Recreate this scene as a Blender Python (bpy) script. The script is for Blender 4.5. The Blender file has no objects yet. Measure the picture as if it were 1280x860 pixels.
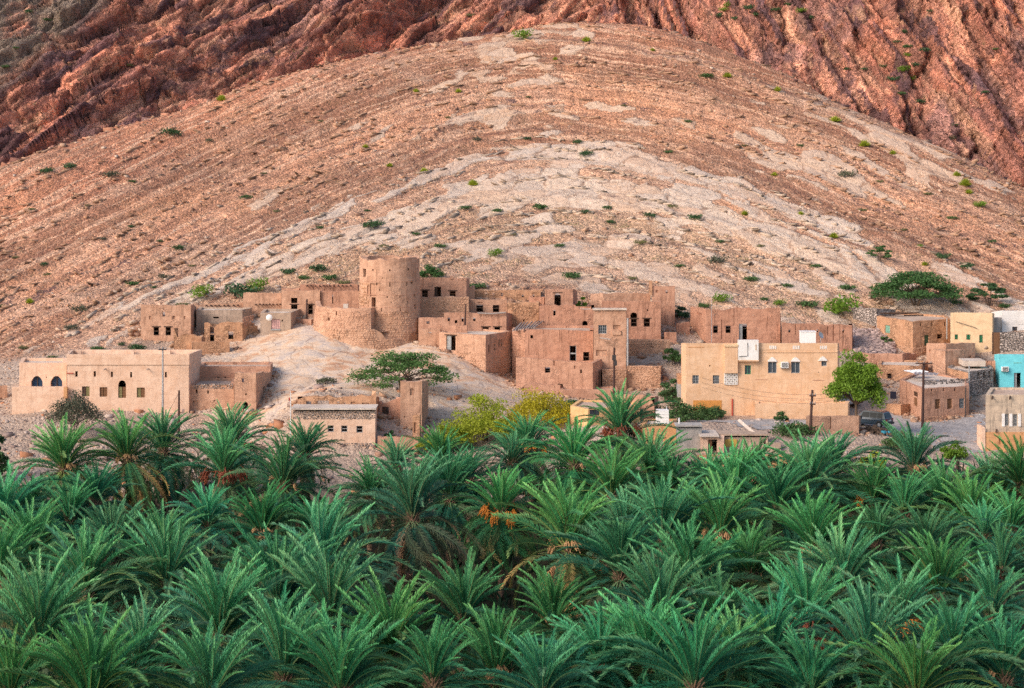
import bpy, math, random
import numpy as np
from mathutils import Vector, Matrix, noise as mnoise
from mathutils.bvhtree import BVHTree

R = math.radians
rnd = random.Random(7)
scene = bpy.context.scene
col = scene.collection

# ------------------------------------------------------------------ camera, sky, sun, exposure
CAM_H, FOC, HOR = 40.0, 2500.0, 180.0      # camera height (m), focal length (photo px), horizon row
cam_d = bpy.data.cameras.new('camera')
cam = bpy.data.objects.new('camera', cam_d)
col.objects.link(cam)
cam.location = (0, 0, CAM_H)
cam.rotation_euler = (R(90), 0, 0)
cam_d.sensor_width = 36.0
cam_d.lens = FOC / 1280 * 36.0
cam_d.shift_y = -(430.0 - HOR) / 1280.0
cam_d.clip_start = 1.0
cam_d.clip_end = 6000.0
scene.camera = cam

SUN_EL, SUN_AZ = R(34), R(-128)            # azimuth from +Y towards +X: the sun stands behind-left of the camera
world = bpy.data.worlds.new('World')
scene.world = world
world.use_nodes = True
wn = world.node_tree
sky = wn.nodes.new('ShaderNodeTexSky')
sky.sky_type = 'NISHITA'
sky.sun_disc = False
sky.sun_elevation = SUN_EL
sky.sun_rotation = SUN_AZ
sky.air_density = 1.0
sky.dust_density = 2.5
sky.ozone_density = 1.0
wn.links.new(sky.outputs[0], wn.nodes['Background'].inputs[0])
wn.nodes['Background'].inputs[1].default_value = 0.12

sun_d = bpy.data.lights.new('sun', 'SUN')
sun_d.energy = 1.5
sun_d.angle = R(26)
sun_d.color = (1.0, 0.81, 0.69)
sun = bpy.data.objects.new('sun', sun_d)
col.objects.link(sun)
sd = Vector((math.sin(SUN_AZ) * math.cos(SUN_EL), math.cos(SUN_AZ) * math.cos(SUN_EL), math.sin(SUN_EL)))
sun.rotation_euler = sd.to_track_quat('Z', 'Y').to_euler()
sun.location = (-80, -60, 120)

scene.view_settings.view_transform = 'Standard'
scene.view_settings.look = 'None'
scene.view_settings.exposure = 0.80
scene.view_settings.gamma = 1.0
scene.cycles.max_bounces = 5
scene.cycles.diffuse_bounces = 3
scene.cycles.glossy_bounces = 2
scene.cycles.transmission_bounces = 2
scene.cycles.use_denoising = False
scene.cycles.denoising_prefilter = 'ACCURATE'
scene.cycles.use_adaptive_sampling = False
scene.cycles.filter_width = 1.5

# ------------------------------------------------------------------ helpers
def W(px, py, Y):
    return Vector(((px - 640) * Y / FOC, Y, CAM_H - (py - HOR) * Y / FOC))

def tag(o, label=None, cat=None, group=None, kind=None):
    if label: o['label'] = label
    if cat: o['category'] = cat
    if group: o['group'] = group
    if kind: o['kind'] = kind
    return o

def empty(name, loc, rz=0.0, label=None, cat=None, group=None):
    o = bpy.data.objects.new(name, None)
    o.empty_display_size = 0.3
    o.location = loc
    o.rotation_euler = (0, 0, rz)
    col.objects.link(o)
    return tag(o, label, cat, group)

def link(name, me, parent=None, loc=None):
    o = bpy.data.objects.new(name, me)
    col.objects.link(o)
    if parent is not None:
        o.parent = parent
    if loc is not None:
        o.location = loc
    return o

class Geo:
    """collects faces in world coordinates, links them as ONE mesh object"""
    def __init__(self):
        self.v, self.f, self.m = [], [], []
    def face(self, pts, mi=0):
        n = len(self.v)
        self.v.extend([tuple(p) for p in pts])
        self.f.append(tuple(range(n, n + len(pts))))
        self.m.append(mi)
    def box(self, c, s, rz=0.0, mi=0):
        cx, cy, cz = c; a, b, h = s[0] / 2, s[1] / 2, s[2] / 2
        co, si = math.cos(rz), math.sin(rz)
        p = []
        for dz in (-h, h):
            for dx, dy in ((-a, -b), (a, -b), (a, b), (-a, b)):
                p.append((cx + dx * co - dy * si, cy + dx * si + dy * co, cz + dz))
        n = len(self.v)
        self.v.extend(p)
        for q in ((0, 3, 2, 1), (4, 5, 6, 7), (0, 1, 5, 4), (1, 2, 6, 5), (2, 3, 7, 6), (3, 0, 4, 7)):
            self.f.append(tuple(n + i for i in q)); self.m.append(mi)
    def tube(self, pts, r0, r1=None, n=6, mi=0, cap=True):
        r1 = r0 if r1 is None else r1
        pts = [Vector(p) for p in pts]
        base = len(self.v)
        k = len(pts)
        for i, p in enumerate(pts):
            d = (pts[min(i + 1, k - 1)] - pts[max(i - 1, 0)])
            d = d.normalized() if d.length > 1e-9 else Vector((0, 0, 1))
            a = Vector((0, 0, 1)) if abs(d.z) < 0.9 else Vector((1, 0, 0))
            u = d.cross(a).normalized(); w = d.cross(u)
            r = r0 + (r1 - r0) * i / max(1, k - 1)
            for j in range(n):
                t = 2 * math.pi * j / n
                self.v.append(tuple(p + u * (r * math.cos(t)) + w * (r * math.sin(t))))
        for i in range(k - 1):
            for j in range(n):
                a, b = base + i * n + j, base + i * n + (j + 1) % n
                self.f.append((a, b, b + n, a + n)); self.m.append(mi)
        if cap:
            self.f.append(tuple(base + j for j in range(n))); self.m.append(mi)
            self.f.append(tuple(base + (k - 1) * n + j for j in reversed(range(n)))); self.m.append(mi)
    def build(self, name, mats, parent=None, smooth=False, origin=None):
        if not isinstance(mats, (list, tuple)): mats = [mats]
        ox, oy, oz = origin if origin is not None else (parent.matrix_world.translation if False else (0, 0, 0))
        if parent is not None:
            o0 = root_loc(parent)
            v = [(a - o0.x, b - o0.y, c - o0.z) for a, b, c in self.v]
        elif origin is not None:
            v = [(a - ox, b - oy, c - oz) for a, b, c in self.v]
        else:
            v = self.v
        me = bpy.data.meshes.new(name)
        me.from_pydata(v, [], self.f)
        for m in mats: me.materials.append(m)
        if len(mats) > 1:
            me.polygons.foreach_set('material_index', self.m)
        if smooth:
            me.polygons.foreach_set('use_smooth', [True] * len(me.polygons))
        me.update()
        o = link(name, me, parent)
        if parent is None and origin is not None:
            o.location = (ox, oy, oz)
        return o

def root_loc(o):
    p = Vector((0, 0, 0))
    while o is not None:
        p += o.location
        o = o.parent
    return p

def np_mesh(name, V, F, mats, smooth=False, parent=None, loc=None, mesh_only=False):
    """V (n,3) float, F (m,k) int, all faces with k corners"""
    me = bpy.data.meshes.new(name)
    V = np.ascontiguousarray(V, dtype=np.float32); F = np.ascontiguousarray(F, dtype=np.int32)
    m, k = F.shape
    me.vertices.add(len(V)); me.vertices.foreach_set('co', V.ravel())
    me.loops.add(m * k); me.loops.foreach_set('vertex_index', F.ravel())
    me.polygons.add(m)
    me.polygons.foreach_set('loop_start', np.arange(0, m * k, k, dtype=np.int32))
    if smooth:
        me.polygons.foreach_set('use_smooth', np.ones(m, dtype=bool))
    for mm in (mats if isinstance(mats, (list, tuple)) else [mats]): me.materials.append(mm)
    me.update(calc_edges=True)
    me.validate()
    if mesh_only: return me
    return link(name, me, parent, loc)

def hash3(i, j, k, seed):
    with np.errstate(over='ignore'):
        h = (i.astype(np.uint32) * np.uint32(374761393) + j.astype(np.uint32) * np.uint32(668265263)
             + k.astype(np.uint32) * np.uint32(2147483647 - 5) + np.uint32(seed * 974711 + 77))
        h = (h ^ (h >> np.uint32(13))) * np.uint32(1274126177)
        h = (h ^ (h >> np.uint32(16))) * np.uint32(2246822519)
        h = h ^ (h >> np.uint32(15))
    return h.astype(np.float64) / 4294967295.0

def vnoise(x, y, z, seed=0):
    """value noise in -1..1"""
    x, y, z = np.broadcast_arrays(np.asarray(x, float), np.asarray(y, float), np.asarray(z, float))
    xi, yi, zi = np.floor(x), np.floor(y), np.floor(z)
    fx, fy, fz = x - xi, y - yi, z - zi
    fx, fy, fz = [f * f * f * (f * (f * 6 - 15) + 10) for f in (fx, fy, fz)]
    xi, yi, zi = [a.astype(np.int64) for a in (xi, yi, zi)]
    o = 0
    for dx in (0, 1):
        for dy in (0, 1):
            for dz in (0, 1):
                w = (fx if dx else 1 - fx) * (fy if dy else 1 - fy) * (fz if dz else 1 - fz)
                o = o + w * hash3(xi + dx, yi + dy, zi + dz, seed)
    return o * 2 - 1

def fbm(x, y, z, oct=4, seed=0, ridged=False, gain=0.5):
    s, a, n = 0, 1.0, 0
    for i in range(oct):
        v = vnoise(x, y, z, seed + i * 13)
        if ridged: v = 1 - 2 * np.abs(v)
        s = s + a * v; n += a
        a *= gain; x = x * 2.03 + 5.1; y = y * 2.03 + 1.7; z = z * 2.03 + 9.2
    return s / n

def cells(a, b, seed, jitter_=0.85):
    """broken-stone cells: random value, tilt and distance to the nearest joint for every point"""
    ia, ib = np.floor(a), np.floor(b)
    best = np.full(a.shape, 9e9); sec = np.full(a.shape, 9e9); rid = np.zeros(a.shape); da_ = np.zeros(a.shape); db_ = np.zeros(a.shape); zi = np.zeros(a.shape, np.int64)
    for i in (-1, 0, 1):
        for j in (-1, 0, 1):
            ca, cb = (ia + i).astype(np.int64), (ib + j).astype(np.int64)
            pa = ca + 0.5 + jitter_ * (hash3(ca, cb, zi, seed) - .5); pb = cb + 0.5 + jitter_ * (hash3(ca, cb, zi, seed + 1) - .5)
            d2 = (a - pa) ** 2 + (b - pb) ** 2
            near = d2 < best
            sec = np.where(near, best, np.minimum(sec, d2))
            rid = np.where(near, hash3(ca, cb, zi, seed + 2), rid); da_ = np.where(near, a - pa, da_); db_ = np.where(near, b - pb, db_)
            best = np.where(near, d2, best)
    t1 = hash3((rid * 1e6).astype(np.int64), zi, zi, 3) - .5; t2 = hash3((rid * 1e6).astype(np.int64), zi, zi, 4) - .5
    return rid, (rid - .5) + 1.3 * (t1 * da_ + t2 * db_), np.sqrt(sec) - np.sqrt(best)

# ------------------------------------------------------------------ materials
class NT:
    def __init__(self, name):
        self.mat = bpy.data.materials.new(name); self.mat.use_nodes = True
        self.t = self.mat.node_tree; self.t.nodes.clear()
        self.out = self.n('ShaderNodeOutputMaterial')
    def n(self, typ, **kw):
        nd = self.t.nodes.new(typ)
        for k, v in kw.items(): setattr(nd, k, v)
        return nd
    def put(self, sock, v):
        if v is None: return
        if isinstance(v, bpy.types.NodeSocket): self.t.links.new(v, sock)
        elif isinstance(v, (tuple, list)) and sock.type == 'RGBA' and len(v) == 3: sock.default_value = (*v, 1)
        else: sock.default_value = v
    def math(self, op, a, b=None, c=None, clamp=False):
        nd = self.n('ShaderNodeMath', operation=op, use_clamp=clamp)
        self.put(nd.inputs[0], a); self.put(nd.inputs[1], b)
        if c is not None: self.put(nd.inputs[2], c)
        return nd.outputs[0]
    def mix(self, f, a, b, mode='MIX'):
        nd = self.n('ShaderNodeMix', data_type='RGBA', blend_type=mode)
        nd.clamp_factor = True
        self.put(nd.inputs[0], f); self.put(nd.inputs[6], a); self.put(nd.inputs[7], b)
        return nd.outputs[2]
    def pos(self, scale=(1, 1, 1), attr=None, rot=(0, 0, 0)):
        if attr is None: s = self.n('ShaderNodeNewGeometry').outputs['Position']
        elif attr == 'object': s = self.n('ShaderNodeTexCoord').outputs['Object']
        else: s = self.n('ShaderNodeAttribute', attribute_name=attr).outputs['Vector']
        m = self.n('ShaderNodeMapping')
        self.put(m.inputs[0], s); m.inputs[3].default_value = scale; m.inputs[2].default_value = rot
        return m.outputs[0]
    def noise(self, vec, scale, detail=3, rough=0.55, out='Fac', dist=0.0):
        nd = self.n('ShaderNodeTexNoise')
        self.put(nd.inputs['Vector'], vec); nd.inputs['Scale'].default_value = scale
        nd.inputs['Detail'].default_value = detail; nd.inputs['Roughness'].default_value = rough
        nd.inputs['Distortion'].default_value = dist
        return nd.outputs[out]
    def voro(self, vec, scale, feature='F1', out='Distance', rand=1.0):
        nd = self.n('ShaderNodeTexVoronoi', feature=feature)
        self.put(nd.inputs['Vector'], vec); nd.inputs['Scale'].default_value = scale
        nd.inputs['Randomness'].default_value = rand
        return nd.outputs[out]
    def ramp(self, f, stops, interp='LINEAR'):
        nd = self.n('ShaderNodeValToRGB'); cr = nd.color_ramp; cr.interpolation = interp
        while len(cr.elements) > 1: cr.elements.remove(cr.elements[-1])
        for i, (p, c) in enumerate(stops):
            c = (c, c, c) if isinstance(c, (int, float)) else c
            e = cr.elements[0] if i == 0 else cr.elements.new(p)
            e.position = p; e.color = (*c, 1)
        self.put(nd.inputs[0], f)
        return nd.outputs[0]
    def remap(self, f, a, b, c=0.0, d=1.0):
        nd = self.n('ShaderNodeMapRange'); nd.clamp = True
        self.put(nd.inputs[0], f)
        for i, v in enumerate((a, b, c, d)): self.put(nd.inputs[1 + i], v)
        return nd.outputs[0]
    def bump(self, h, strength, dist, nrm=None):
        nd = self.n('ShaderNodeBump')
        nd.inputs['Strength'].default_value = strength; nd.inputs['Distance'].default_value = dist
        self.put(nd.inputs['Height'], h)
        if nrm is not None: self.put(nd.inputs['Normal'], nrm)
        return nd.outputs[0]
    def finish(self, color, rough=0.9, normal=None, spec=0.2, metal=0.0, translucent=0.0):
        p = self.n('ShaderNodeBsdfPrincipled')
        self.put(p.inputs['Base Color'], color); self.put(p.inputs['Roughness'], rough)
        p.inputs['Specular IOR Level'].default_value = spec; p.inputs['Metallic'].default_value = metal
        if normal is not None: self.put(p.inputs['Normal'], normal)
        o = p.outputs[0]
        if translucent > 0:
            tr = self.n('ShaderNodeBsdfTranslucent'); self.put(tr.inputs[0], color)
            mx = self.n('ShaderNodeMixShader'); mx.inputs[0].default_value = translucent
            self.t.links.new(o, mx.inputs[1]); self.t.links.new(tr.outputs[0], mx.inputs[2]); o = mx.outputs[0]
        self.t.links.new(o, self.out.inputs[0])
        return self.mat

M = {}
def mud(name, base, light, dark, streak=0.5, stone=0.0, rough_bump=0.5):
    """mud plaster: broad blotches, rain streaks running down, grit, lumps, scars where the skin has fallen"""
    t = NT(name)
    P = t.pos()
    big = t.noise(P, 0.30, 5, 0.65)
    c = t.mix(t.remap(big, 0.34, 0.66), base, light)
    mid = t.noise(P, 1.3, 6, 0.72)
    c = t.mix(t.remap(mid, 0.47, 0.72, 0, 0.8), c, dark)
    c = t.mix(t.remap(mid, 0.46, 0.32, 0, 0.5), c, tuple(min(1, v * 1.18) for v in light))
    stm = t.remap(t.noise(t.pos((0.5, 0.5, 0.3)), 1.0, 4, 0.7), 0.34, 0.54)
    st = t.math('MULTIPLY_ADD', t.math('SUBTRACT', t.noise(t.pos((2.3, 2.3, 0.15)), 1.0, 6, 0.8, dist=0.3), 0.5), stm, 0.5)
    c = t.mix(t.remap(st, 0.52, 0.61, 0, min(0.95, streak * 1.3)), c, tuple(v * 0.66 for v in dark))
    c = t.mix(t.remap(st, 0.46, 0.34, 0, streak * 0.5), c, tuple(min(1, v * 1.12) for v in light))
    lay = t.noise(t.pos((0.25, 0.25, 2.4)), 1.0, 3, 0.6)
    c = t.mix(t.remap(lay, 0.55, 0.7, 0, 0.35), c, tuple(v * 0.8 for v in dark))
    fine = t.noise(P, 9.0, 4, 0.75)
    c = t.mix(0.55, c, t.mix(fine, (0.62, 0.60, 0.58), (1.36, 1.36, 1.36)), 'MULTIPLY')
    h = t.math('ADD', t.math('MULTIPLY', mid, 1.0), t.math('MULTIPLY', fine, 0.4))
    h = t.math('ADD', h, t.math('MULTIPLY', st, 0.5 * streak))
    vs = t.voro(t.pos((1, 1, 1.6)), 2.6, 'DISTANCE_TO_EDGE')
    vc = t.voro(t.pos((1, 1, 1.6)), 2.6, 'F1', 'Color')
    msk = t.remap(t.noise(P, 0.42, 4, 0.6), 0.57 - 0.25 * stone, 0.64 - 0.22 * stone, 0, max(0.0, 0.55 + stone if streak > 0.3 or stone > 0 else 0.0))
    sc = t.mix(vc, tuple(v * 0.62 for v in base), tuple(min(1, v * 1.2) for v in light))
    sc = t.mix(t.remap(vs, 0.0, 0.09, 1, 0), sc, tuple(v * 0.4 for v in dark))
    c = t.mix(msk, c, sc)
    h = t.math('ADD', h, t.math('MULTIPLY', t.math('MULTIPLY', t.remap(vs, 0, 0.12), msk), 0.8))
    M[name] = t.finish(c, 0.95, t.bump(h, rough_bump, 0.16), 0.1)
    return M[name]

mud('mud_tan', (0.51, 0.30, 0.20), (0.60, 0.375, 0.26), (0.39, 0.215, 0.14))
mud('mud_pink', (0.50, 0.275, 0.185), (0.58, 0.345, 0.24), (0.37, 0.195, 0.13), 0.6)
mud('mud_orange', (0.50, 0.28, 0.165), (0.57, 0.34, 0.21), (0.38, 0.19, 0.11), 0.35, 0.35)
mud('mud_red', (0.49, 0.255, 0.17), (0.56, 0.31, 0.21), (0.35, 0.175, 0.115), 0.8)
mud('mud_stony', (0.52, 0.31, 0.20), (0.60, 0.38, 0.26), (0.42, 0.24, 0.155), 0.2, 0.3, 0.5)
mud('plaster_pale', (0.72, 0.49, 0.35), (0.78, 0.56, 0.42), (0.62, 0.38, 0.25), 0.28, 0, 0.25)
mud('plaster_cream', (0.71, 0.46, 0.29), (0.77, 0.53, 0.35), (0.62, 0.37, 0.20), 0.25, 0, 0.15)
mud('plaster_yellow', (0.70, 0.43, 0.20), (0.75, 0.49, 0.26), (0.60, 0.33, 0.14), 0.3, 0, 0.15)
mud('plaster_orange', (0.60, 0.32, 0.15), (0.66, 0.38, 0.19), (0.45, 0.22, 0.12), 0.5, 0, 0.2)
mud('plaster_ivory', (0.72, 0.52, 0.32), (0.78, 0.58, 0.37), (0.62, 0.42, 0.25), 0.3, 0, 0.15)
mud('plaster_stained', (0.56, 0.44, 0.33), (0.66, 0.53, 0.40), (0.25, 0.22, 0.19), 0.6, 0, 0.2)
mud('cement', (0.36, 0.34, 0.32), (0.44, 0.42, 0.39), (0.25, 0.24, 0.23), 0.4, 0, 0.2)
mud('cement_brown', (0.43, 0.32, 0.24), (0.48, 0.37, 0.29), (0.30, 0.23, 0.18), 0.4, 0, 0.3)
mud('stone_grey', (0.42, 0.35, 0.31), (0.52, 0.44, 0.39), (0.28, 0.24, 0.21), 0.2, 1.0, 0.9)
mud('roof_mud', (0.50, 0.36, 0.27), (0.58, 0.46, 0.37), (0.36, 0.25, 0.19), 0.0, 0, 0.4)
mud('roof_pale', (0.58, 0.49, 0.41), (0.66, 0.58, 0.50), (0.42, 0.33, 0.27), 0.0, 0, 0.3)
mud('white_paint', (0.78, 0.76, 0.73), (0.82, 0.81, 0.79), (0.66, 0.62, 0.56), 0.25, 0, 0.1)
mud('turquoise_paint', (0.16, 0.62, 0.70), (0.20, 0.68, 0.75), (0.13, 0.50, 0.58), 0.2, 0, 0.1)

def plain(name, c, rough=0.6, spec=0.3, metal=0.0, var=0.25, scale=6.0, stretch=(1, 1, 1)):
    t = NT(name)
    n = t.noise(t.pos(stretch), scale, 4, 0.6)
    cc = t.mix(t.remap(n, 0.3, 0.7), tuple(v * (1 - var) for v in c), tuple(min(1, v * (1 + var)) for v in c))
    M[name] = t.finish(cc, rough, t.bump(n, 0.2, 0.02), spec, metal)
    return M[name]

plain('old_wood', (0.085, 0.05, 0.035), 0.8, stretch=(6, 6, 1))
plain('brown_wood', (0.20, 0.10, 0.05), 0.75, stretch=(6, 6, 1))
plain('olive_paint', (0.23, 0.20, 0.09), 0.7)
plain('green_paint', (0.05, 0.24, 0.12), 0.5)
plain('dark_green_paint', (0.05, 0.10, 0.05), 0.5)
plain('teal_paint', (0.22, 0.42, 0.32), 0.6)
plain('grey_paint', (0.32, 0.33, 0.33), 0.6)
plain('grey_metal', (0.40, 0.41, 0.42), 0.45, 0.5, 0.4)
plain('dark_metal', (0.06, 0.055, 0.055), 0.5, 0.5, 0.3)
plain('pole_wood', (0.075, 0.042, 0.035), 0.85, stretch=(8, 8, 1))
plain('white_metal', (0.80, 0.80, 0.78), 0.4, 0.4, 0.0, 0.06)
plain('red_paint', (0.50, 0.08, 0.05), 0.6)
plain('pink_cloth', (0.52, 0.32, 0.30), 0.9)
plain('pale_blue_cloth', (0.45, 0.52, 0.58), 0.9)
plain('dead_pole', (0.33, 0.28, 0.25), 0.9)
plain('tyre_rubber', (0.02, 0.02, 0.02), 0.8)
plain('blue_plastic', (0.05, 0.30, 0.42), 0.5)
plain('navy_plastic', (0.03, 0.035, 0.06), 0.5)
plain('orange_timber', (0.60, 0.27, 0.07), 0.7)
plain('straw_yellow', (0.60, 0.40, 0.10), 0.9, stretch=(3, 3, 1))
plain('bark', (0.13, 0.09, 0.065), 0.95, scale=9)
plain('palm_bark', (0.23, 0.145, 0.095), 0.95, scale=7)
plain('fruit_orange', (0.62, 0.22, 0.03), 0.6)
plain('fruit_red', (0.22, 0.06, 0.03), 0.6)
plain('stalk_tan', (0.45, 0.27, 0.13), 0.8)
plain('wire_black', (0.05, 0.05, 0.055), 0.6)

def glassy(name, c, rough=0.12):
    t = NT(name)
    n = t.noise(t.pos(), 1.2, 2)
    M[name] = t.finish(t.mix(n, tuple(v * 0.7 for v in c), tuple(v * 1.3 for v in c)), rough, None, 0.35)
    return M[name]
glassy('glass', (0.07, 0.09, 0.11)); glassy('car_glass', (0.012, 0.014, 0.018), 0.25); glassy('blue_glass', (0.03, 0.06, 0.11))

def carpaint(name, c):
    t = NT(name)
    p = t.n('ShaderNodeBsdfPrincipled')
    dust = t.noise(t.pos(), 1.5, 4)
    t.put(p.inputs['Base Color'], t.mix(t.remap(dust, 0.45, 0.9, 0, 0.15), c, (0.25, 0.21, 0.18)))
    p.inputs['Roughness'].default_value = 0.3
    p.inputs['Coat Weight'].default_value = 0.6; p.inputs['Coat Roughness'].default_value = 0.1
    t.t.links.new(p.outputs[0], t.out.inputs[0])
    M[name] = t.mat
carpaint('paint_blue', (0.015, 0.045, 0.075)); carpaint('paint_silver', (0.42, 0.44, 0.46)); carpaint('paint_white', (0.75, 0.76, 0.77))
glassy('lamp_red', (0.4, 0.02, 0.02), 0.2); glassy('lamp_clear', (0.6, 0.6, 0.58), 0.15)

def leafmat(name, a, b, tip=None, tipamt=0.0, rough=0.5, spec=0.12, trans=0.10, var=0.5):
    """leaf: per-object tone, mottling, painted sheen and dry colour growing towards the leaf tips (attribute 'along')"""
    t = NT(name)
    oi = t.n('ShaderNodeObjectInfo').outputs['Random']
    oi2 = t.math('FRACT', t.math('MULTIPLY', oi, 17.31))
    oc = t.n('ShaderNodeObjectInfo').outputs['Color']
    n = t.noise(t.pos(), 0.35, 3, 0.6)
    c = t.mix(t.math('MULTIPLY_ADD', oi, 0.75, t.math('MULTIPLY', n, 0.35)), a, b)
    c = t.mix(t.math('MULTIPLY', oi2, 0.25), c, (b[0] * 0.9, b[1] * 0.9, b[2] * 1.5))
    f = t.noise(t.pos(), 6.0, 2)
    c = t.mix(t.remap(f, 0.3, 0.7, 0, var), c, tuple(v * 0.5 for v in a))
    if tip:
        al = t.n('ShaderNodeAttribute', attribute_name='along').outputs['Fac']
        c = t.mix(t.remap(al, 0.35, 1.0, 0, 0.55), c, (b[0] * 1.9, b[1] * 1.35, b[2] * 1.15))  # tips lighter: yellow-green tone and sky sheen painted together
        k = t.math('ADD', al, t.math('MULTIPLY_ADD', oi, 0.7, t.math('MULTIPLY_ADD', f, 0.6, -0.65)))
        c = t.mix(t.remap(k, 0.45, 1.15, 0, tipamt), c, tip)
    c = t.mix(1.0, c, oc, 'MULTIPLY')
    M[name] = t.finish(c, rough, None, spec, 0, trans)
    return M[name]

leafmat('frond_fresh_lit', (0.022, 0.200, 0.088), (0.105, 0.470, 0.185), (0.28, 0.48, 0.17), 0.4)  # young leaf, brightened to paint the lit crown tops
leafmat('frond_mature_shaded', (0.008, 0.078, 0.048), (0.050, 0.250, 0.110), (0.30, 0.26, 0.09), 0.35)  # older leaf, darkened to paint shade low in the crowns
leafmat('frond_old', (0.050, 0.105, 0.055), (0.13, 0.20, 0.085), (0.54, 0.36, 0.19), 0.95, trans=0.15)
leafmat('frond_dry', (0.32, 0.21, 0.12), (0.48, 0.34, 0.20), trans=0.1, spec=0.1)
leafmat('rachis', (0.09, 0.19, 0.07), (0.16, 0.25, 0.09), trans=0.0)
leafmat('acacia_leaf', (0.060, 0.140, 0.045), (0.115, 0.220, 0.060), spec=0.1)
leafmat('dark_leaf', (0.055, 0.115, 0.050), (0.085, 0.165, 0.062), spec=0.1)
leafmat('bright_leaf', (0.14, 0.27, 0.025), (0.24, 0.39, 0.045), spec=0.2, trans=0.3)
leafmat('lime_leaf', (0.32, 0.40, 0.035), (0.50, 0.56, 0.06), spec=0.1, trans=0.4)
leafmat('yellow_leaf', (0.46, 0.42, 0.025), (0.64, 0.56, 0.045), spec=0.1, trans=0.4)
leafmat('green_leaf', (0.055, 0.125, 0.040), (0.10, 0.18, 0.055), spec=0.15)
leafmat('grey_leaf', (0.085, 0.10, 0.06), (0.14, 0.15, 0.09), spec=0.1)
leafmat('olive_leaf', (0.15, 0.16, 0.07), (0.22, 0.22, 0.09), spec=0.1)
leafmat('undergrowth_leaf', (0.015, 0.045, 0.025), (0.03, 0.07, 0.03), spec=0.05, trans=0.05)  # near black: shade between the palms put into the leaf colour
plain('twig', (0.17, 0.13, 0.11), 0.95)

# ------------------------------------------------------------------ terrain: one height field fitted to surveyed points
ctrl = []
def cp(px, py, Y): p = W(px, py, Y); ctrl.append((p.x, p.y, p.z))
def cw(x, y, z): ctrl.append((x, y, z))
for x in (-150, -75, 0, 75, 150):
    for y, z in ((20, -1), (70, 0), (110, 0), (150, 0.3), (178, 1.5)): cw(x, y, z)
    cw(x, 198, 3.2)
for a in ((20, 600, 206), (50, 520, 226), (15, 516, 228), (160, 518, 227), (270, 540, 223), (340, 540, 222), (430, 566, 211), (520, 566, 212), (600, 540, 221),
          (700, 503, 236), (740, 540, 213), (830, 565, 207), (900, 574, 205), (940, 600, 201), (950, 521, 231), (870, 522, 231), (1040, 540, 216), (1090, 532, 226),
          (1150, 536, 228), (1200, 545, 222), (1200, 562, 213), (1250, 566, 211),
          (300, 440, 250), (330, 420, 255), (350, 415, 257), (388, 405, 257), (430, 430, 251), (470, 443, 250), (510, 436, 252), (527, 424, 256),
          (560, 440, 249), (607, 466, 246), (625, 472, 248), (640, 477, 251), (655, 479, 249), (600, 508, 227), (400, 470, 237), (470, 478, 234), (540, 470, 238), (350, 470, 238), (330, 522, 225),
          (372, 494, 221), (450, 494, 223), (540, 500, 227), (640, 487, 240), (700, 487, 239), (770, 492, 241), (830, 490, 242), (850, 450, 250), (840, 430, 257),
          (487, 415, 262), (600, 400, 262), (700, 395, 265), (800, 425, 258),
          (176, 433, 254), (120, 440, 248), (60, 440, 249), (0, 440, 256), (100, 400, 267), (200, 385, 268), (0, 300, 303), (100, 300, 300), (250, 370, 274), (250, 300, 301),
          (400, 362, 274), (500, 340, 281), (700, 350, 284), (850, 382, 274), (1000, 388, 274), (1150, 372, 280), (1280, 372, 281),
          (640, 250, 318), (400, 250, 315), (900, 250, 316), (1100, 285, 308), (1280, 315, 302), (640, 150, 351), (450, 160, 345), (850, 150, 348), (250, 200, 334),
          (1050, 200, 334), (1180, 240, 322),
          (960, 430, 262), (1085, 425, 264), (1070, 450, 254), (1140, 452, 258), (1240, 445, 256), (1240, 488, 244), (1280, 415, 262), (1180, 500, 240), (1110, 505, 240)):
    cp(*a)
ridge = [(-160, 280, 315), (-60, 240, 328), (0, 215, 335), (75, 190, 344), (150, 165, 352), (300, 115, 368), (450, 75, 380), (600, 52, 388), (750, 40, 392), (880, 62, 386), (1000, 110, 372),
         (1130, 172, 356), (1210, 208, 346), (1280, 240, 338), (1360, 275, 328), (1460, 310, 316)]
for px, py, Y in ridge:
    cp(px, py, Y)
    p = W(px, py, Y)
    cw(p.x * 1.03, p.y + 26, p.z - 15); cw(p.x * 1.05, p.y + 55, p.z - 24)
for sx in (-1, 1):
    cw(sx * 150, 225, 8); cw(sx * 150, 265, 14); cw(sx * 150, 310, 24)
C = np.array(ctrl)
def tps_fit(C, lam=2.0):
    n = len(C); d = np.linalg.norm(C[:, None, :2] - C[None, :, :2], axis=2)
    K = np.where(d > 0, d * d * np.log(d + 1e-9), 0) + np.eye(n) * lam
    P = np.c_[np.ones(n), C[:, :2]]
    A = np.block([[K, P], [P.T, np.zeros((3, 3))]])
    return np.linalg.solve(A, np.r_[C[:, 2], np.zeros(3)])
wts = tps_fit(C, 4.0)
def tps(x, y):
    out = wts[-3] + wts[-2] * x + wts[-1] * y
    for (cx, cy, _), w in zip(C, wts[:-3]):
        r2 = (x - cx) ** 2 + (y - cy) ** 2
        out = out + w * 0.5 * r2 * np.log(r2 + 1e-9)
    return out

gx = np.arange(-151, 151.1, 0.42)
gy = np.concatenate([np.arange(24, 196, 2.0), np.arange(196, 250, 0.6), np.arange(250, 398, 0.36), np.arange(398, 440, 2.0)])
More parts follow.
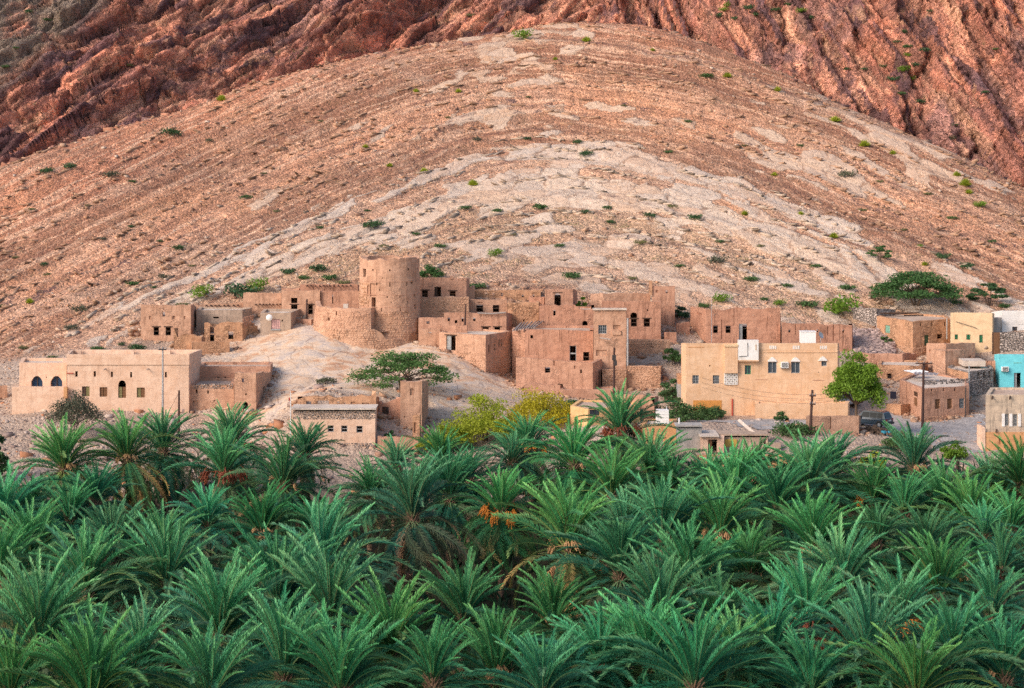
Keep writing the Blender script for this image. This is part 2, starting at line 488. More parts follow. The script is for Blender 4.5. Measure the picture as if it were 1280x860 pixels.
# coarse TPS then bilinear up (smooth anyway)
cgx = np.arange(-152, 153, 2.0); cgy = np.arange(22, 444, 2.0)
CX, CY = np.meshgrid(cgx, cgy)
CZ = tps(CX, CY)
def bil(G, xs, ys, x, y):
    x = np.asarray(x, float); y = np.asarray(y, float)
    i = np.clip(np.searchsorted(xs, x) - 1, 0, len(xs) - 2); j = np.clip(np.searchsorted(ys, y) - 1, 0, len(ys) - 2)
    fx = np.clip((x - xs[i]) / (xs[i + 1] - xs[i]), 0, 1); fy = np.clip((y - ys[j]) / (ys[j + 1] - ys[j]), 0, 1)
    return (G[j, i] * (1 - fx) * (1 - fy) + G[j, i + 1] * fx * (1 - fy) + G[j + 1, i] * (1 - fx) * fy + G[j + 1, i + 1] * fx * fy)
GX, GY = np.meshgrid(gx, gy)
Z0 = bil(CZ, cgx, cgy, GX, GY)
Z0 = np.where(GY < 200, np.maximum(Z0, -0.5), Z0)

def sm(a, b, x): t = np.clip((x - a) / (b - a), 0, 1); return t * t * (3 - 2 * t)
# bedding: an upfold of rock whose axis runs away from the camera
def bedding(x, y, z):
    xx = x - 7.0
    k = np.where(xx < 0, 0.70, 0.62)
    warp = 1.6 * fbm(x * 0.035, y * 0.035, z * 0.035, 3, 41)
    return z + k * (np.sqrt(xx * xx + 46.0 ** 2) - 46.0) + warp
S0 = bedding(GX, GY, Z0)
PXs = 640 + GX / GY * FOC
hillm = np.maximum(sm(262, 274, GY), sm(244, 256, GY) * (1 - sm(150, 200, PXs)))
knoll = np.exp(-(((PXs - 455) / 190.0) ** 4)) * sm(220, 229, GY) * (1 - sm(262, 270, GY))
knoll = np.clip(knoll * 1.3, 0, 1)
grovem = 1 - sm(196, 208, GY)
# ledges of harder beds, and slabs of bare rock broken by joints
u = S0 / 1.55 + 0.35 * fbm(GX * 0.06, GY * 0.06, S0 * 0.5, 3, 5)
fr = u - np.floor(u)
led = sm(0.0, 0.72, fr) - fr
hard = np.clip(0.5 + 1.2 * vnoise(np.floor(u) * 3.7, GX * 0.02, 0.5, 9), 0.1, 1.2)
broken = np.clip(0.4 + 0.9 * fbm(GX * 0.11, S0 * 0.2, GY * 0.05, 3, 3), 0, 1.2)
SW = S0 + 1.3 * fbm(GX * 0.09, GY * 0.09, 0.4, 4, 43)
p_slab = np.interp(SW, [14, 20, 23, 26, 28, 30.2, 31.5, 33.6, 34.8, 36.2, 37.2, 38.8, 39.6, 43, 44.5, 46.5, 48, 51, 53, 57, 58.2, 60, 61], [.20, .30, .36, .22, .05, .12, .78, .82, .25, .12, .72, .68, .04, .0, .14, .20, .05, .14, .0, .0, .12, .08, .0])
wx = fbm(GX * 0.25, GY * 0.25, 0.9, 3, 44)
sl_id, sl_h, sl_e = cells(GX / 5.2 + 0.35 * wx, SW / 1.25 + 0.3 * wx, 45)
big_ = fbm(GX * 0.03, GY * 0.03, 0.1, 3, 46)
core = 0.75 * np.exp(-((SW - 32.4) / 1.9) ** 2 - ((GX - 6) / 34.0) ** 2) + 0.6 * np.exp(-((SW - 37.6) / 1.2) ** 2 - ((GX - 24) / 30.0) ** 2)
slab = sm(-0.06, 0.06, p_slab + 0.8 * big_ + core - sl_id)
slab_s = slab * sm(0.0, 0.10, sl_e + 0.05)
u2 = S0 / 4.6 + 0.30 * fbm(GX * 0.05, GY * 0.05, 0.2, 4, 55); fr2 = u2 - np.floor(u2)
bold = np.clip(0.35 + 1.3 * fbm(GX * 0.05, S0 * 0.1, 0.8, 3, 56), 0, 1.2)
Zd = Z0 + hillm * (1.5 * bold * (sm(0.0, 0.80, fr2) - fr2) + 0.75 * led * hard * broken + 0.30 * slab_s * (1.2 + 1.4 * sl_h) - 0.12 * slab * (1 - sm(0.0, 0.12, sl_e)))
# gullies and bumps
Zd = Zd + hillm * (1.0 * fbm(GX * 0.045, GY * 0.045, 0.3, 4, 21) + (1 - 0.8 * slab) * (0.30 * fbm(GX * 0.35, GY * 0.35, 0.7, 3, 22, True) + 0.16 * fbm(GX * 1.1, GY * 1.1, 0.1, 2, 23)))
# knoll of bare rock: smooth sheets with cracks
kn = fbm(GX * 0.12, GY * 0.16, 0.2, 4, 31)
crack = 1 - np.abs(vnoise(GX * 0.22 + 0.6 * kn, GY * 0.3, 4.4, 33))
Zd = Zd + knoll * (0.35 * kn - 0.28 * sm(0.9, 0.99, crack) + 0.25 * (sm(0.0, 0.7, (u * 0.8) % 1.0) - (u * 0.8) % 1.0))
# stony slope between village and grove
edge = sm(196, 204, GY) * (1 - sm(222, 230, GY))
Zd = Zd + edge * (0.30 * fbm(GX * 0.4, GY * 0.4, 0, 3, 51, True))
Zd = Zd + grovem * 0.2 * fbm(GX * 0.1, GY * 0.1, 0, 3, 61)
HT = Zd
def H(x, y): return float(bil(HT, gx, gy, x, y))
def Hn(x, y): return bil(HT, gx, gy, x, y)

def hit(px, py, y0=200.0, y1=430.0):
    """the point of the ground seen along a line of sight"""
    ys = np.arange(y0, y1, 0.25)
    xs = (px - 640) * ys / FOC; zs = CAM_H - (py - HOR) * ys / FOC
    d = Hn(xs, ys) - zs
    k = np.argmax(d > 0)
    if d[k] <= 0: return None
    return Vector((xs[k], ys[k], float(zs[k])))

# ---- hillside material
def hill_material():
    t = NT('hillside_rock')
    at = t.n('ShaderNodeAttribute', attribute_name='bed')
    sep = t.n('ShaderNodeSeparateXYZ'); t.t.links.new(at.outputs['Vector'], sep.inputs[0])
    along, s, yy = sep.outputs
    mk = t.n('ShaderNodeAttribute', attribute_name='mask')
    ms = t.n('ShaderNodeSeparateXYZ'); t.t.links.new(mk.outputs['Vector'], ms.inputs[0])
    m_kn, m_hill, m_grove = ms.outputs
    P = t.pos()
    wob = t.noise(t.pos((0.25, 0.25, 0.25)), 1.0, 5, 0.65)
    sw = t.math('MULTIPLY_ADD', t.math('SUBTRACT', wob, 0.5), 5.5, s)
    f = t.remap(sw, 14, 66)
    def st(v): return (v - 14) / 52.0
    soil = t.ramp(f, [(st(14), (0.47, 0.325, 0.23)), (st(22), (0.49, 0.345, 0.245)), (st(28), (0.42, 0.29, 0.185)), (st(31), (0.48, 0.33, 0.225)), (st(34), (0.57, 0.37, 0.25)),
                      (st(37.5), (0.47, 0.31, 0.22)), (st(39.6), (0.29, 0.165, 0.11)), (st(43.5), (0.32, 0.18, 0.12)), (st(45.5), (0.56, 0.32, 0.205)), (st(48), (0.50, 0.27, 0.17)),
                      (st(51), (0.54, 0.325, 0.215)), (st(52.6), (0.27, 0.145, 0.095)), (st(57.4), (0.29, 0.15, 0.098)), (st(59.5), (0.42, 0.25, 0.17)), (st(61), (0.36, 0.175, 0.11)), (st(65), (0.44, 0.21, 0.13))])
    # slabs of bare rock, long along the beds, broken by joints
    comb = t.n('ShaderNodeCombineXYZ')
    t.put(comb.inputs[0], t.math('MULTIPLY', along, 0.23)); t.put(comb.inputs[1], t.math('MULTIPLY', sw, 0.95)); t.put(comb.inputs[2], t.math('MULTIPLY', yy, 0.05))
    dvec = t.n('ShaderNodeVectorMath', operation='MULTIPLY_ADD')
    nz = t.noise(P, 0.9, 3, 0.6, 'Color')
    t.put(dvec.inputs[0], nz); dvec.inputs[1].default_value = (0.35, 0.8, 0.0); t.t.links.new(comb.outputs[0], dvec.inputs[2])
    vec = dvec.outputs[0]
    vcol = t.voro(vec, 1.0, 'F1', 'Color')
    vs = t.n('ShaderNodeSeparateXYZ'); t.t.links.new(vcol, vs.inputs[0])
    patch = t.noise(t.pos((0.09, 0.09, 0.09)), 1.0, 3, 0.6)
    sa = t.n('ShaderNodeAttribute', attribute_name='slab'); ss = t.n('ShaderNodeSeparateXYZ'); t.t.links.new(sa.outputs['Vector'], ss.inputs[0])
    slab = t.remap(t.math('ADD', ss.outputs[0], t.math('MULTIPLY', t.math('SUBTRACT', t.noise(P, 1.0, 6, 0.78), 0.5), 1.9)), 0.34, 0.74)
    edge = t.voro(vec, 1.0, 'DISTANCE_TO_EDGE')
    small = t.voro(vec, 3.4, 'DISTANCE_TO_EDGE')
    palef = t.remap(sw, 24, 60)
    pale = t.ramp(palef, [(0.0, (0.58, 0.45, 0.35)), (0.22, (0.66, 0.53, 0.41)), (0.38, (0.52, 0.45, 0.39)), (0.6, (0.56, 0.38, 0.26)), (1.0, (0.50, 0.33, 0.23))])
    idm = t.math('FRACT', t.math('ADD', t.math('MULTIPLY', ss.outputs[1], 5.3), t.math('MULTIPLY', vs.outputs[1], 0.25)))
    alt = t.ramp(idm, [(0.0, (0.62, 0.40, 0.25)), (0.18, (0.66, 0.50, 0.38)), (0.45, (0.72, 0.61, 0.49)), (0.68, (0.55, 0.48, 0.42)), (0.86, (0.64, 0.55, 0.46)), (1.0, (0.60, 0.35, 0.21))])
    slabc = t.mix(0.5, pale, alt)
    stain = t.noise(P, 1.6, 4, 0.7)
    slabc = t.mix(t.remap(stain, 0.45, 0.75, 0, 0.75), slabc, (0.40, 0.26, 0.18))
    slabc = t.mix(0.6, slabc, t.mix(t.noise(P, 4.0, 4, 0.75), (0.6, 0.58, 0.56), (1.35, 1.35, 1.35)), 'MULTIPLY')
    # thin beds: fine lines of paler and darker stone that follow the fold
    lin = t.n('ShaderNodeCombineXYZ')
    t.put(lin.inputs[0], t.math('MULTIPLY', along, 0.045)); t.put(lin.inputs[1], t.math('MULTIPLY', t.math('MULTIPLY_ADD', wob, 1.6, s), 1.5)); t.put(lin.inputs[2], t.math('MULTIPLY', yy, 0.03))
    ln = t.noise(lin.outputs[0], 1.0, 5, 0.72)
    soil = t.mix(t.remap(ln, 0.51, 0.60, 0, 0.9), soil, t.mix(patch, (0.60, 0.37, 0.24), (0.56, 0.41, 0.31)))
    soil = t.mix(t.remap(ln, 0.48, 0.38, 0, 0.85), soil, (0.27, 0.145, 0.10))
    orp = t.noise(t.pos((0.05, 0.05, 0.09)), 1.0, 4, 0.65)
    soil = t.mix(t.remap(orp, 0.54, 0.68, 0, 0.55), soil, (0.54, 0.28, 0.16))
    bei = t.noise(t.pos((0.03, 0.03, 0.06)), 1.0, 5, 0.7)
    soil = t.mix(t.remap(bei, 0.52, 0.64, 0, 0.4), soil, (0.48, 0.365, 0.28)); soil = t.mix(t.remap(bei, 0.46, 0.38, 0, 0.45), soil, (0.33, 0.20, 0.14))
    # rubble: stones of many tones at three sizes
    def tone(sc, lo, hi, f, src):
        vb = t.voro(P, sc, 'F1', 'Color'); q = t.n('ShaderNodeSeparateXYZ'); t.t.links.new(vb, q.inputs[0])
        return t.mix(f, src, t.mix(q.outputs[0], lo, hi), 'MULTIPLY'), q
    soil2, _q = tone(1.1, (0.80, 0.78, 0.78), (1.20, 1.19, 1.18), 0.6, soil)
    soil2, _q = tone(2.6, (0.68, 0.66, 0.66), (1.36, 1.34, 1.32), 0.7, soil2)
    soil2, _q = tone(5.5, (0.50, 0.48, 0.48), (1.55, 1.52, 1.50), 0.8, soil2)
    rub2 = t.mix(_q.outputs[1], tuple([0.55] * 3), tuple([1.42] * 3))
    dk = t.noise(P, 0.45, 5, 0.75)
    soil2 = t.mix(t.remap(dk, 0.52, 0.72, 0, 0.55), soil2, (0.20, 0.11, 0.075))
    # thin grey-green herbs rooted in the rubble
    gr = t.math('MULTIPLY', t.remap(t.noise(P, 0.22, 4, 0.7), 0.48, 0.66), t.remap(t.noise(P, 2.4, 3, 0.7), 0.5, 0.62))
    gamt = t.ramp(f, [(0.0, 0.8), (st(29), 0.85), (st(36), 0.4), (st(42), 0.3), (st(55), 0.25), (1.0, 0.2)])
    soil2 = t.mix(t.math('MULTIPLY', gr, gamt), soil2, (0.17, 0.18, 0.06))
    c = t.mix(slab, soil2, slabc)
    jn = t.math('MULTIPLY', t.remap(t.math('ADD', ss.outputs[2], t.math('MULTIPLY', t.math('SUBTRACT', wob, 0.5), 0.15)), 0.02, 0.08, 1, 0), slab)
    c = t.mix(t.math('MULTIPLY', jn, 0.65), c, (0.24, 0.14, 0.095))
    jn2 = t.math('MULTIPLY', t.remap(small, 0.0, 0.07, 1, 0), t.remap(patch, 0.4, 0.6))
    c = t.mix(t.math('MULTIPLY', jn2, 0.35), c, (0.26, 0.16, 0.11))
    # dark varnished ledges high on the fold
    dv = t.math('MULTIPLY', t.remap(t.noise(vec, 1.3, 2, 0.5), 0.63, 0.68), t.ramp(f, [(st(43), 0.0), (st(45), 1.0), (st(48), 1.0), (st(50), 0.0)]))
    c = t.mix(t.math('MULTIPLY', dv, 0.85), c, (0.11, 0.07, 0.075))
    # boldest beds: ledge shadow painted in with dark varnish, a paler line below
    ba = t.n('ShaderNodeAttribute', attribute_name='bedline'); bs = t.n('ShaderNodeSeparateXYZ'); t.t.links.new(ba.outputs['Vector'], bs.inputs[0])
    fr_b = t.math('FRACT', t.math('ADD', bs.outputs[0], t.math('MULTIPLY', t.math('SUBTRACT', t.noise(P, 0.8, 5, 0.75), 0.5), 0.16)))
    brk = t.remap(t.noise(P, 0.35, 5, 0.75), 0.44, 0.56)
    dkl = t.math('MULTIPLY', t.math('MULTIPLY', t.remap(t.math('ABSOLUTE', t.math('SUBTRACT', fr_b, 0.90)), 0.0, 0.09, 1, 0), bs.outputs[1]), brk)
    ltl = t.math('MULTIPLY', t.math('MULTIPLY', t.remap(t.math('ABSOLUTE', t.math('SUBTRACT', fr_b, 0.72)), 0.0, 0.09, 1, 0), bs.outputs[1]), brk)
    c = t.mix(t.math('MULTIPLY', dkl, 0.8), c, (0.14, 0.08, 0.075))
    c = t.mix(t.math('MULTIPLY', ltl, 0.65), c, (0.62, 0.45, 0.33))
    c = t.mix(1.0, c, (1.07, 1.03, 1.0), 'MULTIPLY')
    # knoll: cream, grey and rust patches of smooth bare limestone
    kp = t.noise(P, 0.33, 5, 0.65, dist=0.8)
    kc = t.ramp(kp, [(0.28, (0.44, 0.37, 0.33)), (0.40, (0.60, 0.50, 0.42)), (0.48, (0.70, 0.54, 0.40)), (0.56, (0.66, 0.46, 0.31)), (0.63, (0.56, 0.29, 0.16)), (0.70, (0.66, 0.50, 0.38)), (0.8, (0.52, 0.45, 0.40))])
    kg = t.remap(t.noise(P, 2.2, 4, 0.7), 0.3, 0.75)
    kc = t.mix(t.math('MULTIPLY', kg, 0.3), kc, (0.36, 0.25, 0.19))
    ke = t.voro(t.pos((0.3, 0.3, 0.9)), 1.0, 'DISTANCE_TO_EDGE')
    kc = t.mix(t.math('MULTIPLY', t.remap(ke, 0.0, 0.022, 1, 0), 0.7), kc, (0.22, 0.14, 0.11))
    # village ground: pale dust and gravel
    vg = t.noise(P, 0.6, 5, 0.65)
    vc = t.mix(t.remap(vg, 0.35, 0.65), (0.40, 0.295, 0.225), (0.48, 0.375, 0.30))
    vc = t.mix(0.6, vc, rub2, 'MULTIPLY')
    base = t.mix(m_kn, vc, kc)
    c = t.mix(m_hill, base, c)
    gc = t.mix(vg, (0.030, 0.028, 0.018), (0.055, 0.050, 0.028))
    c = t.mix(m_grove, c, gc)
    h1 = t.voro(P, 2.6, 'F1'); h2 = t.voro(P, 5.5, 'F1'); fn = t.noise(P, 2.2, 6, 0.75)
    rubm = t.math('SUBTRACT', 1.0, t.math('MULTIPLY', slab, 0.75))
    hh = t.math('MULTIPLY', t.math('ADD', t.math('MULTIPLY', h1, -0.9), t.math('MULTIPLY', h2, -0.5)), rubm)
    hh = t.math('ADD', hh, t.math('MULTIPLY', fn, 0.6))
    hh = t.math('ADD', hh, t.math('MULTIPLY', t.remap(edge, 0, 0.08), t.math('MULTIPLY', slab, 0.5)))
    smooth = t.math('MULTIPLY', m_kn, t.math('SUBTRACT', 1.0, m_hill))
    hh = t.math('MULTIPLY', hh, t.math('MULTIPLY_ADD', smooth, -0.8, 1.0))
    M['hillside'] = t.finish(c, 0.95, t.bump(hh, 0.75, 0.28), 0.1)
hill_material()

def add_vec_attr(me, name, arr):
    a = me.attributes.new(name, 'FLOAT_VECTOR', 'POINT')
    a.data.foreach_set('vector', np.ascontiguousarray(arr, dtype=np.float32).ravel())

def grid_faces(nr, nc):
    i = np.arange((nr - 1) * nc).reshape(nr - 1, nc)[:, :-1].ravel()
    return np.stack([i, i + 1, i + nc + 1, i + nc], 1)

# split the one field into the grove floor and village ground / the hillside, at a shared row
def terrain_piece(name, j0, j1):
    sl = slice(j0, j1)
    V = np.stack([GX[sl].ravel(), GY[sl].ravel(), Zd[sl].ravel()], 1)
    o = np_mesh(name, V, grid_faces(j1 - j0, len(gx)), M['hillside'], True)
    Sx = bedding(GX[sl], GY[sl], Zd[sl])
    add_vec_attr(o.data, 'bed', np.stack([GX[sl].ravel(), Sx.ravel(), GY[sl].ravel()], 1))
    hm = np.clip(hillm * 1.6, 0, 1)
    add_vec_attr(o.data, 'bedline', np.stack([(u2 * 1.0)[sl].ravel(), (bold * hillm)[sl].ravel(), 0 * u2[sl].ravel()], 1))
    add_vec_attr(o.data, 'slab', np.stack([(slab * hillm)[sl].ravel(), sl_id[sl].ravel(), sl_e[sl].ravel()], 1))
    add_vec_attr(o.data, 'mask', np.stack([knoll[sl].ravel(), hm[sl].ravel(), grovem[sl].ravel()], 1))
    return tag(o, kind='structure')
jsplit = int(np.searchsorted(gy, 266))
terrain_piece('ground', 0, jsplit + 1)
terrain_piece('hillside', jsplit, len(gy))

# far ground sheet out to the horizon
g = Geo()
for (x0, x1, y0, y1) in ((-5000, 5000, -5000, 24.5), (-5000, -150.5, 24.5, 420), (150.5, 5000, 24.5, 420), (-5000, 5000, 420, 5000)):
    g.face([(x0, y0, -1.2), (x1, y0, -1.2), (x1, y1, -1.2), (x0, y1, -1.2)])
t = NT('plain_dust'); nn = t.noise(t.pos(), 0.05, 6, 0.6)
M['plain_dust'] = t.finish(t.mix(nn, (0.30, 0.21, 0.15), (0.42, 0.31, 0.23)), 0.95, None, 0.1)
tag(g.build('plain', M['plain_dust']), kind='structure')

# ------------------------------------------------------------------ the cliffs behind the hill
cu = np.arange(-175, 175.1, 0.45)
cv = np.concatenate([np.arange(0, 84, 0.42), np.arange(84, 150, 1.2)])
base_pts = [(-200, 378), (0, 386), (150, 392), (300, 402), (450, 408), (560, 420), (650, 424), (760, 420), (880, 408), (960, 398), (1050, 390), (1150, 382), (1280, 372), (1450, 362)]
bx = np.array([(p - 640) * Y / FOC for p, Y in base_pts]); by = np.array([Y for _, Y in base_pts], float)
CU, CV = np.meshgrid(cu, cv)
Yb = np.interp(CU, bx, by)
slope = np.interp(CU, [-90, -20, 20, 60, 110], [48, 52, 56, 64, 66]) * math.pi / 180
cz = 14 + CV * np.sin(slope); cyb = Yb - 4 + CV * np.cos(slope)
side = sm(15, 40, CU)                      # 0 = left cliffs, 1 = right cliffs
# bedding coordinates: left beds rise to the right, right beds stand almost on end
def rot(x, z, a): return x * math.cos(a) + z * math.sin(a), -x * math.sin(a) + z * math.cos(a)
la, lb = rot(CU, cz, R(33)); ra, rb = rot(CU, cz, R(-66))
ALONG = la * (1 - side) + ra * side; ACROSS = lb * (1 - side) + rb * side
w0 = fbm(CU * 0.03, cz * 0.03, 0.2, 3, 71)
wc = fbm(CU * 0.05, cz * 0.05, 0.4, 4, 80)
f1id, f1, f1e = cells(ALONG / 22 + 0.8 * wc, ACROSS / 4.6 + 1.2 * wc, 81)
f2id, f2, f2e = cells(ALONG / 8.5 + 1.3 * wc, ACROSS / 1.7 + 1.8 * wc, 84)
f3id, f3, f3e = cells(ALONG / 3.0 + 2 * wc, ACROSS / 0.9 + 2.4 * wc, 87)
d = 6.5 * fbm(ALONG * 0.013 + w0, ACROSS * 0.040 + w0 * 1.2, 0.5, 3, 72) \
    + 2.0 * fbm(ALONG * 0.03, ACROSS * 0.14 + w0, 1.5, 4, 73, True) \
    + 3.6 * f1 + 1.9 * f2 + 0.9 * f3 + 0.22 * fbm(CU * 1.1, cz * 1.1, 3.5, 2, 75, True)
d -= 0.9 * (1 - sm(0, 0.10, f2e)) + 1.2 * (1 - sm(0, 0.06, f1e))
# a deep shaded gully runs up between the left spurs
gul = np.exp(-((CU + 33 - (cz - 60) * 0.75) / 7.0) ** 2)
d -= 9.0 * gul * sm(40, 55, cz)
nxn = -np.sin(slope); nzn = np.cos(slope)
CYY = cyb + d * nxn; CZZ = cz + d * nzn
CXX = CU + 0.8 * fbm(CU * 0.2, cz * 0.2, 7.7, 3, 78)
def cliff_material():
    t = NT('cliff_rock')
    at = t.n('ShaderNodeAttribute', attribute_name='bed')
    sep = t.n('ShaderNodeSeparateXYZ'); t.t.links.new(at.outputs['Vector'], sep.inputs[0])
    al, ac, sd_ = sep.outputs
    comb = t.n('ShaderNodeCombineXYZ')
    t.put(comb.inputs[0], t.math('MULTIPLY', al, 0.075)); t.put(comb.inputs[1], t.math('MULTIPLY', ac, 0.24)); t.put(comb.inputs[2], 0.0)
    P = t.pos()
    nz = t.noise(P, 0.35, 4, 0.65, 'Color')
    dv = t.n('ShaderNodeVectorMath', operation='MULTIPLY_ADD'); t.put(dv.inputs[0], nz); dv.inputs[1].default_value = (0.7, 1.1, 0.6); t.t.links.new(comb.outputs[0], dv.inputs[2])
    v = dv.outputs[0]
    n1 = t.noise(v, 1.0, 6, 0.68)
    c = t.ramp(n1, [(0.26, (0.075, 0.05, 0.065)), (0.36, (0.15, 0.085, 0.09)), (0.42, (0.34, 0.15, 0.11)), (0.50, (0.54, 0.25, 0.17)), (0.56, (0.66, 0.37, 0.25)), (0.62, (0.48, 0.205, 0.14)), (0.70, (0.60, 0.33, 0.22)), (0.8, (0.16, 0.085, 0.085))])
    n2 = t.noise(P, 0.07, 4, 0.6)
    c = t.mix(t.remap(n2, 0.45, 0.68, 0, 0.6), c, t.mix(n1, (0.34, 0.12, 0.085), (0.58, 0.28, 0.175)))
    lin = t.n('ShaderNodeCombineXYZ'); wl = t.noise(P, 0.12, 4, 0.6)
    t.put(lin.inputs[0], t.math('MULTIPLY', al, 0.05)); t.put(lin.inputs[1], t.math('MULTIPLY_ADD', ac, 0.85, t.math('MULTIPLY', wl, 6.0)))
    ll = t.noise(lin.outputs[0], 1.0, 6, 0.75)
    c = t.mix(t.remap(ll, 0.54, 0.64, 0, 0.75), c, (0.64, 0.37, 0.25)); c = t.mix(t.remap(ll, 0.46, 0.36, 0, 0.8), c, (0.13, 0.075, 0.085))
    hue = t.noise(t.pos((0.035, 0.035, 0.05)), 1.0, 4, 0.65)
    c = t.mix(t.remap(hue, 0.53, 0.64, 0, 0.55), c, t.mix(ll, (0.30, 0.18, 0.17), (0.62, 0.36, 0.22))); c = t.mix(t.remap(hue, 0.49, 0.41, 0, 0.65), c, t.mix(ll, (0.13, 0.085, 0.10), (0.40, 0.27, 0.25)))
    dkp = t.noise(v, 0.55, 4, 0.7)
    c = t.mix(t.remap(dkp, 0.56, 0.64, 0, 0.75), c, t.mix(n1, (0.055, 0.038, 0.05), (0.21, 0.105, 0.085)))
    fa = t.n('ShaderNodeAttribute', attribute_name='facet'); fs = t.n('ShaderNodeSeparateXYZ'); t.t.links.new(fa.outputs['Vector'], fs.inputs[0])
    c = t.mix(t.remap(fs.outputs[0], 0.55, 0.75, 0, 0.55), c, t.mix(fs.outputs[1], (0.58, 0.27, 0.17), (0.40, 0.15, 0.10)))
    c = t.mix(t.remap(fs.outputs[1], 0.78, 0.84, 0, 0.75), c, (0.10, 0.066, 0.085))
    c = t.mix(t.remap(fs.outputs[1], 0.14, 0.08, 0, 0.6), c, (0.62, 0.38, 0.25))
    c = t.mix(0.8, c, t.mix(fs.outputs[2], (0.55, 0.52, 0.54), (1.5, 1.45, 1.38)), 'MULTIPLY')
    vc = t.voro(v, 2.2, 'F1', 'Color'); vs = t.n('ShaderNodeSeparateXYZ'); t.t.links.new(vc, vs.inputs[0])
    c = t.mix(0.5, c, t.mix(vs.outputs[0], (0.5, 0.47, 0.5), (1.55, 1.48, 1.40)), 'MULTIPLY')
    vc3 = t.voro(v, 7.0, 'F1', 'Color'); v3 = t.n('ShaderNodeSeparateXYZ'); t.t.links.new(vc3, v3.inputs[0])
    c = t.mix(0.7, c, t.mix(v3.outputs[0], (0.55, 0.53, 0.53), (1.5, 1.45, 1.4)), 'MULTIPLY')
    pv = t.math('MULTIPLY', t.remap(vs.outputs[2], 0.80, 0.88), t.remap(t.noise(P, 0.13, 3), 0.45, 0.6))
    c = t.mix(t.math('MULTIPLY', pv, 0.8), c, (0.095, 0.06, 0.075))
    pv2 = t.math('MULTIPLY', t.remap(vs.outputs[1], 0.86, 0.92), t.remap(t.noise(P, 0.16, 3), 0.45, 0.6))
    c = t.mix(t.math('MULTIPLY', pv2, 0.7), c, (0.58, 0.33, 0.20))
    f = t.noise(P, 2.0, 5, 0.7)
    c = t.mix(0.6, c, t.mix(f, (0.55, 0.55, 0.55), (1.5, 1.45, 1.4)), 'MULTIPLY')
    # talus of grey stone with thin green in the far left corner
    gm = t.math('MULTIPLY', sd_, t.remap(t.noise(P, 0.12, 3), 0.3, 0.5))
    gtal = t.mix(t.noise(P, 1.3, 4), (0.20, 0.15, 0.12), (0.30, 0.25, 0.18))
    c = t.mix(gm, c, gtal)
    gr = t.math('MULTIPLY', t.remap(t.noise(P, 0.18, 4, 0.7), 0.56, 0.66), t.remap(t.noise(P, 1.4, 3), 0.5, 0.62))
    c = t.mix(t.math('MULTIPLY', gr, 0.6), c, (0.14, 0.14, 0.05))
    c = t.mix(1.0, c, (1.46, 1.40, 1.42), 'MULTIPLY')
    c = t.mix(0.13, c, (0.30, 0.22, 0.21))
    e = t.voro(v, 2.2, 'DISTANCE_TO_EDGE'); e2 = t.voro(v, 6.0, 'DISTANCE_TO_EDGE')
    c = t.mix(t.math('MULTIPLY', t.remap(e, 0, 0.05, 1, 0), 0.5), c, (0.07, 0.04, 0.035))
    hh = t.math('ADD', t.math('MULTIPLY', t.remap(e, 0, 0.2), 0.8), t.math('MULTIPLY', t.remap(e2, 0, 0.2), 0.4))
    hh = t.math('ADD', hh, t.math('MULTIPLY', f, 0.9))
    M['cliff'] = t.finish(c, 0.9, t.bump(hh, 1.0, 0.7), 0.15)
cliff_material()
V = np.stack([CXX.ravel(), CYY.ravel(), CZZ.ravel()], 1)
cl = np_mesh('cliff', V, grid_faces(len(cv), len(cu)), M['cliff'], False)
add_vec_attr(cl.data, 'facet', np.stack([f1id.ravel(), f2id.ravel(), f3id.ravel()], 1))
talus = sm(0, 10, (CZZ - 52) - (CXX + 100) * 1.05) 
add_vec_attr(cl.data, 'bed', np.stack([ALONG.ravel(), ACROSS.ravel(), talus.ravel()], 1))
tag(cl, kind='structure')
def hit_cliff(px, py):
    dirv = Vector(((px - 640) / FOC, 1, -(py - HOR) / FOC))
    # nearest cliff vertex to the line of sight
    k = np.argmin((640 + FOC * CXX / CYY - px) ** 2 + (HOR + FOC * (CAM_H - CZZ) / CYY - py) ** 2)
    return Vector((CXX.ravel()[k], CYY.ravel()[k], CZZ.ravel()[k]))

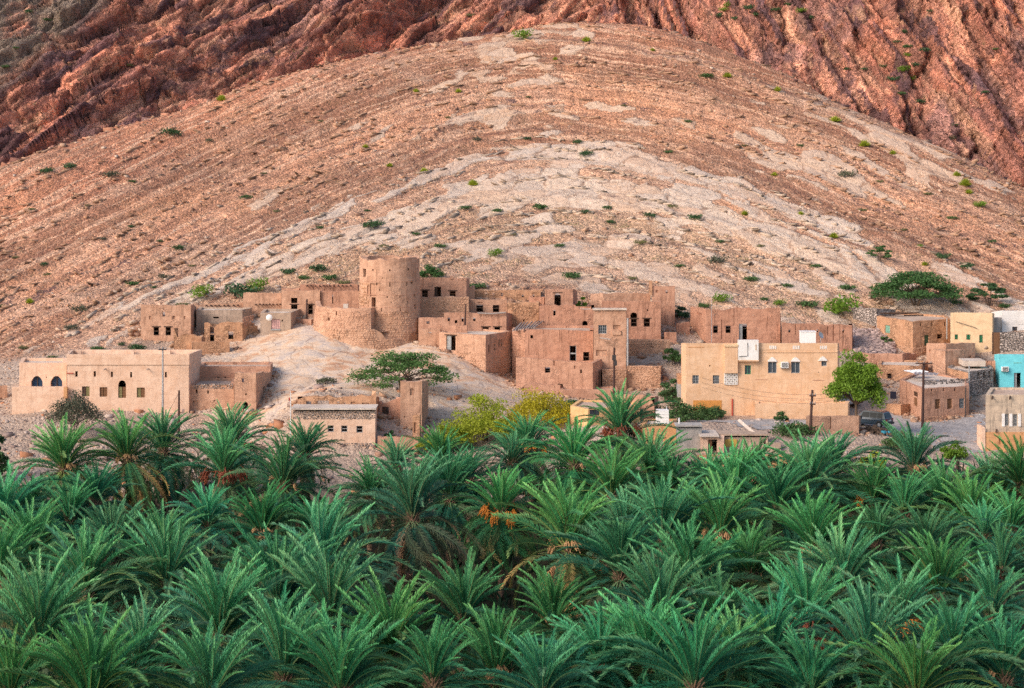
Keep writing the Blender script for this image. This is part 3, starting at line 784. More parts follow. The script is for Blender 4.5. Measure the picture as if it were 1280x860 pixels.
# ------------------------------------------------------------------ loose stones and ledges of rock on the slopes
def stone_material():
    t = NT('loose_stone')
    a = t.n('ShaderNodeAttribute', attribute_name='tone').outputs['Color']
    n = t.noise(t.pos(), 3.0, 4, 0.7)
    c = t.mix(0.7, a, t.mix(n, (0.6, 0.6, 0.6), (1.35, 1.35, 1.35)), 'MULTIPLY')
    M['stone'] = t.finish(c, 0.95, t.bump(n, 0.5, 0.1), 0.1)
stone_material()
def blocks(name, P, ex, ey, ez, yaw, tone, seed, kind_label):
    """irregular blocks: half sizes ex ey ez, turned by yaw, corners knocked about"""
    rs = np.random.default_rng(seed); n = len(P)
    cube = np.array([(-1, -1, -1), (1, -1, -1), (1, 1, -1), (-1, 1, -1), (-1, -1, 1), (1, -1, 1), (1, 1, 1), (-1, 1, 1)], float)
    q = cube[None] * np.stack([ex, ey, ez], 1)[:, None, :] * rs.uniform(0.55, 1.15, (n, 8, 3))
    tilt = rs.normal(0, .18, (n, 1)); q[:, :, 2] += q[:, :, 0] * tilt
    c, s_ = np.cos(yaw)[:, None], np.sin(yaw)[:, None]
    x = q[:, :, 0] * c - q[:, :, 1] * s_; y = q[:, :, 0] * s_ + q[:, :, 1] * c
    V = np.stack([x, y, q[:, :, 2]], 2) + P[:, None, :]
    F = np.array([(0, 3, 2, 1), (4, 5, 6, 7), (0, 1, 5, 4), (1, 2, 6, 5), (2, 3, 7, 6), (3, 0, 4, 7)])
    F = (F[None] + (np.arange(n) * 8)[:, None, None]).reshape(-1, 4)
    o = np_mesh(name, V.reshape(-1, 3), F, M['stone'])
    a = o.data.attributes.new('tone', 'FLOAT_COLOR', 'POINT')
    a.data.foreach_set('color', np.repeat(np.c_[tone, np.ones(n)], 8, 0).astype(np.float32).ravel())
    return tag(o, kind_label, 'rubble', kind='stuff')
def scatter():
    rs = np.random.default_rng(11); n = 52000
    y = rs.uniform(222, 392, n); x = rs.uniform(-1, 1, n) * (y * 0.27 + 6)
    z = Hn(x, y); S = bedding(x, y, z)
    w = 0.35 + 0.65 * np.clip(0.5 + 1.3 * fbm(x * .07, y * .07, 0, 3, 95), 0, 1)
    kz = (y > 262) | (x < -55 * y / 250)
    k = (rs.random(n) < w) & kz & (bil(slab * hillm, gx, gy, x, y) < .35); x, y, z, S = x[k], y[k], z[k], S[k]; n = len(x)
    size = np.clip(0.065 * (1 - rs.random(n)) ** -0.36, 0.06, 0.34)
    pal = np.array([(0.45, 0.30, 0.205), (0.40, 0.23, 0.15), (0.50, 0.34, 0.24), (0.32, 0.19, 0.13), (0.50, 0.28, 0.17), (0.50, 0.39, 0.31), (0.24, 0.145, 0.11)])
    pick = rs.integers(0, 7, n); low = (S < 38) & (rs.random(n) < .6); pick = np.where(low, np.where(rs.random(n) < .35, 5, np.where(rs.random(n) < .5, 2, 0)), pick)
    tone = pal[pick] * rs.uniform(.75, 1.2, (n, 1))
    blocks('rubble', np.stack([x, y, z + size * .15], 1), size * rs.uniform(.8, 1.5, n), size * rs.uniform(.7, 1.2, n), size * rs.uniform(.4, .8, n), rs.uniform(0, 6.28, n), tone, 12, 'loose brown and pale stones strewn over the hillside')
    # ledges: long low blocks along the outcropping beds
    n = 22000
    y = rs.uniform(258, 392, n); x = rs.uniform(-1, 1, n) * (y * 0.27 + 6); z = Hn(x, y)
    f = lambda a, b: bedding(a, b, bil(Z0, gx, gy, a, b))
    e = 1.0; sx = (f(x + e, y) - f(x - e, y)); sy = (f(x, y + e) - f(x, y - e))
    S = f(x, y); yaw = np.arctan2(-sx, sy)
    u_ = S / 1.55; band = np.floor(u_); fr_ = u_ - band
    strong = hash3(band.astype(np.int64), (np.floor(x / 9 + band * 3.3)).astype(np.int64), np.zeros(n, np.int64), 7)
    k = (np.abs(fr_ - 0.72) < 0.12) & (strong > 0.48); x, y, z, S, yaw, strong = x[k], y[k], z[k], S[k], yaw[k], strong[k]; n = len(x)
    L = rs.uniform(.3, 1.3, n) * (0.6 + strong * .6)
    hi = S > 40; base = np.where(hi[:, None], np.array([(0.47, 0.29, 0.19)]), np.array([(0.55, 0.43, 0.33)]))
    tone = base * rs.uniform(.75, 1.05, (n, 1)); dk_ = rs.random(n) < .12; tone[dk_] *= .45
    blocks('rock_ledge', np.stack([x, y, z + .05], 1), L, rs.uniform(.15, .35, n), rs.uniform(.08, .22, n), yaw + rs.normal(0, .12, n), tone, 13, 'broken ledges of pale and brown rock following the arched beds')
    # reddish outcrops that break the crest where the hill runs into the cliffs
    rx_ = np.array([(px - 640) * Y / FOC for px, py, Y in ridge]); ry_ = np.array([Y for _, _, Y in ridge], float)
    n = 2600; x = rs.uniform(-100, 100, n); y = np.interp(x, rx_, ry_) + rs.normal(-1, 4.5, n); k = (fbm(x * .06, y * .06, 0, 2, 97) > -.15) & (np.abs(x - 8) > 4); x, y = x[k], y[k]; n = len(x); z = Hn(x, y)
    size = np.clip(.16 * (1 - rs.random(n)) ** -.45, .14, .6); pal = np.array([(0.36, 0.17, 0.11), (0.28, 0.14, 0.11), (0.44, 0.22, 0.14), (0.20, 0.12, 0.11), (0.46, 0.30, 0.21)])
    blocks('crest_outcrop', np.stack([x, y, z + size * .1], 1), size * rs.uniform(1, 2.2, n), size * rs.uniform(.5, 1, n), size * rs.uniform(.35, .8, n), np.where(x > 8, .45, -.45) + rs.normal(0, .5, n), pal[rs.integers(0, 5, n)] * rs.uniform(.8, 1.2, (n, 1)), 16, 'reddish broken outcrops along the crest of the hill')
    # boulders on the stony bank between village and grove, and below the rubble slope
    n = 2600; y = rs.uniform(200, 232, n); x = rs.uniform(-1, 1, n) * (y * .27 + 3); z = Hn(x, y)
    left = (x < -22) | (rs.random(n) < .25); x, y, z = x[left], y[left], z[left]; n = len(x)
    size = np.clip(0.10 * (1 - rs.random(n)) ** -0.42, 0.08, 0.6)
    pal = np.array([(0.44, 0.34, 0.28), (0.38, 0.28, 0.24), (0.52, 0.42, 0.36), (0.52, 0.25, 0.14), (0.30, 0.22, 0.19)])
    blocks('bank_rubble', np.stack([x, y, z + size * .1], 1), size * 1.2, size, size * .7, rs.uniform(0, 6.28, n), pal[rs.integers(0, 5, n)] * rs.uniform(.8, 1.15, (n, 1)), 14, 'grey and rust coloured boulders on the bank under the village')
    # debris tongue left of the corner house
    n = 1500; px_ = rs.uniform(1066, 1118, n); Yd = rs.uniform(257, 267, n); x = (px_ - 640) * Yd / FOC; z = Hn(x, Yd)
    size = rs.uniform(.1, .38, n)
    blocks('debris', np.stack([x, Yd, z + size * .4], 1), size * 1.2, size, size * .7, rs.uniform(0, 6.28, n), np.array([(0.42, 0.32, 0.29)]) * rs.uniform(.6, 1.25, (n, 1)), 15, 'heap of pinkish grey building rubble beside the corner house')
scatter()

# ------------------------------------------------------------------ building machinery
def jitter(p, amp, sc=0.9):
    q = Vector((p[0] * sc, p[1] * sc, p[2] * sc))
    return amp * mnoise.noise(q) + amp * 0.5 * mnoise.noise(q * 2.7)

def lines(a, b, step, cuts):
    n = max(1, int(round((b - a) / step)))
    base = [a + (b - a) * i / n for i in range(n + 1)]
    cuts = sorted(set(round(c, 4) for c in cuts if a + 0.02 < c < b - 0.02))
    out = [v for i, v in enumerate(base) if i in (0, n) or all(abs(v - c) > step * 0.34 for c in cuts)]
    return sorted(set(out + cuts))

def wall_shell(g, P, U, zb, top, openings, t=0.42, step=0.7, inner=True, closed_ends=False, mi=0):
    """a wall with real openings: P(u, z, d) gives a point d metres behind the outer face; top(u) its upper edge"""
    ztop = max(top(U * i / 12) for i in range(13))
    ops = []
    for o in openings:
        u0, u1, z0, z1 = o[:4]
        u0, u1 = max(0.06, u0), min(U - 0.06, u1); z0 = max(zb + 0.05, z0)
        if u1 - u0 > 0.04 and z1 - z0 > 0.04: ops.append((u0, u1, z0, min(z1, ztop - 0.08), o[4] if len(o) > 4 else 'hole'))
    us = lines(0, U, step, [v for o in ops for v in o[:2]])
    zs = lines(zb, ztop, step, [v for o in ops for v in o[2:4]])
    nz = len(zs)
    def z_at(i, k):
        if k == nz - 1: return top(us[i])
        return min(zs[k], top(us[i]) - 0.03 * (nz - 1 - k))
    idx = {}
    def vert(i, k, d):
        key = (i, k, d)
        if key not in idx:
            idx[key] = len(g.v); g.v.append(tuple(P(us[i], z_at(i, k), d)))
        return idx[key]
    def quad(*ks):
        g.f.append(tuple(vert(*k) for k in ks)); g.m.append(mi)
    nu = len(us)
    hole = {}
    for i in range(nu - 1):
        for k in range(nz - 1):
            cu_, cz_ = (us[i] + us[i + 1]) / 2, (zs[k] + zs[k + 1]) / 2
            for o in ops:
                if o[0] < cu_ < o[1] and o[2] < cz_ < o[3]: hole[(i, k)] = o; break
    for i in range(nu - 1):
        for k in range(nz - 1):
            o = hole.get((i, k))
            if o is None:
                quad((i, k, 0), (i + 1, k, 0), (i + 1, k + 1, 0), (i, k + 1, 0))
                if inner: quad((i, k, t), (i, k + 1, t), (i + 1, k + 1, t), (i + 1, k, t))
            else:
                dd = 0.16 if o[4] == 'niche' else t
                if o[4] == 'niche':
                    quad((i, k, dd), (i + 1, k, dd), (i + 1, k + 1, dd), (i, k + 1, dd))
                    if inner: quad((i, k, t), (i, k + 1, t), (i + 1, k + 1, t), (i + 1, k, t))
                if hole.get((i - 1, k)) is not o: quad((i, k, 0), (i, k + 1, 0), (i, k + 1, dd), (i, k, dd))
                if hole.get((i + 1, k)) is not o: quad((i + 1, k, 0), (i + 1, k, dd), (i + 1, k + 1, dd), (i + 1, k + 1, 0))
                if hole.get((i, k - 1)) is not o: quad((i, k, 0), (i, k, dd), (i + 1, k, dd), (i + 1, k, 0))
                if hole.get((i, k + 1)) is not o: quad((i, k + 1, 0), (i + 1, k + 1, 0), (i + 1, k + 1, dd), (i, k + 1, dd))
    if inner:
        for i in range(nu - 1):
            quad((i, nz - 1, 0), (i + 1, nz - 1, 0), (i + 1, nz - 1, t), (i, nz - 1, t))
        if closed_ends:
            for k in range(nz - 1):
                quad((0, k, 0), (0, k + 1, 0), (0, k + 1, t), (0, k, t))
                quad((nu - 1, k, 0), (nu - 1, k, t), (nu - 1, k + 1, t), (nu - 1, k + 1, 0))
    # arched heads: spandrels filling the corners of the rectangular hole
    for o in ops:
        if not o[4].startswith('arch'): continue
        u0, u1, z0, z1 = o[:4]; w = u1 - u0; rise = min(w * 0.5, (z1 - z0) * 0.48); n = 8
        pt = o[4] == 'archp'
        def cz_(q):
            s = abs(2 * q - 1)
            return z1 - rise * (s ** 2.3 if pt else 1 - math.sqrt(max(0, 1 - s * s)))
        for j in range(n):
            a, b = j / n, (j + 1) / n
            ua, ub = u0 + w * a, u0 + w * b; za, zb_ = cz_(a), cz_(b)
            g.face([P(ua, za, 0), P(ub, zb_, 0), P(ub, z1, 0), P(ua, z1, 0)], mi)
            g.face([P(ua, za, 0), P(ua, za, t), P(ub, zb_, t), P(ub, zb_, 0)], mi)

def seg_frame(A, B, inset_a=1.0, inset_b=1.0, jit=0.05):
    """frame of a straight wall from A to B (world xy), outside on its right-hand side"""
    d = Vector((B[0] - A[0], B[1] - A[1], 0)); U = d.length; d /= U
    nin = Vector((-d.y, d.x, 0))
    def P(u, z, dep):
        uu = min(max(u, dep * inset_a), U - dep * inset_b)
        p = Vector((A[0], A[1], z)) + d * uu + nin * dep
        if jit:
            # corners stay shared: the push fades out at both ends
            k = min(1.0, min(u, U - u) / 0.5)
            p = p + nin * (jitter(p, jit) * k)
        return p
    return P, U, d, nin

FRAME_COL = {'g': 'green_paint', 'o': 'olive_paint', 'b': 'brown_wood', 't': 'teal_paint', 'd': 'dark_green_paint', 'w': 'old_wood', 'y': 'grey_paint', 'r': 'orange_timber'}

def window_part(parent, P, o, style):
    """joinery set inside an opening"""
    u0, u1, z0, z1 = o[:4]
    w, h = u1 - u0, z1 - z0
    def bar(g, a, b, c, e, d0=0.10, d1=0.20):
        p = [P(a, c, d0), P(b, c, d0), P(b, e, d0), P(a, e, d0), P(a, c, d1), P(b, c, d1), P(b, e, d1), P(a, e, d1)]
        n = len(g.v); g.v.extend(tuple(q) for q in p)
        for f in ((0, 1, 2, 3), (4, 7, 6, 5), (0, 4, 5, 1), (1, 5, 6, 2), (2, 6, 7, 3), (3, 7, 4, 0)):
            g.f.append(tuple(n + i for i in f)); g.m.append(0)
    kind, cc = style[0], style[1:2]
    if kind == 'W':           # glazed window: frame, mullion, pane
        g = Geo(); fw = 0.07
        bar(g, u0, u1, z0, z0 + fw); bar(g, u0, u1, z1 - fw, z1); bar(g, u0, u0 + fw, z0 + fw, z1 - fw); bar(g, u1 - fw, u1, z0 + fw, z1 - fw)
        bar(g, (u0 + u1) / 2 - 0.03, (u0 + u1) / 2 + 0.03, z0 + fw, z1 - fw)
        if len(style) > 2 and style[2] == 'x':
            for q in (0.33, 0.66): bar(g, u0 + fw, u1 - fw, z0 + h * q - 0.02, z0 + h * q + 0.02, 0.07, 0.095)
            for q in (0.25, 0.75): bar(g, u0 + w * q - 0.015, u0 + w * q + 0.015, z0 + fw, z1 - fw, 0.07, 0.095)
        f = g.build('window', M[FRAME_COL.get(cc, 'grey_paint')], parent)
        p = Geo(); p.face([P(u0, z0, 0.16), P(u1, z0, 0.16), P(u1, z1, 0.16), P(u0, z1, 0.16)])
        pn = p.build('pane', M['glass'], parent); reparent(pn, f)
    elif kind == 'S':         # two-leaf boarded shutter
        for s in (0, 1):
            g = Geo(); a = u0 + 0.03 + s * w / 2; b = a + w / 2 - 0.06
            n = 3
            for q in range(n):
                bar(g, a + (b - a) * q / n + 0.008, a + (b - a) * (q + 1) / n - 0.008, z0 + 0.03, z1 - 0.03, 0.12 + 0.012 * (q % 2), 0.17)
            bar(g, a, b, z0 + h * 0.25, z0 + h * 0.33, 0.09, 0.118); bar(g, a, b, z0 + h * 0.68, z0 + h * 0.76, 0.09, 0.118)
            ccol = style[1 + s] if len(style) > 1 + s else cc
            g.build('shutter', M[FRAME_COL[ccol]], parent)
    elif kind == 'D':         # plank door
        g = Geo(); n = 4
        a0, a1 = u0 + 0.03, u1 - 0.03
        if len(style) > 2 and style[2] == 'h': a1 = u0 + w * 0.45     # one leaf open
        for q in range(n):
            bar(g, a0 + (a1 - a0) * q / n + 0.008, a0 + (a1 - a0) * (q + 1) / n - 0.008, z0 + 0.02, z1 - 0.03, 0.16 + 0.015 * (q % 2), 0.23)
        for q in (0.2, 0.75): bar(g, a0, a1, z0 + h * q, z0 + h * q + 0.1, 0.13, 0.158)
        g.build('door', M[FRAME_COL[cc]], parent)
    elif kind == 'C':         # bare wooden frame with a cross-bar, no glass
        g = Geo(); fw = 0.07
        bar(g, u0, u1, z0, z0 + fw); bar(g, u0, u1, z1 - fw, z1); bar(g, u0, u0 + fw, z0 + fw, z1 - fw); bar(g, u1 - fw, u1, z0 + fw, z1 - fw)
        bar(g, u0 + fw, u1 - fw, z0 + h * 0.48, z0 + h * 0.56)
        g.build('window_frame', M[FRAME_COL.get(cc, 'old_wood')], parent)

def reparent(o, p):
    """p has no transform of its own, so the local coordinates stay as they are"""
    o.parent = p

FOOT = []
class House:
    def __init__(self, name, label, cat='house', at=None, group=None):
        self.root = empty(name, at if at is not None else (0, 0, 0), 0, label, cat, group)
        self.r = rnd.random() * 100
    def block(self, fp, top, zb=None, faces=None, mat='mud_tan', par=0.5, rag=0.12, t=0.42, roof='roof_mud', step=0.8, jit=0.05, depth=None, name='wall', tops=None, drop=None):
        """fp: outline corners (photo px, distance), front edge first, anti-clockwise from above. top: photo row of the front top."""
        root = self.root
        pts = [((px - 640) * Y / FOC, Y) for px, Y in fp]
        if len(pts) == 2:
            (x0, y0), (x1, y1) = pts
            d = Vector((x1 - x0, y1 - y0)).normalized(); nn = Vector((-d.y, d.x)) * (depth or 5.0)
            pts = [pts[0], pts[1], (x1 + nn.x, y1 + nn.y), (x0 + nn.x, y0 + nn.y)]
        zt = CAM_H - (top - HOR) * fp[0][1] / FOC
        if step == 0.8 and mat.startswith('mud'): step = 0.5
        if zb is None: zb = min(H(*p) for p in pts) - 1.2
        if root.location.length < 1e-6:
            cxy = (sum(p[0] for p in pts) / len(pts), sum(p[1] for p in pts) / len(pts))
            root.location = (cxy[0], cxy[1], H(pts[0][0], pts[0][1]))
        r = self.r
        ylo, yhi = min(p[1] for p in pts), max(p[1] for p in pts)
        if drop is None: drop = 0.105 * (yhi - ylo) + 0.1      # ruined and parapet houses: the back wall stands lower than the front
        par = max(par, drop + 0.2)
        def zr(x, y):
            q = Vector((x * 0.55 + r, y * 0.55, 0.3))
            v = mnoise.noise(q) * 0.5 + mnoise.noise(q * 3.1) * 0.35 + mnoise.noise(q * 7.3) * 0.15
            return zt + rag * 1.7 * v - drop * max(0, (y - ylo - 0.6)) / (yhi - ylo)
        g = Geo(); n = len(pts)
        P_of = []
        for i in range(n):
            A, B = pts[i], pts[(i + 1) % n]
            pa, nb = pts[i - 1], pts[(i + 2) % n]
            def ang(a, b, c):
                v1 = Vector((a[0] - b[0], a[1] - b[1])); v2 = Vector((c[0] - b[0], c[1] - b[1]))
                return max(0.3, v1.angle(v2))
            P, U, d, nin = seg_frame(A, B, 1 / math.tan(ang(pa, A, B) / 2), 1 / math.tan(ang(A, B, nb) / 2), jit)
            ops = []
            for o in (faces or {}).get(i, []):
                ops.append(self._px_open(o, A, d, U))
            tf = (lambda u, A=A, d=d: zr(A[0] + d.x * u, A[1] + d.y * u))
            if tops and i in tops:
                prof = tops[i]
                def tf(u, A=A, d=d, U=U, prof=prof):
                    px_ = 640 + FOC * (A[0] + d.x * u) / (A[1] + d.y * u); Yq = A[1] + d.y * u
                    row = float(np.interp(px_, [a for a, _ in prof], [b for _, b in prof]))
                    return CAM_H - (row - HOR) * Yq / FOC + rag * mnoise.noise(Vector((px_ * 0.2 + r, 0.4, 0)))
            wall_shell(g, P, U, zb, tf, [q[:5] for q in ops], t, step)
            P_of.append((P, U, ops, A, d, nin))
        self.wall = g.build(name, M[mat], root)
        # flat roof below the parapet
        ins = []
        for i in range(n):
            P, U = P_of[i][0], P_of[i][1]
            ins.append(P(0.0, zt - par, t * 0.7))
        rg = Geo(); rg.face([(p.x, p.y, zt - par) for p in ins]); rg.face([(p.x, p.y, zt - par - 0.25) for p in reversed(ins)])
        rg.build('roof', M[roof], root)
        for P, U, ops, A, d, nin in P_of:
            for o in ops:
                if o[5]: window_part(root, P, o, o[5])
                if o[6]:
                    lg = Geo(); ex = 0.22; u0, u1, z1 = o[0] - ex, o[1] + ex, o[3]
                    pp = [P(u0, z1 + 0.01, -0.04), P(u1, z1 + 0.01, -0.04), P(u1, z1 + 0.14, -0.04), P(u0, z1 + 0.14, -0.04), P(u0, z1 + 0.01, 0.3), P(u1, z1 + 0.01, 0.3), P(u1, z1 + 0.14, 0.3), P(u0, z1 + 0.14, 0.3)]
                    n0 = len(lg.v); lg.v.extend(tuple(q) for q in pp)
                    for f in ((0, 1, 2, 3), (4, 7, 6, 5), (0, 4, 5, 1), (1, 5, 6, 2), (2, 6, 7, 3), (3, 7, 4, 0)): lg.f.append(f); lg.m.append(0)
                    lg.build('lintel', M['old_wood'], root)
        self.P_of, self.zt, self.zb, self.pts = P_of, zt, zb, pts
        if mat.startswith('mud'): FOOT.append(pts)
        return self
    def _px_open(self, o, A, d, U):
        """photo rectangle -> wall coordinates"""
        x0, y0, x1, y1 = o[:4]
        kind = o[4] if len(o) > 4 else 'hole'
        def u_of(px):
            k = (px - 640) / FOC
            den = d.x - k * d.y
            return (k * A[1] - A[0]) / den
        ua, ub = u_of(x0), u_of(x1)
        if ua > ub: ua, ub = ub, ua
        Yc = A[1] + d.y * (ua + ub) / 2
        z1, z0 = CAM_H - (y0 - HOR) * Yc / FOC, CAM_H - (y1 - HOR) * Yc / FOC
        style, lint = None, False
        if len(o) > 5 and o[5]: style = o[5]
        if len(o) > 6: lint = bool(o[6])
        return (ua, ub, z0, z1, kind, style, lint)
    def part(self, name, geo, mat, label=None, smooth=False, parent=None):
        o = geo.build(name, M[mat] if isinstance(mat, str) else mat, self.root, smooth)
        if parent is not None: o.parent = parent
        return tag(o, label)
    def pbox(self, name, x0, y0, x1, y1, Y, depth, mat, label=None):
        """a box given by its front rectangle in the photo, at distance Y"""
        a, b = W(x0, y1, Y), W(x1, y0, Y)
        g = Geo(); g.box(((a.x + b.x) / 2, Y + depth / 2, (a.z + b.z) / 2), (b.x - a.x, depth, b.z - a.z))
        return self.part(name, g, mat, label)
    def stones(self, face, x0, y0, x1, y1, size=0.42, mat='mud_stony', cover=0.95, seed=1, zlow=None):
        """rough stones bedded in the outer face between two photo rows"""
        P, U, ops, A, d, nin = self.P_of[face]
        o = self._px_open((x0, y0, x1, y1), A, d, U)
        g = Geo(); stone_field(g, P, max(0.05, o[0]), min(U - 0.05, o[1]), o[2] if zlow is None else zlow, o[3], size, cover, seed, [q[:4] for q in ops])
        return tag(g.build('stonework', M[mat], self.root), kind='stuff')

def stone_field(g, P, u0, u1, z0, z1, size, cover=0.95, seed=1, avoid=()):
    rs = random.Random(seed)
    z = z0
    while z < z1:
        h = size * rs.uniform(0.5, 0.85); u = u0 - rs.random() * size
        while u < u1:
            w = size * rs.uniform(0.6, 1.5)
            if rs.random() < cover and u > u0 - size * 0.5 and u + w < u1 + size * 0.5:
                a, b, c, e = u + 0.02, u + w - 0.02, z + 0.015, min(z + h * rs.uniform(0.85, 1.1), z1 + 0.1)
                um, zm = (a + b) / 2, (c + e) / 2
                if not any(q[0] - 0.1 < um < q[1] + 0.1 and q[2] - 0.1 < zm < q[3] + 0.1 for q in avoid):
                    pr = rs.uniform(0.02, 0.085); k = rs.uniform(0.12, 0.25)
                    jw, jh = (b - a) * k, (e - c) * k
                    j = lambda s: rs.uniform(-s, s)
                    o = [P(a + j(.04), c + j(.03), 0.03), P(b + j(.04), c + j(.03), 0.03), P(b + j(.04), e + j(.03), 0.03), P(a + j(.04), e + j(.03), 0.03)]
                    f = [P(a + jw, c + jh, -pr + j(.02)), P(b - jw, c + jh, -pr + j(.02)), P(b - jw, e - jh, -pr * 0.8 + j(.02)), P(a + jw, e - jh, -pr * 0.8 + j(.02))]
                    n = len(g.v); g.v.extend(tuple(q) for q in o + f)
                    for q in ((4, 5, 6, 7), (0, 1, 5, 4), (1, 2, 6, 5), (2, 3, 7, 6), (3, 0, 4, 7)):
                        g.f.append(tuple(n + i for i in q)); g.m.append(0)
            u += w
        z += h

def roof_beams(h, x0, x1, row, Y, step_px=5.5, length=0.5, mat='old_wood', label=None):
    """ends of palm-trunk roof beams sticking out of a wall, each a part"""
    me = None; x = x0
    while x < x1:
        p = W(x, row, Y)
        if me is None:
            g = Geo(); g.tube([(0, -length, 0), (0, 0.35, 0.02)], 0.09, 0.10, 6)
            me = bpy.data.meshes.new('roof_beam'); me.from_pydata(g.v, [], g.f); me.materials.append(M[mat])
        o = link('roof_beam', me, h.root)
        o.location = p + Vector((0, 0, rnd.uniform(-.04, .04))) - root_loc(h.root)
        x += step_px * rnd.uniform(0.8, 1.25)

# ------------------------------------------------------------------ the village, left to right
# pale restored house with the long parapet
h = House('long_house', 'long pale plastered house with parapet roof, slit vents and shuttered windows at the far left', 'house')
h.block([(84, 228), (236, 228), (251.5, 237), (90, 237)], 456, faces={0: [
    (94, 464, 97, 471), (117, 464, 119.8, 471), (138.5, 464.5, 141, 471.5), (162.5, 465, 165, 472), (206, 465, 208.5, 472), (113, 503, 113.6, 504),
    (102.5, 483, 112, 495.5, 'hole', 'Swo'), (124.5, 484, 134, 496, 'hole', 'Sbb'), (147.8, 475.5, 157.5, 497.5, 'arch', None), (171, 484.5, 181, 497, 'hole', 'Sob')]},
    mat='plaster_pale', par=0.2, rag=0.015, jit=0.02, roof='roof_pale', t=0.4, drop=0)
hl = h
P, U, ops, A, d, nin = h.P_of[0]
o8 = h._px_open((147.8, 483.5, 157.5, 497.5), A, d, U); window_part(h.root, P, o8, 'Sob')
# parapet, butted on the wall head and 3 cm proud of it
h.block([(83.2, 227.9), (236.6, 227.9), (252.3, 237.1), (89.2, 237.1)], 443, zb=h.zt + 0.004, mat='plaster_pale', par=1.05, rag=0.012, jit=0.01, t=0.28, roof='roof_pale', name='parapet', drop=0.42)
for x in (100, 166, 211):
    p = W(x, 437.6, 236.7); g = Geo(); g.box((p.x, p.y - 0.30, p.z - 0.45), (0.42, 0.3, 0.95)); h.part('parapet_post', g, 'plaster_pale')
for x, y in ((131, 461.3), (184.5, 461.3)):
    p = W(x, y, 227.6); g = Geo(); g.tube([p + Vector((0, .5, 0)), p + Vector((0, -.45, -.05))], .07); h.part('drain_spout', g, 'dead_pole')
p = W(87.5, 466.4, 227.9); g = Geo(); g.box((p.x, p.y, p.z), (0.8, 0.12, 0.07)); h.part('drip_ledge', g, 'red_paint')
# arched veranda wing and its terrace
h = House('veranda_wing', 'low pale wing with two dark pointed arches above a blank terrace wall, far left', 'house')
h.block([(24, 231.5), (83.4, 231.5), (84, 237), (28, 237)], 453.5, faces={0: [(39, 470, 53.2, 484.5, 'archp'), (63.2, 470, 77.8, 484.5, 'archp'), (57.4, 471, 58.6, 472.5)]}, mat='plaster_pale', par=0.35, rag=0.03, jit=0.02, roof='roof_pale', drop=0)
for x0, x1 in ((39, 53.2), (63.2, 77.8)):
    P, U, ops, A, d, nin = h.P_of[0]; o = h._px_open((x0, 470, x1, 484.5), A, d, U)
    g = Geo(); g.face([P(o[0], o[2], 0.36), P(o[1], o[2], 0.36), P(o[1], o[3], 0.36), P(o[0], o[3], 0.36)]); h.part('pane', g, 'blue_glass')
    g = Geo(); g.box(tuple((Vector(P((o[0] + o[1]) / 2, (o[2] + o[3]) / 2, 0.3)))), (0.07, 0.06, o[3] - o[2])); h.part('window_frame', g, 'old_wood')
h.block([(15, 227.3), (82, 227.3), (83.5, 231.4), (19, 231.4)], 483.5, mat='plaster_pale', par=0.7, rag=0.02, jit=0.02, roof='roof_pale', name='terrace_wall', faces={0: [(21.8, 487, 22.8, 489, 'niche')]}, drop=0.62)
h.pbox('buttress', 79.5, 484, 83.6, 498, 227.1, 0.5, 'plaster_orange')
h = House('garden_wall', 'low brown mud wall running out of the frame beside the veranda wing', 'wall')
h.block([(-40, 232), (9, 233)], 482.5, mat='mud_tan', depth=0.6, rag=0.15, par=0.1, t=0.3)
# mud house against its right end
h = House('mud_house', 'mud brick house with corner turret and twin little arches, joined to the long pale house', 'house')
h.block([(249, 236), (338, 236), (341, 241), (252, 241)], 458, faces={0: [(270.8, 471, 276, 477.3, 'arch'), (278.4, 471, 284, 477.3, 'arch'), (256, 476.2, 262, 480, 'arch')]}, mat='mud_pink', par=0.3, rag=0.06, roof='roof_mud', drop=0)
h.block([(237.2, 229), (292.5, 229), (295, 235.9), (246, 235.9)], 481, faces={0: [(244.6, 487, 247, 491.2), (259, 488, 261, 492.2), (267, 500, 268.5, 502), (241, 501, 248, 507, 'niche')]}, mat='mud_tan', par=0.3, rag=0.14, roof='roof_mud', name='terrace_wall', drop=0)
h.stones(0, 241, 480, 291, 486, 0.3, 'stone_grey', 0.9, 3)
h.block([(293, 227.5), (320, 227.5), (339.5, 237), (301, 237)], 466, faces={0: [(302.3, 473, 305, 478), (306.4, 491.5, 308.4, 494), (303.8, 502.5, 310, 514, 'arch')], 1: [(328.8, 483, 331.2, 508)]}, mat='mud_tan', par=0.3, rag=0.22, name='turret_wall')

# ruins above the long house
h = House('ruined_house', 'square roofless mud house with two dark windows and a broken hole, upper left', 'house')
h.block([(176, 256), (238.5, 256), (245.5, 262.5), (183, 262.5)], 381, faces={0: [(192, 409, 198.7, 419.3, 'hole', 'Cw', 1), (207, 409, 213.6, 419.3, 'hole', 'Cw', 1), (203, 388.5, 206.4, 395.5),
    (203.8, 384.5, 206, 387.3), (186, 395, 188.6, 399.4, 'niche'), (215.5, 395, 219, 398.8, 'niche'), (229.6, 395, 232.4, 399, 'niche')]}, mat='mud_tan', par=1.4, rag=0.22)
h = House('beam_house', 'long low mud house with a ragged row of beam ends under its roof edge', 'house')
h.block([(240, 265), (305, 265)], 379.5, mat='mud_tan', depth=6, par=0.25, rag=0.25)
roof_beams(h, 258, 301, 381.6, 264.9)
h = House('grey_house', 'dull grey brown flat house behind a crumbling orange mud front', 'house')
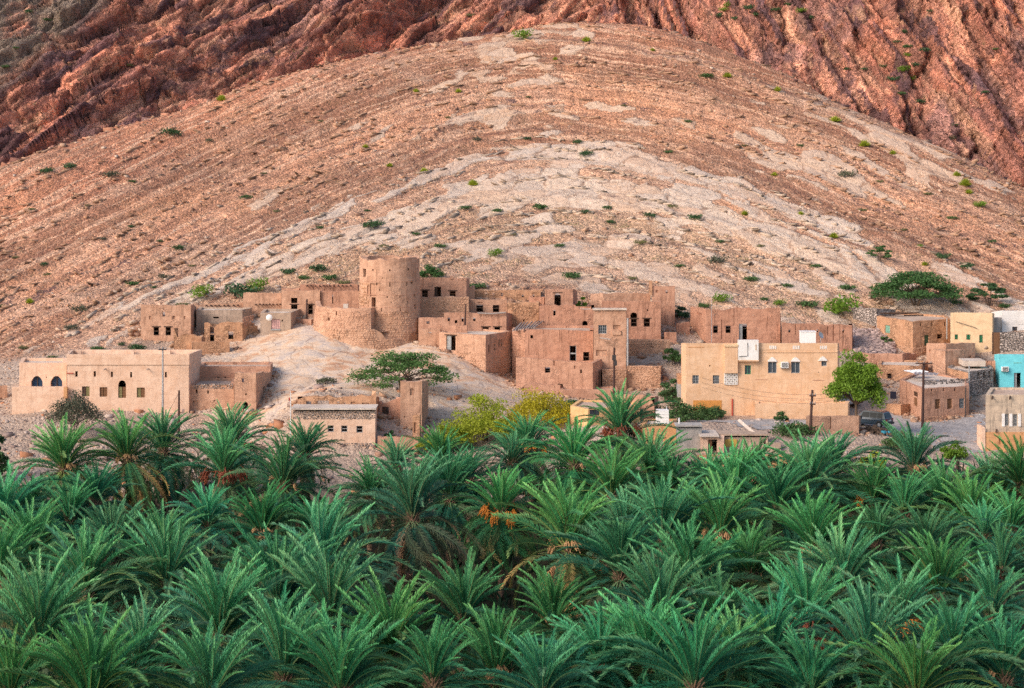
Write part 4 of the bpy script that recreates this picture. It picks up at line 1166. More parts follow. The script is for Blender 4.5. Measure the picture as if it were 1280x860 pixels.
h.block([(245.5, 259.5), (303, 259.5), (315, 263.5), (250, 264.5)], 387.5, mat='cement_brown', par=0.2, rag=0.08, roof='roof_pale', faces={0: [(266.5, 396, 273.5, 398, 'hole')], 1: [(308, 396, 313, 408, 'niche')]}, drop=0)
h = House('broken_house', 'crumbling orange mud house front with broken doorway and arched niche', 'house')
h.block([(255.5, 254.5), (303, 254.5), (318, 259), (258, 259.3)], 403.5, faces={0: [(262.4, 408, 267.8, 427.5), (285.2, 409.5, 291.6, 424, 'arch')]}, tops={0: [(255, 403), (262, 403.5), (263, 407), (268, 410), (272, 404), (285, 402.5), (303, 403)]}, mat='mud_orange', par=1.6, rag=0.15)
g = Geo(); p = W(265, 417.5, 254.6); g.box(tuple(p), (0.6, 0.3, 0.12)); h.part('lintel', g, 'mud_orange')
h.stones(1, 304, 396, 317, 408, 0.35, 'mud_pink', 0.8, 8)
h = House('ruined_wall', 'broken low mud wall with a heap of fallen clay before the roofless house', 'wall')
h.block([(217, 250.5), (252, 250.5)], 421, tops={0: [(217, 411), (219, 414), (221, 421), (235, 418), (252, 421)]}, mat='mud_orange', depth=3, par=0.3, rag=0.3, t=0.5)
h = House('yard_wall', 'low smooth orange mud wall stepping down to the pale rock', 'wall')
h.block([(239.5, 249.2), (287, 250.2)], 427.6, mat='mud_orange', depth=1.2, par=0.12, rag=0.1, t=0.4)
h = House('brick_room', 'small grey brick room with a pink curtain in its window', 'house')
h.block([(325.5, 256), (363.5, 256), (375, 262), (330, 262)], 391, faces={0: [(339, 399, 350.3, 412.4, 'niche'), (352, 399.5, 353.6, 402)]}, mat='cement_brown', par=0.3, rag=0.05, roof='roof_pale', jit=0.02, drop=0)
a, b = W(339.3, 411, 256.02), W(350, 399.4, 256.02)
g = Geo(); n = 8
for i in range(n):
    xa, xb = a.x + (b.x - a.x) * i / n, a.x + (b.x - a.x) * (i + 1) / n
    ya, yb = 256.06 + 0.04 * (i % 2), 256.06 + 0.04 * ((i + 1) % 2)
    g.face([(xa, ya, a.z), (xb, yb, a.z), (xb, yb, b.z), (xa, ya, b.z)])
h.part('curtain', g, 'pink_cloth')
h.pbox('sill', 338.8, 411.4, 350.5, 413.0, 255.9, 0.25, 'grey_paint')
c = W(336.5, 397, 255.5); g = Geo()
for i in range(10):
    for k in range(3):
        a0, a1 = 2 * math.pi * i / 10, 2 * math.pi * (i + 1) / 10
        r0, r1 = 0.42 * k / 3, 0.42 * (k + 1) / 3
        f = lambda r, a: (c.x + r * math.cos(a), c.y + r * r * 0.9 - 0.15, c.z + r * math.sin(a))
        g.face([f(r0, a0), f(r1, a0), f(r1, a1), f(r0, a1)])
h.part('satellite_dish', g, 'white_metal')
h = House('roof_house', 'long mud house left of the round tower with a dead trunk propped against it', 'house')
h.block([(352, 262), (400, 262), (400.5, 267), (354, 267)], 363, faces={0: [(363.8, 372.3, 371.6, 379), (363.8, 381, 371.6, 390.5, 'hole', None, 1), (385, 381, 391, 393, 'hole', 'Cw', 1)]}, mat='mud_tan', par=0.3, rag=0.14)
h.block([(400.6, 262.4), (449, 262.4), (449, 267), (401, 267)], 364, faces={0: [(415.2, 364.5, 416.6, 379.5)]}, mat='mud_pink', par=0.3, rag=0.14)
h.block([(304, 264.2), (351.8, 264.2), (353, 269), (308, 269)], 366.3, mat='mud_tan', par=0.3, rag=0.2)
roof_beams(h, 320, 351, 380.4, 264.1, 4.5)
g = Geo(); g.tube([W(383.3, 402, 261.0), W(383.6, 374, 261.5)], 0.16, 0.11, 7); h.part('trunk_prop', g, 'pole_wood')
h = House('upper_room', 'topmost mud room behind the round tower with a dotted line of beam ends', 'house')
h.block([(375, 268.5), (447, 268.5)], 355.5, mat='mud_red', depth=5, par=0.2, rag=0.16)
roof_beams(h, 384, 440, 357.2, 268.4, 4.6)
h = House('yard_room', 'narrow brown yard wall between brick room and stone bastion', 'wall')
h.block([(364, 259.5), (389, 258)], 398, mat='mud_pink', depth=0.8, par=0.1, rag=0.12, t=0.35)

# ------------------------------------------------------------------ round tower on its stone bastion
h = House('round_tower', 'tall round mud and stone watchtower with a black doorway standing on the pale rock', 'tower')
tc = W(487, 440, 257.4); TX, TY = tc.x, tc.y
h.root.location = (TX, TY, H(TX, TY - 4))
zt_top, zt_bot = W(0, 324, 253.5).z, W(0, 446, 251).z - 0.8
def tower_P(R0, R1, zlo, zhi, cx, cy, ry=1.0, amp=0.06, a0=0.0):
    def P(u, z, dep):
        a = u / R0 + a0
        k = min(1.1, max(0, (z - zlo) / (zhi - zlo))); r = R0 + (R1 - R0) * k
        q = (math.cos(a) * 2.2, math.sin(a) * 2.2, z * 0.7)
        r += amp * 1.6 * mnoise.noise(Vector(q)) + amp * mnoise.noise(Vector(q) * 2.6)
        r -= dep
        return Vector((cx + r * math.cos(a), cy + r * ry * math.sin(a), z))
    return P
RT0, RT1 = 4.1, 3.82
Pt = tower_P(RT0, RT1, zt_bot, zt_top, TX, TY, 1, 0.05, math.pi / 2 + 0.4)
def tower_u(px, Y=254.5, R_=3.95):
    s = max(-0.999, min(0.999, ((px - 640) * Y / FOC - TX) / R_))
    a = -math.acos(s)                    # front half
    return (a - (math.pi / 2 + 0.4)) % (2 * math.pi) * RT0
def t_open(x0, y0, x1, y1, kind='hole'):
    Y = 253.6
    return (tower_u(x0), tower_u(x1), CAM_H - (y1 - HOR) * Y / FOC, CAM_H - (y0 - HOR) * Y / FOC, kind)
tops_ = [t_open(464.6, 371.8, 470, 386.4), t_open(452.6, 336.8, 456.2, 347), t_open(464.8, 336.6, 466.6, 339), t_open(487, 336.6, 488.6, 339), t_open(510, 335.8, 512, 338.6), t_open(521.5, 336, 522.6, 339),
         t_open(514, 351.4, 516.6, 355.6), t_open(487.4, 352, 488.6, 358.5), t_open(508.6, 352, 509.8, 358), t_open(484, 370.2, 485.4, 372.2), t_open(499.6, 370, 501, 372), t_open(489, 377, 490.2, 379), t_open(509, 376.6, 510.2, 378.6),
         t_open(476.8, 383.5, 478, 389.2), t_open(500.2, 383, 501.4, 389.2), t_open(478, 346.8, 479, 348.4), t_open(517.4, 382, 519.6, 387.4), t_open(474.4, 361.5, 475.6, 363.5), t_open(518, 369, 519.2, 371.4),
         t_open(462.4, 354.6, 470.4, 371.2, 'niche'), t_open(458.6, 357.5, 462.2, 368, 'niche'), t_open(470.6, 353.6, 475, 357, 'niche')]
def tower_top(u):
    a = u / RT0
    return zt_top + 0.42 * mnoise.noise(Vector((math.cos(a) * 3, math.sin(a) * 3, 5))) + 0.24 * mnoise.noise(Vector((math.cos(a) * 9, math.sin(a) * 9, 1)))
g = Geo(); wall_shell(g, Pt, 2 * math.pi * RT0, zt_bot, tower_top, tops_, 0.7, 0.55); h.part('wall', g, 'mud_tan')
g = Geo()
g.face([tuple(Pt(2 * math.pi * RT0 * i / 32, zt_top - 1.1, 0.5)) for i in range(32)]); h.part('roof', g, 'roof_mud')
# courses: thin ledges between the mud lifts
for row in (352.2, 368.8, 384.2):
    zc = CAM_H - (row - HOR) * 253.6 / FOC; g = Geo(); n = 64
    for i in range(n):
        ua, ub = 2 * math.pi * RT0 * i / n, 2 * math.pi * RT0 * (i + 1) / n
        da, db = -0.03 - 0.025 * mnoise.noise(Vector((i * .7, row, 0))), -0.03 - 0.025 * mnoise.noise(Vector(((i + 1) * .7, row, 0)))
        g.face([Pt(ua, zc - .05, 0), Pt(ub, zc - .05, 0), Pt(ub, zc, db), Pt(ua, zc, da)]); g.face([Pt(ua, zc, da), Pt(ub, zc, db), Pt(ub, zc + .04, 0), Pt(ua, zc + .04, 0)])
    h.part('ledge', g, 'mud_pink')
z391 = CAM_H - (390 - HOR) * 253.6 / FOC
g = Geo(); stone_field(g, Pt, 0, 2 * math.pi * RT0, zt_bot, z391, 0.42, 0.93, 12, [q[:4] for q in tops_]); tag(h.part('stonework', g, 'mud_stony'), kind='stuff')
# upper left of the shaft: stones bared where the plaster fell
zc_ = CAM_H - (384 - HOR) * 253.6 / FOC
g = Geo(); stone_field(g, Pt, tower_u(447.5), tower_u(461), zc_, zt_top - 3.2, 0.36, 0.75, 15, [q[:4] for q in tops_]); tag(h.part('stonework', g, 'mud_orange'), kind='stuff')
# bastion
h = House('stone_bastion', 'rough round stone bastion wrapped about the foot of the tower', 'wall')
bc = W(455, 440, 257.8); BX, BY = bc.x, bc.y
h.root.location = (BX, BY, H(BX, BY - 6.5))
zb0, zb1, zb2 = W(0, 446, 251).z - 0.8, W(0, 412.5, 251.3).z, W(0, 385.5, 252).z
RB = 6.9
Pb = tower_P(RB, RB - 0.35, zb0, zb1, BX, BY, 0.98, 0.10, math.pi)
def bast_u(px, Y=252.5):
    s = max(-0.999, min(0.999, ((px - 640) * Y / FOC - BX) / (RB - 0.2))); return (math.pi - math.acos(s)) * RB
ub0, ub1 = 0.0, bast_u(521)
bt = lambda u: zb1 + 0.12 * mnoise.noise(Vector((u * .8, 3, 0))) - 1.3 * float(sm(bast_u(472), bast_u(486), np.array(u)))
g = Geo(); wall_shell(g, Pb, ub1, zb0, bt, [], 1.2, 0.6, closed_ends=True)
g.face([tuple(Pb(ub1 * i / 20, zb1 - 0.35, 0.8)) for i in range(21)])
h.part('wall', g, 'mud_stony')
g = Geo(); stone_field(g, Pb, 0.1, bast_u(472), zb0, zb1, 0.40, 0.96, 21); stone_field(g, Pb, bast_u(472), ub1 - 0.1, zb0, zb1 - 1.35, 0.40, 0.96, 22); tag(h.part('stonework', g, 'mud_stony'), kind='stuff')
Pb2 = tower_P(RB, RB - 0.25, zb1, zb2, BX, BY + 0.05, 0.98, 0.08, math.pi)
Pb2i = lambda u, z, dep: Pb2(u, z, dep + 0.45)
ue = bast_u(465)
bt2 = lambda u: zb2 + 0.5 * float(1 - sm(0, 2.5, np.array(u))) + 0.15 * mnoise.noise(Vector((u * .9, 7, 0)))
def b_open(x0, y0, x1, y1): return (bast_u(x0), bast_u(x1), CAM_H - (y1 - HOR) * 252 / FOC, CAM_H - (y0 - HOR) * 252 / FOC, 'hole')
bo = [b_open(405.6, 398, 408.6, 402), b_open(417, 389.5, 419, 395)]
g = Geo(); wall_shell(g, Pb2i, ue, zb1 - 0.25, bt2, bo, 0.6, 0.6, closed_ends=True)
p0 = Pb2i(ue, zb1, 0.6)
g.face([p0, (TX - 1.6, TY - 3.4, zb1 - 0.25), (TX - 1.6, TY - 3.4, zb2 - 0.1), Pb2i(ue, zb2, 0.6)])
g.face([tuple(Pb2i(ue * i / 16, zb2 - 0.9, 0.5)) for i in range(17)] + [(TX - 1.6, TY - 3.0, zb2 - 0.9)])
h.part('parapet', g, 'mud_tan')
g = Geo(); stone_field(g, Pb2i, 0.1, ue - 0.1, zb1 - 0.1, zb2 - 0.35, 0.34, 0.72, 23, [q[:4] for q in bo]); tag(h.part('stonework', g, 'mud_tan'), kind='stuff')
h.pbox('block', 429, 380.5, 435, 388.5, 254.5, 1.0, 'roof_pale')

# ------------------------------------------------------------------ the dense cluster right of the tower
h = House('high_house', 'plain mud house with three windows just right of the tower top', 'house')
h.block([(524, 264), (583, 264), (587, 268), (526, 268)], 347.5, faces={0: [(527.6, 363, 535, 372, 'hole', 'Cw', 1), (543, 358.6, 551.2, 370.6, 'hole', 'Dwh'), (562, 364, 569.6, 370.8, 'hole', 'Cb', 1)]}, mat='mud_pink', par=0.4, rag=0.12)
h.pbox('block', 562.5, 345, 566, 349, 263.9, 1.2, 'mud_pink'); 
h = House('stone_wall', 'rubble stone retaining wall under the plain high house', 'wall')
h.block([(526, 259.6), (586, 259.6)], 371.5, mat='mud_stony', depth=3.8, par=0.2, rag=0.2, roof='roof_mud')
h.stones(0, 536, 372, 585, 393, 0.34, 'mud_stony', 0.97, 31)
h = House('long_low_house', 'long low mud house with small square vents below the striped rock', 'house')
h.block([(592, 269), (676, 269)], 362.5, faces={0: [(606, 365.4, 609.2, 369), (615.4, 366, 618, 369.4), (626, 366.2, 628.6, 370.2), (652.4, 368.4, 654.6, 371.6), (666, 367.8, 668.2, 371.6)]}, mat='mud_orange', depth=5, par=0.3, rag=0.14)
h = House('twin_window_house', 'mud house with two black square windows above the slit windowed house', 'house')
h.block([(585.5, 262), (634, 262)], 374.5, faces={0: [(595.4, 380.6, 604, 389.8, 'hole', 'Cw'), (616, 381.2, 624, 390.4, 'hole', 'Cw'), (597, 377.6, 603, 379.6, 'niche')]}, mat='mud_tan', depth=5, par=0.3, rag=0.12)
h = House('bare_stone_house', 'mud house front with plaster fallen from its rubble stones', 'house')
h.block([(634.4, 260), (673.5, 260), (676, 265), (638, 265)], 378, faces={0: [(654, 399.5, 655.8, 401.8)], }, mat='mud_orange', par=0.3, rag=0.2)
h.stones(0, 638, 381, 662, 406, 0.34, 'mud_orange', 0.7, 35)
h = House('slit_house', 'two storey mud house with narrow slits, a leaning trunk and two low black windows', 'house')
h.block([(555, 255), (633, 255), (640, 260), (558, 260)], 391, faces={0: [(559.6, 397, 562.4, 401.6), (568.4, 400.2, 571.6, 404), (577, 397, 579.4, 402), (591.4, 397, 594.4, 401.6), (603, 409, 611, 415, 'hole', None, 1), (618, 409, 625, 415, 'hole', None, 1)]}, mat='mud_pink', par=0.25, rag=0.08, roof='roof_pale')
g = Geo(); g.tube([W(581.0, 410, 254.4), W(582.2, 380, 254.6)], 0.13, 0.10, 7); h.part('trunk_prop', g, 'pole_wood')
g = Geo(); a, b = W(597, 391.3, 254.7), W(632, 390.6, 254.7); g.tube([a, (a + b) / 2 + Vector((0, 0, -.12)), b], 0.10, 0.12, 6); h.part('roof_log', g, 'dead_pole')
h = House('step_house', 'small stepped mud room wedged between tower and doorway house', 'house')
h.block([(523, 255), (556, 255)], 397, zb=None, faces={0: [(533, 401.6, 537, 404.8)]}, mat='mud_pink', depth=4.2, par=0.2, rag=0.12, roof='roof_mud')
h.block([(524, 252.5), (550, 252.5)], 411.5, faces={0: [(535.6, 413.4, 539.6, 416.8)]}, mat='mud_tan', depth=2.3, par=0.15, rag=0.06, roof='roof_pale', name='lower_wall')
h = House('doorway_house', 'lowest mud house of the cluster with a grey doorway on the bare rock', 'house')
h.block([(549, 250.5), (607, 247), (639, 252.5), (600, 256), (556, 254.9)], 415.5, faces={0: [(557.8, 419.4, 569.4, 438, 'hole', 'Dyh', 1)], 1: [(610, 431, 612, 440, 'niche'), (617.6, 430, 619.4, 433), (617.6, 434.6, 619.4, 438), (623, 424.6, 625, 433.6, 'niche'), (626, 424, 628, 433.4, 'niche')]}, mat='mud_tan', par=0.25, rag=0.07, roof='roof_pale', drop=0)
h.stones(1, 607, 446, 639, 480, 0.36, 'mud_stony', 0.95, 36); h.stones(0, 572, 441, 607, 478, 0.3, 'mud_stony', 0.6, 37)
h = House('arch_room', 'narrow mud room with a tall arched window and wooden lintel', 'house')
h.block([(681, 263), (716, 263), (721.5, 268), (683, 268)], 361.5, faces={0: [(693, 366.6, 701, 382.4, 'arch', None, 1)]}, mat='mud_pink', par=0.3, rag=0.08)
h = House('fluted_wall_house', 'tall mud wall with rain flutes, wavy top and small arched doorway', 'house')
h.block([(674, 256), (743, 256), (743, 261), (677, 261)], 381, faces={0: [(691.6, 387.6, 694.4, 394.4), (728, 401, 734.6, 413.2, 'arch')]}, tops={0: [(674, 382), (690, 381), (700, 382.5), (708, 380), (719, 381.5), (721, 385), (730, 387), (743, 386.5)]}, mat='mud_red', par=0.5, rag=0.12)
h = House('collapsed_room', 'collapsed mud room with bare roof poles over rubble', 'ruin')
h.block([(640, 252), (657, 249), (660, 254.5), (642, 256)], 413.5, mat='mud_pink', par=0.35, rag=0.3, roof='roof_mud', drop=0)
h.stones(0, 640, 414, 657, 447, 0.45, 'mud_pink', 0.8, 38)
for i in range(9):
    x = 641 + i * 3.3; a = W(x, 413.5 - i * 0.5, 249.2 + 0.2 * i); b = W(x + 9 + rnd.uniform(-2, 3), 403.5 - 0.3 * i, 256); g = Geo(); g.tube([a, b], 0.09, 0.07, 6); h.part('roof_pole', g, 'dead_pole')
h = House('two_door_house', 'broad mud house with tall black door and shorter black window beside it', 'house')
h.block([(656, 247.5), (741.5, 247.5), (742, 254.5), (660, 254.5)], 413, faces={0: [(712, 432, 720.4, 452.6, 'hole', 'Cy'), (729, 440, 736.6, 452.6, 'hole', 'Cw'), (663, 418.8, 666.2, 423)]}, tops={0: [(656, 414.5), (664, 411.8), (742, 413.5)]}, mat='mud_red', par=0.3, rag=0.08, roof='roof_mud', drop=0)
h = House('front_mud_house', 'low streaked mud house with one square black window at the foot of the cluster', 'house')
h.block([(645, 241), (741, 239), (752.5, 243.5), (752, 247.2), (648, 247.2)], 449.5, drop=0.85, faces={0: [(681, 459, 687.6, 466), (691.6, 451, 694, 457, 'niche'), (717.4, 457, 719.6, 461, 'niche'), (725.2, 461.6, 727.4, 466.6), (697, 480, 703.6, 488)]}, tops={0: [(645, 447), (690, 450), (730, 453.5), (741, 454)], 1: [(741, 454), (752, 449)]}, mat='mud_pink', par=0.75, rag=0.08, roof='roof_mud')
g = Geo(); g.tube([W(749.6, 486, 240.6), W(749.6, 464, 240.6)], 0.16, 0.14, 6); h.part('door_post', g, 'old_wood')
h = House('barred_window_house', 'tall narrow house with pale coping and a barred window by the downpipe', 'house')
h.block([(742, 244.5), (782.5, 244.5), (782.5, 250.5), (742.6, 250.5)], 387, faces={0: [(747.8, 406.2, 758.4, 417.2, 'hole', 'Wyx'), (766.4, 406.4, 775.4, 411.6, 'niche'), (745, 437.4, 758.4, 445, 'niche'), (767.6, 435.6, 769.4, 439.4)]}, mat='mud_tan', par=0.25, rag=0.05, roof='roof_pale', drop=0.75)
a, b = W(741, 388.4, 244.3), W(783.4, 386, 244.3); g = Geo(); g.box(((a.x + b.x) / 2, 244.75, b.z - 0.06), (b.x - a.x, 1.0, 0.2)); h.part('coping', g, 'roof_pale')
h.pbox('sill_frame', 764.8, 413.4, 776.4, 418.6, 244.35, 0.2, 'mud_tan')
g = Geo(); g.tube([W(750, 422.4, 244.2), W(763, 424.4, 243.2)], 0.09); h.part('drain_spout', g, 'dead_pole')
g = Geo(); g.tube([W(784.6, 397.6, 244.2), W(784.6, 457, 244.2)], 0.12, n=8); h.part('downpipe', g, 'grey_metal')
h = House('pink_house', 'reddish mud house with an arched window over a square one, right of the downpipe', 'house')
h.block([(752, 257.5), (826, 257.5), (826, 263.5), (756, 263.5)], 376.5, faces={0: [(788, 390.6, 796.4, 397.6, 'arch'), (788.6, 398.8, 796.2, 408.2, 'hole', 'Cw', 1), (804.8, 398.4, 812.4, 408.4, 'hole', 'Cw', 1), (808.6, 386.6, 810.2, 388.6)]}, mat='mud_red', par=0.5, rag=0.14)
h = House('back_wall_house', 'streaked mud house with dripping dark wall top near the pilaster block', 'house')
h.block([(738, 270), (754, 266.5), (813, 267.5), (812, 272), (742, 274)], 364, mat='mud_tan', par=0.4, rag=0.2)
h = House('pilaster_block', 'tall square mud block with a pale pilaster on its left corner', 'house')
h.block([(815, 265), (843.5, 265), (843.5, 270), (817, 270)], 358, faces={0: [(819.6, 362.6, 822.4, 365.8, 'niche'), (832, 362.4, 834.6, 366.6)]}, mat='mud_pink', par=0.4, rag=0.1)
h.pbox('pilaster', 811.6, 351, 815.4, 369, 264.8, 0.7, 'mud_orange')
h = House('terrace_wall', 'long stone terrace wall stepping below the reddish house', 'wall')
h.block([(785.5, 253), (838, 253)], 424.5, mat='mud_stony', depth=1.2, par=0.1, rag=0.12, t=0.4); h.stones(0, 786, 426, 837, 450, 0.36, 'mud_stony', 0.95, 41)
h = House('wall_stub', 'short pink mud stub above the stone terrace wall', 'wall')
h.block([(831, 257), (845.5, 257)], 415.6, mat='mud_red', depth=1.6, par=0.1, rag=0.06)
h = House('stone_house', 'roofless stone house with patchy plaster below the downpipe', 'house')
h.block([(783.4, 243), (825.6, 243), (827, 248.5), (786, 248.5)], 457.5, mat='mud_stony', par=1.2, rag=0.1); h.stones(0, 784, 459, 825, 494, 0.34, 'mud_stony', 0.8, 42)
h.block([(752.8, 241.5), (783, 242.2), (783, 244.2), (753, 244.2)], 462, mat='mud_stony', par=0.2, rag=0.1, name='yard_wall'); h.stones(0, 753, 463, 782, 490, 0.34, 'mud_stony', 0.9, 43)
h = House('mud_terrace', 'broad pinkish mud terrace below the black square window', 'wall')
h.block([(700, 237.5), (772, 237.5)], 487, mat='mud_pink', depth=3.2, par=0.0, rag=0.12, roof='roof_mud', drop=0)

for nm, lab, fp, top, dep, mat, kw in (
    ('wall_stub', 'ragged wall stub joining the high house to the long low house', [(584, 266.5), (593, 266.5)], 358, 2.0, 'mud_tan', dict(rag=.3)),
    ('ruined_room', 'tiny roofless mud cell above the wavy fluted wall', [(661, 265.5), (680, 265)], 371, 2.6, 'mud_red', dict(rag=.3, par=1.0)),
    ('wall_stub', 'short stepped yard wall above the grey doorway', [(556, 252.9), (584, 252.6)], 407, 0.5, 'mud_pink', dict(rag=.25, t=.22, par=.1)),
    ('ruined_room', 'low broken room between wavy fluted wall and reddish arched window house', [(743, 261), (757, 261)], 392, 3.0, 'mud_tan', dict(rag=.35, par=1.0)),
    ('wall_stub', 'crumbled stub left of the streaked house', [(846, 262), (862, 262)], 404, 0.9, 'mud_red', dict(rag=.4, t=.3, par=.1)),
    ('ruined_wall', 'low clay bank along the foot of the front mud house', [(655, 238.6), (700, 238)], 480, 1.6, 'mud_pink', dict(rag=.35, par=.05)),
    ('wall_stub', 'leaning orange wall end beside the broken doorway house', [(304, 256.5), (322, 257.5)], 408, 1.2, 'mud_orange', dict(rag=.5, t=.3, par=.1)),
    ('ruined_room', 'small half fallen room on the skyline left of the beam ended upper room', [(352, 269.5), (374, 269)], 360, 3.0, 'mud_pink', dict(rag=.3, par=.8))):
    h = House(nm, lab, 'ruin'); h.block(fp, top, mat=mat, depth=dep, **kw)

# ------------------------------------------------------------------ houses at the edge of the grove
h = House('flat_roof_house', 'low mud house with four small windows and a grey stone band under its roof', 'house')
h.block([(364.5, 212), (469, 212), (471, 215), (368, 215)], 514, faces={0: [(393, 531, 400.6, 539.6, 'hole', 'Cy'), (409.6, 531.8, 417.2, 540, 'hole', 'Cy'), (426.6, 532, 434.4, 540.2, 'hole', 'Cy'), (445.6, 532.4, 453.4, 541, 'hole', 'Cy')]}, mat='plaster_pale', par=0.0, rag=0.02, roof='roof_pale', jit=0.03, drop=0)
h.stones(0, 365, 514.6, 469, 524, 0.24, 'stone_grey', 0.98, 51); h.stones(0, 380, 555, 469, 566, 0.3, 'stone_grey', 0.95, 52)
a, b = W(363.4, 513.6, 211.6), W(470, 511.6, 211.6); g = Geo(); g.box(((a.x + b.x) / 2, 213.3, b.z + 0.02), (b.x - a.x, 3.4, 0.16)); h.part('roof_slab', g, 'roof_pale')
h.block([(372, 215.3), (470, 215.3), (474, 221), (378, 221)], 497, faces={0: [(382.6, 501.6, 389, 506), (396.6, 500.8, 411, 508), (421, 502, 424, 504), (430, 503.5, 432, 505), (438.6, 502, 444, 505, 'niche'), (452, 503.4, 461, 506, 'niche'), (418, 506, 420.6, 508)]}, tops={0: [(372, 499), (384, 497), (412, 494), (420, 497), (440, 495), (464, 494), (470, 489)]}, mat='mud_orange', par=1.4, rag=0.2, name='ruined_wall')
h = House('turret_house', 'roofless mud house with a square corner turret under the acacia', 'house')
h.block([(471.5, 219), (500.5, 219), (502, 224), (474, 224)], 503, faces={0: [(477.6, 508.4, 486, 531.5, 'hole', 'Dw')]}, tops={0: [(471, 500), (475, 505), (488, 502), (500, 496.5)]}, mat='mud_pink', par=1.8, rag=0.14)
h.block([(500.4, 217.5), (527.4, 217.5), (535.4, 222.5), (504, 222.5)], 476.5, faces={0: [(512.4, 485.6, 516.6, 494, 'niche'), (504.6, 520.4, 506.2, 522.2)], 1: [(528.6, 486, 530, 490, 'niche')]}, mat='mud_tan', par=0.6, rag=0.16, name='turret_wall')
h.block([(472, 211.8), (523, 211.8)], 545.5, mat='mud_pink', depth=0.7, par=0.1, rag=0.22, t=0.3, name='yard_wall')
h.block([(515.6, 213), (524.6, 213)], 519, faces={0: [(517.2, 528, 520.4, 541, 'niche')]}, mat='mud_orange', depth=2.6, par=0.6, rag=0.3, t=0.35, name='gate_pier')
h.pbox('steps', 475.4, 531.5, 482, 537, 216.8, 2.4, 'mud_pink'); h.pbox('steps', 475.6, 537, 483.5, 543, 215.6, 3.4, 'mud_pink')
h = House('yellow_house', 'small orange yellow house with a dark window half hidden behind the palms', 'house')
h.block([(713, 219), (735, 216), (800, 219), (790, 224), (724, 224)], 507, faces={1: [(737, 509.6, 750, 519.4, 'hole', 'Wd')]}, mat='plaster_yellow', par=0.12, rag=0.02, roof='roof_mud', jit=0.01, drop=0)
h = House('pink_ruin', 'rounded pink mud gable behind the tallest palm', 'ruin')
h.block([(768, 222.5), (818, 221.5)], 495, tops={0: [(768, 494), (800, 494), (810, 495), (816, 499), (818, 506)]}, mat='mud_pink', depth=3, par=0.5, rag=0.1)
h = House('orange_block_house', 'orange plastered block carrying the white water tank', 'house')
h.block([(800, 208.5), (845, 208.5), (846, 213), (806, 213)], 530.8, faces={0: [(823, 543, 829, 560, 'hole', 'Dy')]}, mat='plaster_orange', par=0.1, rag=0.015, roof='roof_pale', jit=0.01, drop=0)
g = Geo(); a = W(821, 530, 209.4); b = W(836.2, 513.6, 209.4); cx_, cz_, w_, h_ = (a.x + b.x) / 2, (a.z + b.z) / 2, b.x - a.x, b.z - a.z
tk = empty('water_tank', (cx_, 210.2, a.z + 0.02), 0, 'white square water tank standing on the orange block', 'water tank')
g.box((cx_, 210.2, a.z + 0.02 + h_ / 2), (w_, 1.3, h_))
for q in (0.25, 0.5, 0.75): g.box((cx_, 210.2, a.z + h_ * q), (w_ + 0.05, 1.35, 0.05))
g.build('tank_body', M['white_metal'], tk)
g = Geo(); g.tube([(cx_ + w_ * .35, 210.2, b.z), (cx_ + w_ * .35, 210.2, b.z + 0.4)], 0.03); g.build('vent_pipe', M['white_metal'], tk)
h = House('cement_house', 'bare grey cement block house with a flat lip roof', 'house')
h.block([(845.4, 207.4), (877, 207.4), (877.5, 209), (848, 209)], 534.5, mat='cement', par=0.0, rag=0.01, roof='cement', jit=0.01, drop=0)
a, b = W(844.6, 534.4, 207.2), W(877.6, 532.4, 207.2); g = Geo(); g.box(((a.x + b.x) / 2, 208.2, b.z), (b.x - a.x, 2.2, 0.16)); h.part('roof_slab', g, 'cement')
g = Geo(); g.tube([W(849, 534, 208.5), W(849, 522.6, 208.5)], 0.09); h.part('vent_pipe', g, 'white_metal')
h = House('open_door_hut', 'little hut with a wide open dark doorway and pale lip roof', 'hut')
h.block([(875.4, 206.2), (905, 206.2), (906, 210), (878, 210)], 547, faces={0: [(885, 549.4, 896.4, 571.5, 'hole', 'Dbh')]}, mat='plaster_pale', par=0.0, rag=0.01, roof='roof_pale', jit=0.01, drop=0)
a, b = W(875, 547, 206.0), W(899, 545.4, 206.0); g = Geo(); g.box(((a.x + b.x) / 2, 208, b.z), (b.x - a.x, 4.2, 0.14)); h.part('roof_slab', g, 'roof_pale')
h = House('shed', 'low beige shed with straw yellow panel and a loose beam on its roof', 'shed')
h.block([(897.4, 208.2), (960, 208.2), (961, 210.4), (900, 210.4)], 546.5, faces={0: [(954.6, 548.4, 960.0, 566)]}, mat='cement_brown', par=0.0, rag=0.01, roof='roof_pale', jit=0.01, drop=0)
h.pbox('straw_panel', 906, 549, 921, 572, 208.1, 0.08, 'straw_yellow')
a, b = W(896, 545.6, 208.0), W(961, 543.6, 208.0); g = Geo(); g.box(((a.x + b.x) / 2, 209.3, b.z), (b.x - a.x, 2.6, 0.18)); h.part('roof_slab', g, 'cement_brown')
g = Geo(); a, b = W(924, 525.8, 214), W(944, 543, 209.2); g.tube([a, b], 0.22, 0.22, 4); h.part('loose_beam', g, 'roof_pale')
h.block([(961, 207.6), (976, 207.6)], 553.5, mat='cement_brown', depth=2.6, par=0.1, rag=0.03, name='side_wall', jit=0.01)
h = House('retaining_wall', 'long orange garden wall with pale coping between palms', 'wall')
h.block([(871, 203.2), (1002, 203.2)], 573.6, mat='plaster_orange', depth=2.8, par=0.0, rag=0.03, roof='roof_pale', jit=0.02, drop=0)
h = House('low_mud_wall', 'cracked low mud enclosure beside the light green tree', 'wall')
